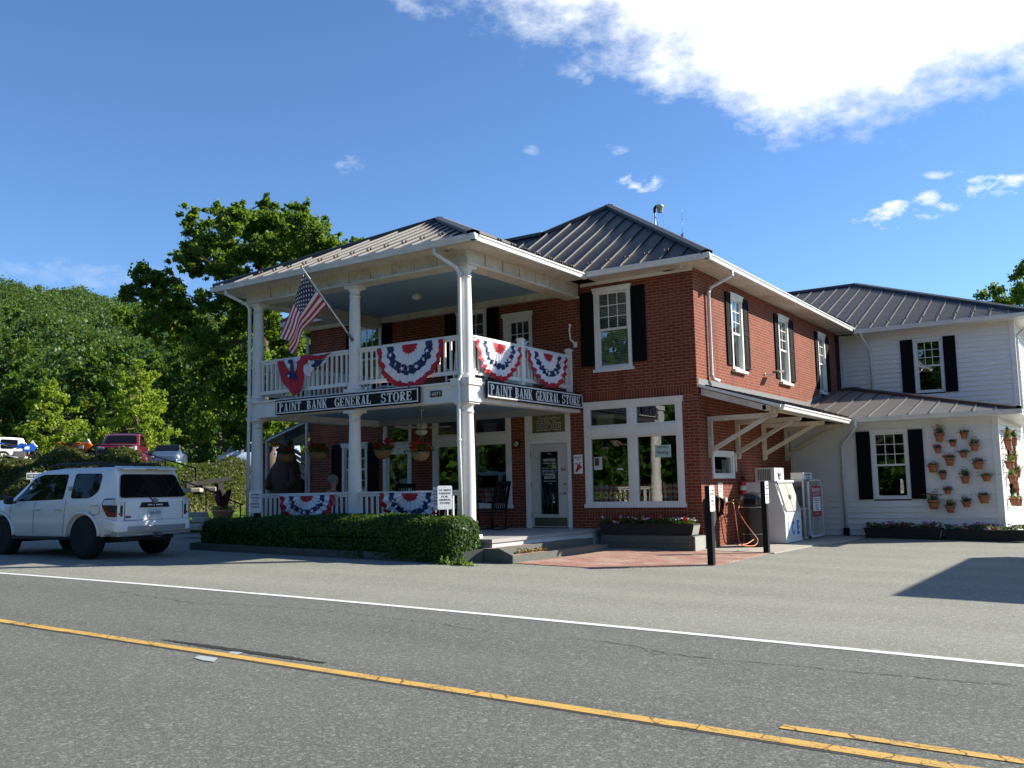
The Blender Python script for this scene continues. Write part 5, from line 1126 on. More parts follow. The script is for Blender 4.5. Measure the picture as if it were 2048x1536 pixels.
t=thing('porch_lamp','round white globe lamp on the pale blue balcony ceiling','lamp',(-6.26,-2.2,6.26)); mb=MB(); mb.lathe([(.075,0),(.075,-.03),(.05,-.05)],(0,0,0),16); mb.build('base',simple('pewter',(.35,.33,.28),.4),t,local=True); mb=MB(); mb.lathe([(.05,-.05),(.11,-.09),(.125,-.14),(.10,-.19),(.03,-.22)],(0,0,0),18); mb.build('globe',MATS['frosted_glass'],t,local=True)
# ------------------------------------------------------------ hanging baskets
COCO=simple('coco_liner',(.20,.13,.05),.95,var=.35,scale=40,bump=.4)
def basket(x,z,label,n):
    t=thing('hanging_basket',label,'hanging basket',(x,-3.6,z),0,'flower baskets hung in the porch')
    mb=MB(); mb.lathe([(.03,-.20),(.12,-.18),(.18,-.11),(.205,0),(.19,0),(.16,-.02)],(0,0,0),20); mb.build('basket',COCO,t,local=True)
    mb=MB()
    for k in range(3): a=2.1*k+.3; mb.tube([(.2*math.cos(a),.2*math.sin(a),0),(0,0,.45)],.004,4)
    mb.tube([(0,0,.45),(0,0,3.35-z)],.005,4); mb.build('chain',BLACK,t,local=True)
    a=np.random.normal(size=(260,3))*np.array([.13,.13,.07])+np.array([0,0,.08]); cluster_mesh('leaves',a,.05,PLANT,parent=t)
    fl=[]
    for i in range(n):
        an=random.uniform(0,6.28); c=Vector((.2*math.cos(an)*random.uniform(.3,1.2),.2*math.sin(an)*random.uniform(.3,1.2),random.uniform(.04,.24)))
        for k in range(5): fl.append((c+Vector([random.gauss(0,.028) for _ in range(3)]),FRED))
    flowers(t,fl,None,.045,local=True)
basket(-6.12,2.34,'hanging basket of red geraniums in front of the half-glazed left door',11); basket(-5.02,2.26,'hanging basket of red geraniums just under the ceiling fan, nearest the corner column',11)
basket(-9.28,2.36,'hanging basket of red geraniums in front of the carved bear, nearest the left column',9); basket(-8.15,2.36,'hanging basket of red geraniums against the dark brick between left and middle columns',9)
# ------------------------------------------------------------ skinned figures
def skin(name,verts,edges,mat,parent=None,sub=2,root=0):
    me=bpy.data.meshes.new(name); me.from_pydata([v[:3] for v in verts],edges,[]); ob=bpy.data.objects.new(name,me); COL.objects.link(ob)
    if parent is not None: ob.parent=parent
    ob.modifiers.new('skin','SKIN'); 
    if not me.skin_vertices: 
        bpy.context.view_layer.objects.active=ob
    for i,v in enumerate(verts):
        sv_=me.skin_vertices[0].data[i]; r=v[3]; sv_.radius=(r,r) if not isinstance(r,tuple) else r; sv_.use_root=(i==root)
    s=ob.modifiers.new('sub','SUBSURF'); s.levels=sub; s.render_levels=sub; me.materials.append(mat)
    for p in me.polygons: p.use_smooth=True
    ob.modifiers['skin'].use_smooth_shade=True; return ob
WOODB=simple('carved_dark_wood',(.05,.022,.010),.7,var=.5,scale=7,bump=.9,bscale=22)
bear=thing('carved_bear','tall dark brown carved wooden bear standing upright beyond the left column','statue',(-10.25,-2.7,gp(-10.25)),R(8))
skin('bear_body',[(0,0,.75,.36),(0,0,1.25,.36),(0,0,1.7,.31),(0,-.02,2.1,.22),(.02,-.05,2.38,.20),(.13,-.14,2.48,.13),(.28,-.26,2.47,.09),(.37,-.32,2.45,.055),
 (-.17,-.05,.42,.22),(-.20,-.06,.16,.2),(-.2,-.2,.08,.14),(.17,-.05,.42,.22),(.20,-.06,.16,.2),(.2,-.2,.08,.14),(-.3,-.08,1.85,.15),(-.38,-.22,1.5,.12),(-.26,-.38,1.35,.09),(.3,-.08,1.85,.15),(.42,-.2,1.5,.12),(.36,-.4,1.38,.09),(-.12,.0,2.56,.06),(.12,.06,2.60,.055)],
 [(0,1),(1,2),(2,3),(3,4),(4,5),(5,6),(6,7),(0,8),(8,9),(9,10),(0,11),(11,12),(12,13),(2,14),(14,15),(15,16),(2,17),(17,18),(18,19),(4,20),(4,21)],WOODB,bear)
mb=MB(); mb.lathe([(.42,0),(.44,.04),(.40,.12),(.34,.14)],(0,0,0),16); mb.build('stump_base',WOODB,bear,local=True)
# rocking chairs
def rocker(label,loc,rot,mat,group):
    t=thing('rocking_chair',label,'rocking chair',loc,rot,group); mb=MB()
    for s in (-.25,.25): mb.tube([(s,.42,.07),(s,.2,.025),(s,0,.012),(s,-.2,.02),(s,-.40,.06)],.018,6)
    mb.build('rocker',mat,t,local=True)
    for s in (-.25,.25):
        mb=MB(); mb.tube([(s,-.22,.03),(s,-.23,.64)],.02,6); mb.build('leg',mat,t,local=True); mb=MB(); mb.tube([(s,.2,.03),(s,.24,.5),(s,.38,1.12)],.02,6); mb.build('leg',mat,t,local=True)
        mb=MB(); mb.beam((s,-.30,.66),(s,.27,.62),.07,.022); mb.build('armrest',mat,t,local=True)
    mb=MB(); mb.box((-.25,-.24,.40),(.25,.22,.425)); mb.build('seat',mat,t,local=True); mb=MB()
    for k in range(7): x=-.2+.4*k/6; mb.beam((x,.23,.46),(x,.36,1.05),.035,.014,up=(1,0,0))
    mb.beam((-.25,.235,.47),(.25,.235,.47),.05,.02,up=(0,0,1)); mb.beam((-.27,.37,1.09),(.27,.37,1.09),.02,.11,up=(0,.2,1)); mb.build('backrest',mat,t,local=True); return t
GRP='rocking chairs on the porch'
rocker('black rocking chair before the left shop window, nearest the glazed door',(-4.85,-1.15,.455),R(-12),BLACK,GRP)
rocker('black rocking chair second from the glazed door on the porch',(-6.1,-1.2,.455),R(8),BLACK,GRP)
rocker('black rocking chair on the porch in front of the left door',(-7.5,-1.4,.455),R(20),BLACK,GRP)
rocker('white rocking chair up on the balcony behind the left railing',(-7.4,-1.9,3.595),R(-15),WHITE,'rocking chairs on the balcony'); rocker('white rocking chair up on the balcony behind the full bunting',(-5.2,-1.9,3.595),R(15),WHITE,'rocking chairs on the balcony')
# person resting on the porch
SKIN_=simple('skin_tone',(.42,.24,.17),.55,var=.05); SHIRT=simple('pink_shirt',(.42,.17,.16),.8); TROU=simple('dark_trousers',(.02,.03,.06),.8); HAIR=simple('gray_hair',(.24,.22,.18),.8,var=.25,scale=50)
pr=thing('person','person with pale gray hair and pink shirt sitting behind the left porch railing','person',(-8.2,-2.95,.455),R(100))
# seated facing local -y
skin('body',[(0,.12,.50,.15),(0,.14,.72,.14),(0,.12,.95,.15),(0,.10,1.02,.06),(0,.09,1.08,.055),(-.09,.02,.50,.09),(-.11,-.36,.50,.065),(-.11,-.38,.10,.045),(-.11,-.48,.05,.04),(.09,.02,.50,.09),(.11,-.36,.50,.065),(.11,-.38,.10,.045),(.11,-.48,.05,.04),
 (-.17,.12,.93,.065),(-.25,.04,.72,.045),(-.16,-.16,.66,.032),(-.13,-.22,.65,.03),(.17,.12,.93,.065),(.25,.04,.72,.045),(.16,-.16,.66,.032),(.13,-.22,.65,.03),(0,.08,1.16,.085),(0,.07,1.26,.09)],
 [(0,1),(1,2),(2,3),(3,4),(0,5),(5,6),(6,7),(7,8),(0,9),(9,10),(10,11),(11,12),(2,13),(13,14),(14,15),(15,16),(2,17),(17,18),(18,19),(19,20),(4,21),(21,22)],SKIN_,pr)
skin('shirt',[(0,.12,.52,.165),(0,.14,.72,.155),(0,.12,.94,.165),(0,.10,1.01,.075),(-.17,.12,.93,.08),(-.24,.05,.76,.06),(.17,.12,.93,.08),(.24,.05,.76,.06)],[(0,1),(1,2),(2,3),(2,4),(4,5),(2,6),(6,7)],SHIRT,pr)
skin('trousers',[(0,.12,.49,.15),(-.10,0,.50,.10),(-.11,-.36,.50,.08),(-.11,-.38,.14,.06),(.10,0,.50,.10),(.11,-.36,.50,.08),(.11,-.38,.14,.06)],[(0,1),(1,2),(2,3),(0,4),(4,5),(5,6)],TROU,pr)
mb=MB(); mb.ball((0,.105,1.275),.128,14,0,(.95,1.05,.95),.04); mb.build('hair',HAIR,pr,local=True)
mb=MB(); mb.tube([(0,-.005,1.22),(0,-.04,1.195),(0,-.03,1.18)],[.012,.016,.012],6); mb.ball((-.03,-.012,1.225),.01,6,1); mb.ball((.03,-.012,1.225),.01,6,1); mb.tube([(-.025,-.008,1.15),(0,-.015,1.148),(.025,-.008,1.15)],.006,5,2); mb.build('face_features',[SKIN_,BLACK,REDP],pr,local=True)
for s in (-1,1):
    for k in range(4): 
        skin('finger',[(s*.13+(k-1.5)*.014,-.235,.652,.010),(s*.13+(k-1.5)*.016,-.268,.652,.009),(s*.13+(k-1.5)*.016,-.29,.64,.008)],[(0,1),(1,2)],SKIN_,pr,1)
    skin('thumb',[(s*.11,-.22,.655,.011),(s*.085,-.245,.655,.009)],[(0,1)],SKIN_,pr,1)
mb=MB(); mb.box((-.24,-.12,.36),(.24,.30,.39)); mb.box((-.22,.27,.39),(.22,.30,.85))
for a in (-.22,.22):
    for b in (-.10,.28): mb.box((a-.02,b-.02,0),(a+.02,b+.02,.36))
ch=mb.build('porch_chair',BLACK); ch.location=(-8.2,-2.95,.455); ch.rotation_euler=(0,0,R(100)); tag(ch,'low black chair under the person on the porch','chair')
# ------------------------------------------------------------ sign posts
SGW=simple('sign_white',(.80,.80,.78),.45,var=.04); DKB=simple('sign_dark_ink',(.03,.03,.05),.5)
def post_sign(label,x,y,z0,ztop,faces,w=.30,h=.46,group='parking sign posts',text=('10 MIN','PARKING','FOR','GENERAL','STORE')):
    t=thing('parking_sign_post',label,'sign post',(x,y,z0),0,group); mb=MB(); mb.box((x-.055,y-.055,z0-.05),(x+.055,y+.055,ztop-.03)); mb.build('post',BLACK,t)
    for (nx_,ny_),zt in faces:
        Nn=Vector((nx_,ny_,0)).normalized(); U=Vector((0,0,1)).cross(Nn); Z=Vector((0,0,1)); off=.06*(abs(Nn.x)+abs(Nn.y)) if abs(Nn.x)<.98 and abs(Nn.y)<.98 else .058
        c=Vector((x,y,zt-h/2))+Nn*off+(Vector((-.13,.05,-.01)) if (nx_,ny_)!=faces[0][0] else Vector()); r=.03; P=[]
        for sx,sz,a0 in ((1,-1,-90),(1,1,0),(-1,1,90),(-1,-1,180)):
            for k in range(5): a=R(a0+90*k/4); P.append(c+U*(sx*(w/2-r)+r*math.cos(a))+Z*(sz*(h/2-r)+r*math.sin(a)))
        mb=MB(); mb.prism(P,Nn*.004); s=mb.build('sign_plate',SGW,t); mb=MB(); n=len(text)
        for i,l in enumerate(text): put_text(mb,l,c+Nn*.004+Z*(h*(.34-.68*(i+.5)/n)+.02),U,Z,w=w*min(.8,.115*len(l)+.12),h=h*.085,bold=.02,thick=.0015)
        for zz in (.45,-.45): mb.lathe([(.006,0),(.006,.003)],c+Nn*.004+Z*h*zz,8,0,Nn)
        mb.build('lettering',DKB,s)
post_sign('black post with an edge-on white parking sign at the outer corner of the brick patio',1.54,-3.40,gp(1.5),1.43,[((1,.10),1.40)])
post_sign('black post with an edge-on white parking sign standing in front of the ice chest',1.49,-.25,gp(1.5),1.50,[((1,.10),1.47)])
post_sign('black post in the hedge carrying two white parking signs beside the corner column',-3.30,-5.0,.1,1.52,[((.84,-.54),1.50),((-.54,-.84),1.49)])
post_sign('black post with a white parking sign rising from the left part of the hedge',-8.42,-5.22,.1,1.49,[((0.12,-1),1.49)],w=.33,h=.50)
# ------------------------------------------------------------ hedge
hd=thing('hedge','clipped dark green boxwood hedge in front of the porch railing','hedge',(-6.3,-5.15,.15))
mb=MB(); mb.box((-9.72,-5.56,.15),(-2.84,-4.78,.70)); mb.build('branches',simple('hedge_core',(.010,.013,.006),.95),hd)
def superbox(n,c,hx,hy,hz,rr,lump=.05):
    p=np.random.uniform(-1,1,(n*3,3)); P=[]
    f=np.random.randint(0,5,n*3); S_=np.sign(np.random.uniform(-1,1,n*3))
    ax=np.where(f==0,2,np.where(f<4,1,0)); wt=np.random.random(n*3)
    pr=np.where(ax==0,.25,1.0); keep=wt<pr; p=p[keep];ax=ax[keep];S_=S_[keep]; S_=np.where(ax==2,1,S_)
    for i in range(3): p[:,i]=np.where(ax==i,S_,p[:,i])
    q=p*np.array([hx,hy,hz]); lim=np.array([hx-rr,hy-rr,hz-rr]); core=np.clip(q,-lim,lim); core[:,2]=np.clip(q[:,2],-hz,hz-rr); d=q-core; l=np.linalg.norm(d,axis=1)+1e-6
    k=np.minimum(1,rr/l)[:,None]; q=core+d*np.where(l[:,None]>rr,k,1)
    n_=d/l[:,None]; nz_=np.sin(q[:,0]*3.1+q[:,2]*4)*.5+np.sin(q[:,0]*7.3+1+q[:,1]*5)*.3+np.sin(q[:,0]*13+q[:,2]*11)*.2
    q=q+n_*(nz_*lump)[:,None]+np.random.normal(0,.022,q.shape); return q[:n]+np.array(c),n_[:n]
q,n_=superbox(56000,(-6.24,-5.16,.50),3.66,.50,.38,.27,.03)
q[:,2]+=.04*np.exp(-((q[:,0]+5.3)/1.5)**2)*(q[:,2]>.5)-.03*(q[:,0]<-8)*(q[:,2]>.6)
cluster_mesh('leaves',q-np.array((-6.3,-5.15,.15)),.042,HEDGEL,normals=n_,parent=hd)
w=np.random.uniform(0,1,(110,3))**np.array([1,1,2])*np.array([.9,.13,.06])+np.array([-2.9,-5.80,.04]); o=cluster_mesh('weeds',w,.05,GRASSL,squash=.3,kind='stuff')
w=np.concatenate([np.random.normal(size=(50,3))*np.array([.07,.04,.035])+np.array([c,-5.74,.1]) for c in (-2.75,-2.35)]); w[:,2]=np.abs(w[:,2]); cluster_mesh('weeds',w,.06,GRASSL,kind='stuff')
w=np.random.normal(size=(220,3))*np.array([.45,.09,.012])+np.array([-2.0,-4.0,.0]); w=w[np.random.permutation(220)]; w[:,0]=-2.03+np.abs(np.random.normal(0,.05,220)); w[:,1]=np.random.uniform(-4.4,-3.3,220); w[:,2]=.19+np.abs(np.random.normal(0,.025,220)); cluster_mesh('dry_grass',w,.035,simple('dry_grass_blades',(.30,.20,.07),.9),kind='stuff')
# ------------------------------------------------------------ ice chest
ICEW=simple('enamel_white',(.70,.70,.68),.35,var=.04,scale=2)
t=thing('ice_chest','white slant-front outdoor ice merchandiser with blue ICE lettering against the side wall','ice freezer',(.6,2.97,0)); y0,y1=2.36,3.60
prof=[(.16,.02),(1.08,.02),(1.08,.70),(.87,1.46),(.16,1.46)]; mb=MB(); mb.prism([(x,y0,z) for x,z in prof],(0,y1-y0,0)); mb.build('cabinet',ICEW,t,bevel=.012)
mb=MB(); mb.box((.40,y0+.02,1.465),(.87,y0+.72,1.79)); cu_=mb.build('compressor_box',ICEW,t,bevel=.01); mb=MB()
mb.box((.45,y0+.01,1.50),(.78,y0+.019,1.76))
mb.build('grille_back',simple('grille_dark',(.08,.085,.07),.6),cu_); mb=MB()
for k in range(8): x=.46+.042*k; mb.box((x,y0-.002,1.50),(x+.014,y0+.012,1.76))
mb.build('grille_bars',CREAM,cu_)
mb=MB(); c=Vector((.874,y0+.38,1.635)); mb.lathe([(.13,0),(.13,.002)],c,24,0,(1,0,0)); mb.build('roundel',simple('roundel_navy',(.03,.03,.14),.5),cu_); mb=MB(); mb.lathe([(.105,0),(.105,.002)],c+Vector((.003,0,0)),24,0,(1,0,0)); mb.build('roundel_face',SGW,cu_)
mb=MB(); put_text(mb,'REDDY',c+Vector((.006,0,-.0)),(0,1,0),(0,0,1),w=.17,h=.06,bold=.02,thick=.002); mb.build('roundel_lettering',simple('label_blue',(.03,.05,.3),.5),cu_) if False else None
mb=MB(); put_text(mb,'MERS',c+Vector((.006,-.01,-.01)),(0,1,0),(0,0,1),w=.19,h=.075,bold=.02,thick=.002); mb.build('roundel_lettering',simple('label_blue',(.03,.05,.3),.5),cu_); mb=MB(); mb.prism([c+Vector((.006,-.04,.03)),c+Vector((.006,.05,.02)),c+Vector((.006,.06,.06)),c+Vector((.006,-.02,.07))],(.002,0,0)); mb.build('roundel_flash',FYEL,cu_)
A=Vector((1.08,0,.70)); B=Vector((.87,0,1.46)); sl_=(B-A); up=sl_.normalized(); Y=Vector((0,1,0)); Nn=Y.cross(up).normalized()
if Nn.x<0: Nn=-Nn
def sp_(y,u,d=0): return Vector((A.x,y,A.z))+sl_*u+Nn*d
for a,b in ((y0+.10,y0+.62),(y0+.65,y1-.06)):
    mb=MB(); mb.prism([sp_(a,.06),sp_(b,.06),sp_(b,.93),sp_(a,.93)],Nn*.035); d=mb.build('door',simple('door_galvanised',(.42,.43,.38),.4,var=.06),t,bevel=.008)
mb=MB(); mb.prism([sp_(y0+.62,.06,.03),sp_(y0+.65,.06,.03),sp_(y0+.65,.93,.03),sp_(y0+.62,.93,.03)],Nn*.01); mb.build('door_seal',STEEL,t); mb=MB(); mb.prism([sp_(y0+.585,.44,.035),sp_(y0+.68,.44,.035),sp_(y0+.68,.56,.035),sp_(y0+.585,.56,.035)],Nn*.04); mb.build('latch',STEEL,t)
mb=MB(); mb.prism([sp_(y0-.01,.95),sp_(y1+.01,.95),sp_(y1+.01,1.01),sp_(y0-.01,1.01)],Nn*.07); mb.build('drip_cap',ICEW,t); mb=MB()
for z in (.2,.8):
    mb.prism([sp_(y0+.03,z-.09),sp_(y0+.09,z-.09),sp_(y0+.09,z+.09),sp_(y0+.03,z+.09)],Nn*.02)
mb.build('hinge',STEEL,t)
ICB=simple('ice_letter_blue',(.03,.22,.50),.4); ICD=simple('ice_letter_navy',(.02,.05,.28),.4)
mb=MB()
for ch_,y in (('I',y0+.20),('C',y0+.56),('E',y1-.28)): put_text(mb,ch_,(1.081,y,.36),(0,1,0),(0,0,1),w=(.05 if ch_=='I' else .19),h=.34,bold=.05,thick=.003)
mb.build('front_lettering',ICB,t); mb=MB()
for ch_,z in (('I',.98),('C',.76),('E',.52)): put_text(mb,ch_,(.42,y0-.001,z),(1,0,0),(0,0,1),w=(.05 if ch_=='I' else .16),h=.18,bold=.05,thick=.003)
for ch_,z in (('B',.36),('A',.25),('G',.14),): put_text(mb,ch_,(.44,y0-.001,z),(1,0,0),(0,0,1),w=.11,h=.10,bold=.05,thick=.003)
mb.build('side_lettering',ICD,t); mb=MB(); mb.add([(1.0815,y0+.07,.66),(1.0815,y0+.42,.67),(1.0815,y0+.36,.56),(1.0815,y0+.30,.60),(1.0815,y0+.25,.50),(1.0815,y0+.20,.55),(1.0815,y0+.12,.60)],[tuple(range(7))]); mb.build('rust_streak',simple('dull_stain',(.42,.40,.34),.8),t)
# ------------------------------------------------------------ gas bottle cage
t=thing('gas_bottle_cage','white framed propane exchange cage with a red notice on its open door','cage',(.6,4.8,0)); x0,x1,y0,y1,H_=.22,1.0,4.15,5.35,1.50; FRW=simple('cage_enamel',(.55,.57,.55),.45,var=.1)
mb=MB(); b=.04
for x in (x0,x1):
    for y in (y0,y1): mb.box((x-b/2,y-b/2,.03),(x+b/2,y+b/2,H_))
for z in (.06,.78,H_-.02):
    for y in (y0,y1): mb.box((x0+b/2,y-b/2,z-b/2),(x1-b/2,y+b/2,z+b/2))
    for x in (x0,x1): mb.box((x-b/2,y0+b/2,z-b/2),(x+b/2,y1-b/2,z+b/2))
mb.build('frame',FRW,t); mb=MB(); mb.box((x0,y0,H_),(x1,y1,H_+.015)); mb.build('roof',FRW,t); mb=MB()
for k in range(22): z=.1+k*.065; mb.tube([(x0,y0,z),(x1,y0,z)],.004,4)
for k in range(9): x=x0+.08+k*.08; mb.tube([(x,y0,.08),(x,y0,1.46)],.004,4)
mb.build('mesh_side',STEEL,t); mb=MB()
for yy in (4.45,4.85,5.15):
    for zz in (.1,.82):
        mb.lathe([(.02,0),(.15,.03),(.15,.33),(.09,.42),(.06,.46),(.06,.52)],(.6,yy,zz),12)
mb.build('gas_bottles',simple('bottle_gray',(.30,.31,.30),.4),t)
# door swung outwards, faces the lot
mb=MB(); dx=1.10; a,b_=4.22,5.42
for p in (((dx-.02,a,.05),(dx+.02,a+.045,1.50)),((dx-.02,b_-.045,.05),(dx+.02,b_,1.50)),((dx-.02,a,1.46),(dx+.02,b_,1.50)),((dx-.02,a,.05),(dx+.02,b_,.10))): mb.box(*p)
mb.beam((dx,a+.42,.62),(dx,a+.20,.1),.02,.02); mb.beam((dx,a+.76,.62),(dx,b_-.08,.1),.02,.02); mb.beam((dx,a+.18,1.32),(dx,a+.06,1.46),.02,.02); mb.beam((dx,b_-.2,1.32),(dx,b_-.1,1.46),.02,.02); dr=mb.build('door',FRW,t)
mb=MB(); mb.box((dx+.02,a+.22,.56),(dx+.028,b_-.2,1.33)); nb_=mb.build('notice_board',simple('notice_red',(.30,.012,.03),.5),dr); mb=MB(); mb.box((dx+.029,a+.28,.70),(dx+.032,b_-.26,1.06)); mb.box((dx+.029,a+.28,1.20),(dx+.032,b_-.30,1.28)); nw=mb.build('notice_sheet',SGW,nb_)
mb=MB(); cy_=(a+b_)/2; put_text(mb,'PROPANE',(dx+.034,cy_,1.24),(0,1,0),(0,0,1),w=.5,h=.06,bold=.02,thick=.001); mb.build('lettering',simple('notice_letter_red',(.4,.02,.03),.5),nb_)
mb=MB()
for s,z,w in (('EXCHANGE PRICES',1.15,.6),('SEE STORE CLERK',1.11,.55),('THANK YOU',.63,.4)): put_text(mb,s,(dx+.03,cy_,z),(0,1,0),(0,0,1),w=w,h=.03,bold=.01,thick=.001)
mb.build('lettering',SIGNW,nb_); mb=MB()
for s,z,w in (('PROPANE TANK',1.02,.5),('EXCHANGE HERE',.97,.5),('NEW TANK',.91,.3),('SPARE TANK',.85,.3),('REFILL',.79,.25),('CYLINDER',.74,.3)): put_text(mb,s,(dx+.034,cy_,z),(0,1,0),(0,0,1),w=w,h=.028,bold=.02,thick=.001)
mb.build('lettering',MATS['label_blue'],nb_)
mb=MB(); mb.box((.70,4.16,1.515),(1.02,4.9,1.68)); hb=mb.build('header_sign',SGW,t); mb=MB(); put_text(mb,'PROPANE',(1.022,4.53,1.63),(0,1,0),(0,0,1),w=.5,h=.05,bold=.02,thick=.001); put_text(mb,'GAS',(1.022,4.53,1.56),(0,1,0),(0,0,1),w=.3,h=.05,bold=.02,thick=.001); mb.build('lettering',DKB,hb)
# ------------------------------------------------------------ bin, hoses, extinguisher, small wall fittings
t=thing('litter_bin','round dark litter bin with a hooded lid between the hoses and the ice chest','litter bin',(.72,1.28,0)); mb=MB(); mb.lathe([(.27,.03),(.28,.06),(.29,.86),(.31,.87),(.31,.91)],(0,0,0),22); mb.build('drum',simple('bin_black',(.009,.011,.012),.5),t,local=True); mb=MB(); mb.lathe([(.30,.91),(.30,1.12),(.28,1.17),(.15,1.22),(.02,1.235)],(0,0,0),22); lid=mb.build('lid',simple('bin_lid_gray',(.028,.03,.03),.4),t,local=True)
mb=MB(); mb.box((-.12,-.315,.955),(.16,-.28,1.09)); mb.build('opening',BLACK,lid,local=True); mb=MB(); mb.tube([(.31*math.cos(a),.31*math.sin(a),.90) for a in np.linspace(0,6.2832,25)],.009,5); mb.tube([(.295*math.cos(a),.295*math.sin(a),.30) for a in np.linspace(0,6.2832,25)],.006,5); mb.build('trim_ring',CHROME,t,local=True)
t=thing('fire_extinguisher','red fire extinguisher hung on the side wall beside the small window','fire extinguisher',(.09,2.36,1.14)); mb=MB(); mb.lathe([(.05,0),(.072,.02),(.072,.30),(.05,.36),(.02,.38)],(0,0,0),16); mb.build('cylinder',REDP,t,local=True); mb=MB(); mb.lathe([(.02,.38),(.022,.42)],(0,0,0),8); mb.beam((0,-.05,.44),(.03,.06,.46),.02,.012); mb.tube([(.02,.0,.42),(.06,.06,.36),(.07,.075,.2)],.009,6); mb.build('valve',BLACK,t,local=True)
mb=MB(); mb.lathe([(.0735,.13),(.0735,.24)],(0,0,0),16); mb.build('label_band',SGW,t,local=True); mb=MB(); mb.box((-.085,-.02,.15),(-.06,.02,.40)); mb.build('hook',STEEL,t,local=True)
t=thing('wall_notice','small white notice fixed below the small side window','notice',(.01,1.1,1.28)); mb=MB(); mb.box((.003,.98,1.10),(.012,1.24,1.46)); mb.build('plate',SGW,t); mb=MB()
for s,z in (('PLEASE',1.41),('TURN OFF',1.35),('ENGINE',1.27)): put_text(mb,s,(.013,1.11,z),(0,1,0),(0,0,1),w=.18,h=.035,bold=.02,thick=.001)
mb.build('lettering',MATS['notice_letter_red'],t)
t=thing('hose_reel','black coiled air line hung on the side wall behind the patio signpost','hose',(.05,.86,1.0)); mb=MB(); 
for k in range(7): mb.tube([(.03+.012*k+.01*math.sin(a*3),.86+(.14+.006*k)*math.cos(a),.93+(.24-.008*k)*math.sin(a)) for a in np.linspace(0,6.2832,30)],.009,5)
mb.build('coil',BLACK,t)
t=thing('tap_manifold','brass hose taps fixed to the sunny foot of the brick side wall','tap',(.05,1.7,1.0)); mb=MB(); mb.tube([(.04,1.45,1.0),(.04,2.02,1.0)],.018,8); 
for y in (1.54,1.92): mb.tube([(.04,y,1.0),(.12,y,1.0),(.15,y,.94)],.016,8); mb.lathe([(.03,0),(.03,.015)],(.12,y,1.04),8)
mb.build('pipe',simple('brass',(.36,.27,.10),.4,metal=.7),t); mb=MB(); mb.tube([(.04,1.95,.99),(.04,1.96,.06)],.012,6); mb.build('riser',STEEL,t)
def hose(name,label,pts,mat,r=.011):
    P=[Vector(p) for p in pts]; out=[]
    for i in range(len(P)-1):
        for k in range(8):
            f=k/8; a=P[max(0,i-1)];b=P[i];c=P[i+1];d=P[min(len(P)-1,i+2)]
            out.append(.5*((2*b)+(-a+c)*f+(2*a-5*b+4*c-d)*f*f+(-a+3*b-3*c+d)*f**3))
    out.append(P[-1]); mb=MB(); mb.tube(out,r,6); o=mb.build(name,mat); o['label']=label; o['category']='hose'; return o
hose('garden_hose','red hose looping low behind the patio signpost',[(.1,.80,.78),(.12,.86,.30),(.14,.95,.08),(.16,1.10,.24),(.12,1.02,.6),(.1,.92,.86)],simple('red_hose_rubber',(.5,.07,.05),.5))
hose('garden_hose','coral hose draped from the taps onto the pad left of the litter bin',[(.15,1.54,.93),(.18,1.56,.5),(.2,1.62,.12),(.22,1.75,.045),(.25,1.6,.035),(.3,1.3,.03)],simple('coral_hose_rubber',(.62,.20,.12),.5))
hose('garden_hose','long orange hose hanging in a loop in front of the litter bin',[(.15,1.92,.93)]+[tuple(hit(a,b,x=c)) for a,b,c in ((1477,1022,.45),(1490,1045,.75),(1505,1065,.95),(1515,1079,1.05),(1511,1090,1.05),(1497,1092,1.05),(1484,1090,1.0),(1495,1087,1.03),(1506,1080,1.06),(1509,1078,1.08))],ORNG)
t=thing('utility_cabinet','tall dark cabinet on the foot of the side wall behind the patio signpost','cabinet',(.1,.25,0)); mb=MB(); mb.box((.004,.10,-.02),(.16,.40,1.12)); mb.build('box',simple('cabinet_dark',(.035,.045,.05),.5),t,bevel=.008); mb=MB(); mb.box((.12,.08,.75),(.165,.10,1.06)); mb.build('vent_plate',CREAM,t)
t=thing('outlet_box','white outlet box under the wall notice','outlet',(.03,1.36,1.06)); mb=MB(); mb.box((.003,1.31,1.02),(.05,1.40,1.11)); mb.build('cover',SGW,t)
t=thing('thermometer','round white dial thermometer on the brick between shop window and door','thermometer',(-4.85,-.02,2.53)); mb=MB(); mb.lathe([(.095,0),(.095,.03),(.08,.035)],(0,0,0),20,0,(0,-1,0)); mb.build('case',BLACK,t,local=True); mb=MB(); mb.lathe([(.072,.036),(.072,.04)],(0,0,0),20,0,(0,-1,0)); mb.build('dial',simple('dial_cream',(.5,.52,.4),.5),t,local=True); mb=MB(); mb.beam((-.03,-.042,-.02),(.035,-.042,.03),.006,.003); mb.build('needle',BLACK,t,local=True)
t=thing('enamel_sign','small white enamel sign with a red petrol pump emblem between door and shop window','sign',(-3.10,-.01,1.98)); mb=MB(); mb.box((-3.225,-.012,1.74),(-2.985,-.002,2.20)); mb.build('plate',SGW,t); mb=MB(); put_text(mb,'FIRE-CHIEF',(-3.105,-.013,2.13),(1,0,0),(0,0,1),w=.19,h=.045,bold=.03,thick=.001)
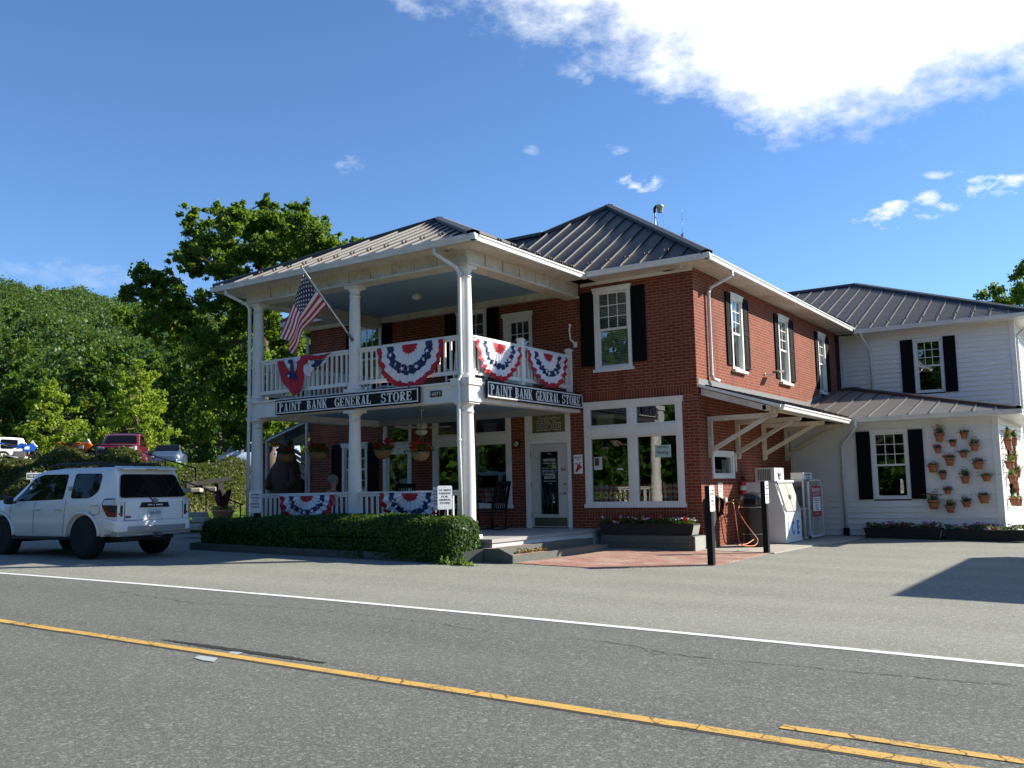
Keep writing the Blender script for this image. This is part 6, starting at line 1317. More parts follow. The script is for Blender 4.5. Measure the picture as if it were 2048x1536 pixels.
mb.add([(-3.19,-.0145,1.80),(-3.15,-.0145,1.77),(-3.05,-.0145,1.86),(-3.0,-.0145,1.88),(-3.02,-.0145,1.93),(-3.05,-.0145,1.94),(-3.05,-.0145,2.04),(-3.08,-.0145,1.97),(-3.13,-.0145,1.96),(-3.14,-.0145,1.90)],[tuple(range(10))]); P=[(-3.155+a*.035,-.0146,1.985+b*.035) for a,b in star_pts(1)]; mb.add([(-3.155,-.0146,1.985)]+P,[(0,i+1,(i+1)%10+1) for i in range(10)]); mb.build('emblem',simple('enamel_red',(.42,.02,.02),.35),t); mb=MB(); put_text(mb,'GASOLINE',(-3.105,-.013,2.08),(1,0,0),(0,0,1),w=.11,h=.02,bold=.03,thick=.001); mb.build('lettering',DKB,t)
t=thing('wall_hook','white gooseneck pipe with bracket on the upper brick wall beside the balcony','wall pipe',(-3.1,-.1,5.0)); mb=MB(); mb.tube([(-3.17,-.12,5.32),(-3.18,-.13,5.2),(-3.17,-.11,5.0),(-3.08,-.06,4.88)],.022,8); mb.ball((-3.17,-.12,5.34),.04,8); mb.build('pipe',WHITE,t); mb=MB(); mb.box((-3.12,-.06,4.80),(-3.04,-.0,4.93)); mb.build('bracket',WHITE,t)
t=thing('flood_light','small brown floodlight on an arm on the sunny side wall below the second window','floodlight',(.1,4.75,4.3)); mb=MB(); mb.lathe([(.04,0),(.04,.03)],(.0,4.62,4.30),10,0,(1,0,0)); mb.tube([(.03,4.62,4.30),(.18,4.66,4.27),(.26,4.72,4.32)],.014,6); mb.build('arm',WHITE,t); mb=MB(); mb.prism([(.20,4.66,4.33),(.40,4.62,4.30),(.42,5.0,4.36),(.22,5.05,4.39)],(0,0,.05)); mb.build('lamp_head',simple('lamp_brown',(.14,.11,.08),.5),t,bevel=.008)
# ------------------------------------------------------------ weather sensor and aerial on the roof
b=hit(1311,470,y=6.0); t=thing('weather_sensor','cream cylindrical weather sensor on a thin mast above the highest brick roof','weather sensor',(b.x,6.0,b.z-.35)); k=.0118
def rp(dx,dz): return (dx*k,0,.35+dz*k)
mb=MB(); mb.tube([(0,0,0),rp(1,62)],.022,8); mb.build('mast',STEEL,t,local=True); mb=MB(); mb.tube([rp(0,60),rp(0,70),rp(4,75),rp(9,76)],.045,8); mb.build('arm',BLACK,t,local=True); mb=MB(); mb.lathe([(.075,.0),(.085,.02),(.09,.14),(.115,.15),(.115,.21),(.09,.235),(.03,.25)],rp(15,57),20); mb.build('sensor_housing',simple('aged_cream_plastic',(.50,.46,.34),.45),t,local=True)
mb=MB(); mb.tube([rp(1,50),rp(5,42),rp(7,28),rp(5,12),rp(3,0)],.007,5); mb.build('cable',BLACK,t,local=True)
b=hit(1364,488,y=6.0); t=thing('radio_aerial','thin whip aerial beside the hip of the highest roof','aerial',(b.x,6.0,b.z-.3)); mb=MB(); mb.tube([(0,0,0),(0,0,.3+25*k)],.022,8); mb.tube([(.035,0,0),(.04,0,.3+30*k)],.012,6); mb.build('mount',BLACK,t,local=True); mb=MB(); mb.tube([(.04,0,.3+30*k),(.045,0,.3+62*k)],.004,5); mb.lathe([(.012,0),(.012,.05)],(.045,0,.3+62*k),6); mb.tube([(.045,0,.3+64*k),(.05,0,.3+96*k)],.003,5); mb.tube([(-.03,0,.3+26*k),(.12,0,.3+27*k)],.003,4); mb.build('whip',STEEL,t,local=True)
# ------------------------------------------------------------ vehicles (local +x is forward, +y is the left side)
def carpaint(name,col,flake=0):
    t=NT(name); n=t.noise(2.0,4,.6); dirt=t.noise(5,6,.7)
    c=t.mix(t.math('MULTIPLY',t.math('SUBTRACT',dirt,.45),.5,True),c4(col),c4(tuple(x*.72+.04 for x in col)))
    MATS[name]=t.done(t.princ(c,.28,0,.5,None,Coat_Weight=.6,Coat_Roughness=.08)); return MATS[name]
CPW=carpaint('white_car_paint',(.80,.78,.73)); CPR=carpaint('red_car_paint',(.12,.003,.007)); CPB=carpaint('gray_blue_car_paint',(.05,.075,.13)); CPV=carpaint('pale_blue_van_paint',(.33,.40,.50))
TRIMP=simple('black_trim_plastic',(.018,.018,.02),.6); LAMPR=simple('tail_lamp_red',(.30,.015,.01),.15,spec=.8); LAMPW=simple('lamp_clear',(.55,.55,.55),.12,spec=.9); SILV=simple('silver_insert',(.38,.38,.39),.35,metal=.5)
def interp(pts,x):
    if x<=pts[0][0]: return pts[0][1]
    for (a,b),(c,d) in zip(pts,pts[1:]):
        if x<=c: 
            u=(x-a)/(c-a); return b+(d-b)*u
    return pts[-1][1]
def wheel(par,x,y,r,w,side):
    t=thing('wheel',None,None,(x,y,r)); t.parent=par; s=1 if side>0 else -1
    mb=MB(); mb.lathe([(r*.62,-w/2+.02),(r*.9,-w/2),(r*.985,-w/2+.035),(r,-w/4),(r,w/4),(r*.985,w/2-.035),(r*.9,w/2),(r*.62,w/2-.02)],(0,0,0),40,0,(0,1,0))
    for k in range(36):
        a=2*math.pi*k/36; d=Vector((math.cos(a),0,math.sin(a)))
        for q in (-1,1): mb.beam(d*(r-.004)+Vector((0,q*w*.30,0)),d*(r+.012)+Vector((0,q*w*.30,0)),w*.26,r*.1,up=Vector((0,1,0)))
    mb.build('tyre',RUBBER,t,local=True); mb=MB(); mb.lathe([(r*.62,-w/2+.05),(r*.63,w/2-.03),(r*.58,w/2-.05),(r*.5,w/2-.10)],(0,0,0),28,0,(0,s,0)); mb.lathe([(r*.16,w/2-.12),(r*.15,w/2-.03),(r*.05,w/2-.025)],(0,0,0),12,0,(0,s,0))
    for k in range(6): a=2*math.pi*k/6; d=Vector((math.cos(a),0,math.sin(a))); mb.beam(d*r*.1+Vector((0,s*(w/2-.06),0)),d*r*.6+Vector((0,s*(w/2-.05),0)),.06,.03,up=Vector((0,1,0)))
    mb.build('rim',SILV if par.get('_rim') else simple('gloss_black_rim',(.09,.09,.095),.3,metal=.6),t,local=True)
def car_body(t,P,paint):
    top=P['top']; belt=P['belt']; W_=P['w']/2; xc=P['axles']; ar=P['arch']; sill=P['sill']; x0,x1=top[0][0],top[-1][0]
    xs=sorted(set([round(x0+(x1-x0)*i/110,4) for i in range(111)]+[p[0] for p in top]))
    def wd(x): u=(x-(x0+x1)/2)/((x1-x0)/2); return W_*(1-P.get('tap',.10)*abs(u)**5)
    def z0(x):
        z=sill+ (abs(x-(x0+x1)/2)>(x1-x0)/2-.35)*P.get('kick',.06)
        for c in xc:
            if abs(x-c)<ar: z=max(z,P['wr']+math.sqrt(ar*ar-(x-c)**2)*.93+.0)
        return z
    def sect(x):
        w=wd(x); zt=interp(top,x); zb=min(interp(belt,x),zt-.03); z_=min(z0(x),zb-.05); sh=min(P.get('sh',.09),(zt-zb)*.8); iw=P.get('tumble',.80)
        f=min(1,max(0,(zt-zb)/.5)); y1=w*(.975-(.975-iw)*f); y0=w*.975
        m=(z_+zb)/2
        return [(0,z_+.02 if False else sill),(w*.80,sill),(w*.955,z_),(w*.985,z_+.05),(w,m),(w*.995,zb-.08),(y0,zb),(y0+(y1-y0)*.5,zb+(zt-sh-zb)*.5),(y1,zt-sh),(y1-.05,zt-sh*.35),(y1-.13,zt-.012),(y1*.55,zt),(0,zt+.008)]
    def half(x,z):
        s=sect(x)[4:9]
        for (a,b),(c,d) in zip(s,s[1:]):
            if b<=z<=d and d>b: return a+(c-a)*(z-b)/(d-b)
        return s[-1][0] if z>s[-1][1] else s[0][0]
    vs=[];n=13
    for x in xs:
        s=sect(x); ring=[(x,y,z) for y,z in s]+[(x,-y,z) for y,z in s[-2:0:-1]]
        vs+=ring
    m=2*n-2; fs=[]
    for i in range(len(xs)-1):
        for k in range(m): a=i*m+k;b=i*m+(k+1)%m; fs.append((a,a+m,b+m,b))
    mb=MB(); mb.add(vs,fs,0,True); mb.add(vs[:m],[tuple(range(m))],0,False); mb.add(vs[-m:],[tuple(range(m))[::-1]],0,False)
    b=mb.build('body',[paint],t,local=True)
    es=b.modifiers.new('e','EDGE_SPLIT'); es.split_angle=R(38)
    return half,sect,wd
def side_panel(par,name,half,poly,mat,sides=(1,-1),off=.006,thick=.0):
    out=[]
    for s in sides:
        mb=MB(); dense=[]; n=len(poly)
        for i in range(n):
            a=poly[i];b_=poly[(i+1)%n]; k=max(1,int(math.hypot(b_[0]-a[0],b_[1]-a[1])/.08))
            for j in range(k): dense.append((a[0]+(b_[0]-a[0])*j/k,a[1]+(b_[1]-a[1])*j/k))
        P=[(x,s*(half(x,z)+off),z) for x,z in dense]; c=[sum(p[k] for p in P)/len(P) for k in range(3)]; cx,cz=c[0],c[2]; c=(cx,s*(half(cx,cz)+off),cz)
        mid=[((x+cx)/2,s*(half((x+cx)/2,(z+cz)/2)+off),(z+cz)/2) for x,z in dense]; m=len(P)
        mb.add([c]+mid+P,[(0,1+i,1+(i+1)%m) for i in range(m)]+[(1+i,1+m+i,1+m+(i+1)%m,1+(i+1)%m) for i in range(m)]); out.append(mb.build(name,mat,par,local=True))
    return out
def rnd_poly(pts,r=.04,k=4):
    out=[];n=len(pts)
    for i in range(n):
        p=Vector(pts[i]+(0,));a=(Vector(pts[i-1]+(0,))-p);b=(Vector(pts[(i+1)%n]+(0,))-p); ra=min(r,a.length*.4,b.length*.4); A=p+a.normalized()*ra;B=p+b.normalized()*ra
        for j in range(k+1): u=j/k; q=A*(1-u)**2+p*2*u*(1-u)+B*u*u; out.append((q.x,q.y))
    return out
def suv(name,label,loc,rot,paint,group=None,detail=True,lift=.0,rimsilver=False,rack=True):
    t=thing(name,label,'car',loc,rot,group); wr=.42 if detail else .39
    if rimsilver: t['_rim']=1
    P=dict(top=[(-2.36,1.12),(-2.30,1.24),(-2.12,1.70),(-2.05,1.80),(-1.6,1.83),(-.4,1.84),(.25,1.80),(.50,1.72),(1.08,1.27),(1.20,1.24),(1.9,1.19),(2.2,1.12),(2.33,.98),(2.40,.72)],belt=[(-2.36,1.14),(-1.0,1.13),(1.2,1.08),(2.4,.9)],w=1.92,axles=(-1.38,1.41),arch=.50,sill=.44,wr=wr,tap=.10,tumble=.83,kick=.05,sh=.065)
    P['top']=[(x,z+lift) for x,z in P['top']]; P['belt']=[(x,z+lift) for x,z in P['belt']]; P['sill']+=lift
    half,sect,wd=car_body(t,P,paint); L_=lift
    for x in P['axles']:
        for s in (1,-1):
            wheel(t,x,s*.80,wr,.27,s); mb=MB(); A_=[R(a) for a in range(2,179,8)]; mb.tube([(x+.515*math.cos(a),s*(half(x+.5*math.cos(a),min(1.0,max(.55,wr+.5*math.sin(a))))+.004),wr+.48*math.sin(a)+.01) for a in A_],.032,6); mb.build('wheel_arch',paint,t,local=True)
    mb=MB(); 
    for x in P['axles']: mb.box((x-.5,-.66,.30),(x+.5,.66,.95))
    mb.box((-2.2,-.62,.34),(2.2,.62,.6)); mb.build('underbody',TRIMP,t,local=True)
    rp_=rnd_poly
    side_panel(t,'side_window',half,rp_([(.98,1.16+L_),(-.72,1.19+L_),(-.74,1.70+L_),(.12,1.71+L_),(.42,1.63+L_)],.05),CARGL)
    side_panel(t,'quarter_window',half,rp_([(-.95,1.20+L_),(-1.55,1.20+L_),(-1.78,1.33+L_),(-1.80,1.69+L_),(-.96,1.71+L_)],.09),CARGL)
    # rear glass and windscreen lie on the loft
    def across(xa,xb,ya,yb,nm,mat,off=.008):
        za,zb=interp(P['top'],xa),interp(P['top'],xb); d=Vector((xb-xa,0,zb-za)).normalized(); nrm=Vector((-d.z,0,d.x)); 
        if (xa<0 and nrm.x>0) or (xa>0 and nrm.x<0): nrm=-nrm
        if nrm.z<0 and False: nrm=-nrm
        pts=rnd_poly([(-ya,0.0),(ya,0.0),(yb,1.0),(-yb,1.0)],.12,5); mb=MB(); q=[]
        for y,u in pts: q.append(Vector((xa+(xb-xa)*u,y,za+(zb-za)*u))+nrm*off)
        mb.add(q,[tuple(range(len(q)))]); return mb.build(nm,mat,t,local=True)
    across(-2.325,-2.135,.80,.66,'rear_window',CARGL,.02); across(1.06,.53,.74,.64,'windscreen',CARGL,.012)
    # bumpers
    mb=MB(); mb.prism([(-2.46,-.80,.52+L_),(-2.46,.80,.52+L_),(-2.36,.93,.52+L_),(-2.05,.965,.60+L_),(-2.05,-.965,.60+L_),(-2.36,-.93,.52+L_)],(0,0,.22)); mb.build('rear_bumper',paint,t,local=True,bevel=.03)
    mb=MB(); mb.box((-2.475,-.70,.54+L_),(-2.44,.70,.64+L_)); mb.box((-2.40,-.88,.44+L_),(-2.2,.88,.53+L_)); mb.build('bumper_insert',SILV if detail else TRIMP,t,local=True,bevel=.012)
    mb=MB(); mb.prism([(2.46,-.75,.50+L_),(2.46,.75,.50+L_),(2.34,.93,.50+L_),(2.0,.965,.55+L_),(2.0,-.965,.55+L_),(2.34,-.93,.50+L_)],(0,0,.24)); mb.build('front_bumper',paint,t,local=True,bevel=.03)
    mb=MB(); mb.box((2.36,-.52,.76+L_),(2.425,.52,1.02+L_)); mb.box((2.45,-.4,.52+L_),(2.475,.4,.68+L_)); mb.build('grille',TRIMP,t,local=True)
    for s in (1,-1):
        mb=MB(); mb.prism([(2.30,s*.55,.86+L_),(2.40,s*.55,.86+L_),(2.34,s*.86,.90+L_),(2.2,s*.90,.92+L_)],(0,0,.16)); mb.build('headlight',LAMPW,t,local=True,bevel=.01)
        # tail lamp wraps the corner: clear top, red lower hook on a dark base
        side_panel(t,'lamp_base',half,rnd_poly([(-2.27,1.19+L_),(-1.99,1.19+L_),(-1.95,1.10+L_),(-1.99,.99+L_),(-2.12,.83+L_),(-2.27,.83+L_)],.03),TRIMP,sides=(s,),off=.010)
        side_panel(t,'lamp_lens',half,rnd_poly([(-2.27,1.165+L_),(-2.01,1.165+L_),(-1.98,1.10+L_),(-2.0,1.06+L_),(-2.27,1.06+L_)],.02),LAMPW,sides=(s,),off=.016)
        side_panel(t,'tail_light',half,[(-2.08,1.04+L_),(-2.0,1.04+L_),(-2.13,.86+L_),(-2.27,.86+L_),(-2.27,.90+L_),(-2.15,.90+L_)],LAMPR,sides=(s,),off=.016)
        mb=MB(); mb.prism([(-2.372,s*.745,.83+L_),(-2.34,s*.90,.83+L_),(-2.26,s*.935,.83+L_),(-2.26,s*.745,.83+L_)],(0,0,.22)); mb.build('lamp_base',TRIMP,t,local=True,bevel=.01)
        mb=MB(); mb.prism([(-2.378,s*.75,1.055+L_),(-2.345,s*.90,1.055+L_),(-2.26,s*.938,1.055+L_),(-2.26,s*.75,1.055+L_)],(0,0,.115)); mb.build('lamp_lens',LAMPW,t,local=True,bevel=.01)
        mb=MB(); mb.prism([(-2.378,s*.76,.855+L_),(-2.345,s*.90,.855+L_),(-2.26,s*.938,.855+L_),(-2.26,s*.76,.855+L_)],(0,0,.05)); mb.build('tail_light',LAMPR,t,local=True,bevel=.01)
        mb=MB(); mb.prism([(.86,s*.99,1.10+L_),(.98,s*.99,1.12+L_),(.98,s*1.16,1.12+L_),(.84,s*1.17,1.10+L_)],(0,0,.16)); mb.beam((.93,s*.88,1.14+L_),(.93,s*1.02,1.15+L_),.06,.05); mb.build('mirror',TRIMP if paint is CPW else paint,t,local=True,bevel=.03)
    if rack:
        mb=MB()
        for s in (1,-1): mb.tube([(-1.75,s*.62,1.86+L_),(-1.6,s*.63,1.91+L_),(.0,s*.63,1.92+L_),(.2,s*.62,1.86+L_)],.022,8)
        for x in (-1.2,-.4): mb.beam((x,-.63,1.91+L_),(x,.63,1.91+L_),.05,.02)
        mb.build('roof_rack',TRIMP,t,local=True)
    if detail:
        mb=MB(); mb.prism([(-2.25,-.66,1.755+L_),(-2.25,.66,1.755+L_),(-1.98,.68,1.815+L_),(-1.98,-.68,1.815+L_)],(0,0,.025)); mb.build('rear_spoiler',paint,t,local=True,bevel=.012); mb=MB(); mb.box((-2.256,-.14,1.758+L_),(-2.245,.14,1.774+L_)); mb.build('brake_light',LAMPR,t,local=True)
        # tailgate: shut lines, garnish, badge, plate
        x=-2.368; zb=lambda z: x
        mb=MB(); mb.box((x-.018,-.31,1.00+L_),(x+.01,.31,1.075+L_)); mb.prism([(x-.018,-.36,1.0+L_),(x-.018,.36,1.0+L_),(x-.018,.31,1.10+L_),(x-.018,-.31,1.10+L_)],(.02,0,0)); g=mb.build('tailgate_garnish',TRIMP,t,local=True)
        mb=MB(); random.seed(5)
        for k in range(13):
            if k in (4,6): continue
            y=.17-.34*k/12; mb.box((x-.022,y-.010,1.035+L_),(x-.017,y+.008,1.062+L_))
        mb.build('garnish_lettering',SGW,g,local=True)
        mb=MB(); c=Vector((x-.012,0,1.115+L_)); 
        mb.lathe([(.062,0),(.062,.012)],c,24,0,(-1,0,0)); bg_=mb.build('badge',TRIMP,t,local=True); mb=MB()
        for rx,rz,dz in ((.055,.038,0),(.018,.036,0),(.036,.014,.016)): mb.tube([c+Vector((-.014,rx*math.cos(a),rz*math.sin(a)+dz)) for a in np.linspace(0,6.2832,25)],.0045,5)
        mb.build('badge_ovals',CHROME,bg_,local=True)
        mb=MB(); mb.box((x-.016,-.165,.80+L_),(x,.165,.965+L_)); pl_=mb.build('number_plate',simple('plate_white',(.55,.56,.60),.5),t,local=True,bevel=.008); mb=MB(); put_text(mb,'UNN·6732',(x-.0165,0,.885+L_),(0,-1,0),(0,0,1),w=.27,h=.075,bold=.01,thick=.002); put_text(mb,'Virginia',(x-.0165,0,.945+L_),(0,-1,0),(0,0,1),w=.10,h=.018,bold=.01,thick=.002); mb.build('lettering',simple('plate_blue',(.02,.03,.13),.5),pl_,local=True)
        ln=simple('shut_line',(.03,.03,.03),.8); mb=MB()
        for s in (1,-1): mb.box((x-.004,s*.705-.004,.75+L_),(x+.004,s*.705+.004,1.12+L_))
        mb.box((x-.004,-.70,.745+L_),(x+.004,.70,.753+L_)); mb.build('tailgate_gap',ln,t,local=True)
        for q in ([(-.80,.50),(-.79,.50),(-.83,1.18),(-.84,1.18)],[(.21,.50),(.22,.50),(.20,1.16),(.19,1.16)],[(1.05,.60),(1.06,.60),(1.04,1.12),(1.03,1.12)]): side_panel(t,'door_gap',half,[(a,b_+L_) for a,b_ in q],ln,off=.004)
        for hx in (.05,-1.0+.35): 
            for s in (1,-1): mb=MB(); y=half(hx,1.0); mb.box((hx-.10,s*(y+.004),.985+L_),(hx+.10,s*(y+.045),1.02+L_)); mb.build('door_handle',paint,t,local=True,bevel=.012)
        mb=MB(); y=half(-1.75,.98)+.004; mb.tube([(-1.62,y,.88+L_),(-1.62,y,1.05+L_),(-1.86,y,1.06+L_),(-1.92,y,1.0+L_),(-1.9,y,.9+L_),(-1.8,y,.87+L_),(-1.62,y,.88+L_)],.004,4); mb.build('fuel_flap',ln,t,local=True)
        mb=MB(); put_text(mb,'TRD',(-.90,half(-.9,1.36)+.004,1.42+L_),(-1,0,0),(0,0,1),w=.13,h=.035,bold=.02,thick=.002); put_text(mb,'OFF ROAD',(-.90,half(-.9,1.36)+.008,1.38+L_),(-1,0,0),(0,0,1),w=.13,h=.03,bold=.02,thick=.002); mb.build('side_decal',simple('decal_gray',(.10,.10,.11),.5),t,local=True)
        mb=MB(); mb.box((x-.004,.56,.80+L_),(x+.002,.68,.84+L_)); mb.build('tailgate_badge',simple('badge_dark_red',(.16,.02,.02),.5),t,local=True)
        mb=MB(); mb.tube([(x-.02,.05,1.13+L_),(-2.335,.1,1.20+L_),(-2.31,.35,1.26+L_)],.012,5); mb.build('rear_wiper',TRIMP,t,local=True); mb=MB(); mb.box((-2.56,-.04,.44+L_),(-2.4,.04,.50+L_)); mb.tube([(-2.5,-.12,.43+L_),(-2.52,-.02,.40+L_),(-2.5,.12,.43+L_)],.008,5); mb.build('tow_hitch',STEEL,t,local=True)
        for s in (1,-1): mb=MB(); mb.tube([(-1.0,s*.90,.40+L_*.6),(1.0,s*.90,.40+L_*.6)],.035,8); mb.build('side_step',TRIMP,t,local=True)
    return t
suv('parked_suv','white four-wheel-drive with black wheels and roof rack parked beside the hedge, seen from behind',(-11.03,-7.82,gp(-11)),R(183.5),CPW,lift=-.01)
def on_ground(px,d): 
    p=at(px,960,d); return (p.x,p.y,gz(p.x,p.y))
toC=lambda p: math.atan2(CAM.y-p[1],CAM.x-p[0])
UPG='vehicles on the upper car park'
p=on_ground(246,46.5); rs=suv('parked_suv','dark red four-wheel-drive facing the store on the upper car park',p,toC(p)+R(-8),CPR,UPG,detail=False,rimsilver=True)
mb=MB(); mb.tube([(2.52,-.8,.7),(2.55,-.8,1.12),(2.55,.8,1.12),(2.52,.8,.7)],.03,6); mb.tube([(2.53,-.35,.6),(2.55,-.35,1.15)],.025,6); mb.tube([(2.53,.35,.6),(2.55,.35,1.15)],.025,6); mb.tube([(2.55,-.8,.9),(2.55,.8,.9)],.025,6); mb.build('brush_guard',TRIMP,rs,local=True)
p=on_ground(-52,48); suv('parked_suv','white estate car cut by the left edge of the picture on the upper car park',p,toC(p)+R(-78),CPW,UPG,detail=False,rack=False)
p=on_ground(337,52); t=thing('parked_car','small gray-blue rounded car facing the store on the upper car park','car',p,toC(p)+R(-6),UPG)
P=dict(top=[(-2.1,.62),(-2.0,.80),(-1.5,1.18),(-.9,1.40),(-.1,1.50),(.35,1.44),(.95,1.10),(1.15,1.02),(1.7,.93),(2.0,.78),(2.1,.55)],belt=[(-2.1,.66),(-1.5,.9),(1.0,.92),(2.1,.6)],w=1.82,axles=(-1.27,1.27),arch=.40,sill=.25,wr=.33,tap=.35,tumble=.70,sh=.14)
half,_,_=car_body(t,P,CPB)
for x in P['axles']:
    for s in (1,-1): wheel(t,x,s*.76,.33,.2,s)
side_panel(t,'side_window',half,rnd_poly([(.85,.98),(-1.0,.98),(-.9,1.28),(0,1.40),(.35,1.33)],.06),CARGL)
mb=MB(); q=[(.92,-.66,1.13),(.92,.66,1.13),(.40,.56,1.44),(.40,-.56,1.44)]; mb.add([(x+.02,y,z+.02) for x,y,z in q],[(0,1,2,3)]); mb.build('windscreen',CARGL,t,local=True)
for s in (1,-1):
    mb=MB(); mb.ball((1.88,s*.62,.72),.13,12,0,(.7,1,1)); mb.build('headlight',LAMPW,t,local=True); mb=MB(); mb.box((.72,s*.90,.98),(.84,s*1.06,1.10)); mb.beam((.78,s*.8,1.0),(.78,s*.92,1.02),.04,.04); mb.build('mirror',CPB,t,local=True,bevel=.02)
mb=MB(); mb.prism([(2.12,-.6,.30),(2.12,.6,.30),(1.95,.82,.30),(1.7,.9,.34),(1.7,-.9,.34),(1.95,-.82,.30)],(0,0,.18)); mb.build('front_bumper',CPB,t,local=True,bevel=.03)
p=on_ground(518,58); t=thing('parked_van','pale blue van half hidden by the left porch columns on the upper car park','van',p,toC(p)+R(-68),UPG)
P=dict(top=[(-2.4,1.6),(-2.35,1.9),(-2.2,1.97),(1.1,1.97),(1.35,1.88),(1.85,1.25),(2.3,1.05),(2.4,.8)],belt=[(-2.4,1.15),(1.5,1.15),(2.4,.8)],w=1.95,axles=(-1.4,1.55),arch=.42,sill=.35,wr=.35,tap=.12,tumble=.86); half,_,_=car_body(t,P,CPV)
for x in P['axles']:
    for s in (1,-1): wheel(t,x,s*.8,.35,.22,s)
side_panel(t,'side_window',half,rnd_poly([(1.65,1.2),(.75,1.2),(.75,1.75),(1.25,1.75)],.06),CARGL); side_panel(t,'side_window',half,rnd_poly([(.6,1.2),(-.5,1.2),(-.5,1.75),(.6,1.75)],.06),CARGL); mb=MB(); mb.add([(1.84,-.75,1.3),(1.84,.75,1.3),(1.4,.68,1.86),(1.4,-.68,1.86)],[(0,1,2,3)]); mb.build('windscreen',CARGL,t,local=True)
for s in (1,-1): mb=MB(); mb.box((1.45,s*.98,1.15),(1.6,s*1.14,1.4)); mb.beam((1.5,s*.85,1.2),(1.52,s*1.0,1.25),.04,.04); mb.build('mirror',CPV,t,local=True,bevel=.02); mb=MB(); mb.box((2.3,s*.6,.85),(2.4,s*.85,1.0)); mb.build('headlight',LAMPW,t,local=True)
def motorbike(label,px,d,rot,col,s=1.0):
    p=on_ground(px,d); p=(p[0],p[1],p[2]+.35); t=thing('motorcycle',label,'motorcycle',p,toC(p)+rot,'motorcycles on the upper car park'); m=carpaint('fairing_'+label.split()[1],col); t.scale=(s,s,s)
    for x in (-.7,.72):
        mb=MB(); mb.tube([(x+.27*math.cos(a),0,.31+.27*math.sin(a)) for a in np.linspace(0,6.2832,25)],.055,8); mb.lathe([(.05,-.05),(.05,.05)],(x,0,.31),10,0,(0,1,0))
        for k in range(5): a=k*1.257; mb.beam((x,0,.31),(x+.25*math.cos(a),0,.31+.25*math.sin(a)),.03,.03,up=(0,1,0))
        mb.build('wheel',RUBBER,t,local=True)
    mb=MB(); mb.box((-.25,-.16,.30),(.25,.16,.62)); mb.beam((-.7,.06,.31),(-.2,.1,.45),.04,.05); mb.beam((-.7,-.06,.31),(-.2,-.1,.45),.04,.05); mb.tube([(-.1,-.2,.28),(-.75,-.2,.42)],.05,8); mb.build('engine',STEEL,t,local=True,bevel=.02)
    mb=MB(); mb.prism([(.15,-.17,.55),(.62,-.12,.62),(.82,-.08,.86),(.62,-.12,1.02),(.30,-.16,.92),(.1,-.17,.92)],(0,.34,0)); mb.prism([(-.12,-.15,.72),(.32,-.15,.78),(.30,-.15,1.0),(.05,-.15,1.02),(-.15,-.15,.86)],(0,.30,0)); mb.prism([(-.15,-.10,.76),(-.15,-.10,.86),(-.85,-.07,1.04),(-.9,-.07,.98)],(0,.2,0)); mb.build('fairing',m,t,local=True,bevel=.03)
    mb=MB(); mb.prism([(-.14,-.12,.86),(-.1,-.12,.92),(-.62,-.1,1.0),(-.68,-.1,.96)],(0,.24,0)); mb.tube([(.42,-.34,.98),(.5,-.1,1.02),(.5,.1,1.02),(.42,.34,.98)],.018,6); mb.tube([(.52,.09,.98),(.72,.09,.31)],.025,6); mb.tube([(.52,-.09,.98),(.72,-.09,.31)],.025,6); mb.build('seat_and_bars',TRIMP,t,local=True)
    mb=MB(); mb.prism([(.46,-.1,1.02),(.70,-.08,.98),(.58,-.1,1.18)],(0,.2,0)); mb.build('windscreen',LAMPW,t,local=True)
    mb=MB(); mb.box((.2,-.175,.7),(.42,.175,.85)); mb.build('side_panel',SGW,t,local=True); return t
motorbike('bright blue sports motorcycle leaning beside the white estate car on the upper car park',36,45.5,R(100),(.01,.08,.42)); motorbike('bright orange sports motorcycle alone between two pale trees on the upper car park',149,45.5,R(70),(.75,.14,.01)); motorbike('dark silver motorcycle just left of the red four-wheel-drive',194,47.5,R(60),(.05,.07,.10))
# ------------------------------------------------------------ forecourt canopy outside the picture on the right (casts the shadow on the lot)
t=thing('forecourt_canopy','white flat fuel canopy on two posts at the right of the parking lot','canopy',(14.4,2.6,gp(14.4))); mb=MB(); mb.box((10.7,-.75,4.05),(18.2,6.2,4.6)); mb.build('roof',WHITE,t); 
for x in (12.6,16.4):
    mb=MB(); mb.box((x-.12,2.5,gp(x)-.05),(x+.12,2.74,4.05)); mb.build('post',WHITE,t)
t=thing('fuel_pump','red and white fuel pump standing under the canopy','fuel pump',(14.5,2.6,gp(14.5))); mb=MB(); mb.box((14.2,2.35,gp(14.5)),(14.8,2.85,1.5)); mb.build('housing',SGW,t,bevel=.03); mb=MB(); mb.box((14.18,2.33,1.15),(14.82,2.87,1.45)); mb.build('dial_panel',REDP,t); mb=MB(); mb.tube([(14.82,2.6,1.0),(15.0,2.6,.6),(14.95,2.6,.2),(14.85,2.6,.7)],.02,6); mb.build('hose',BLACK,t)
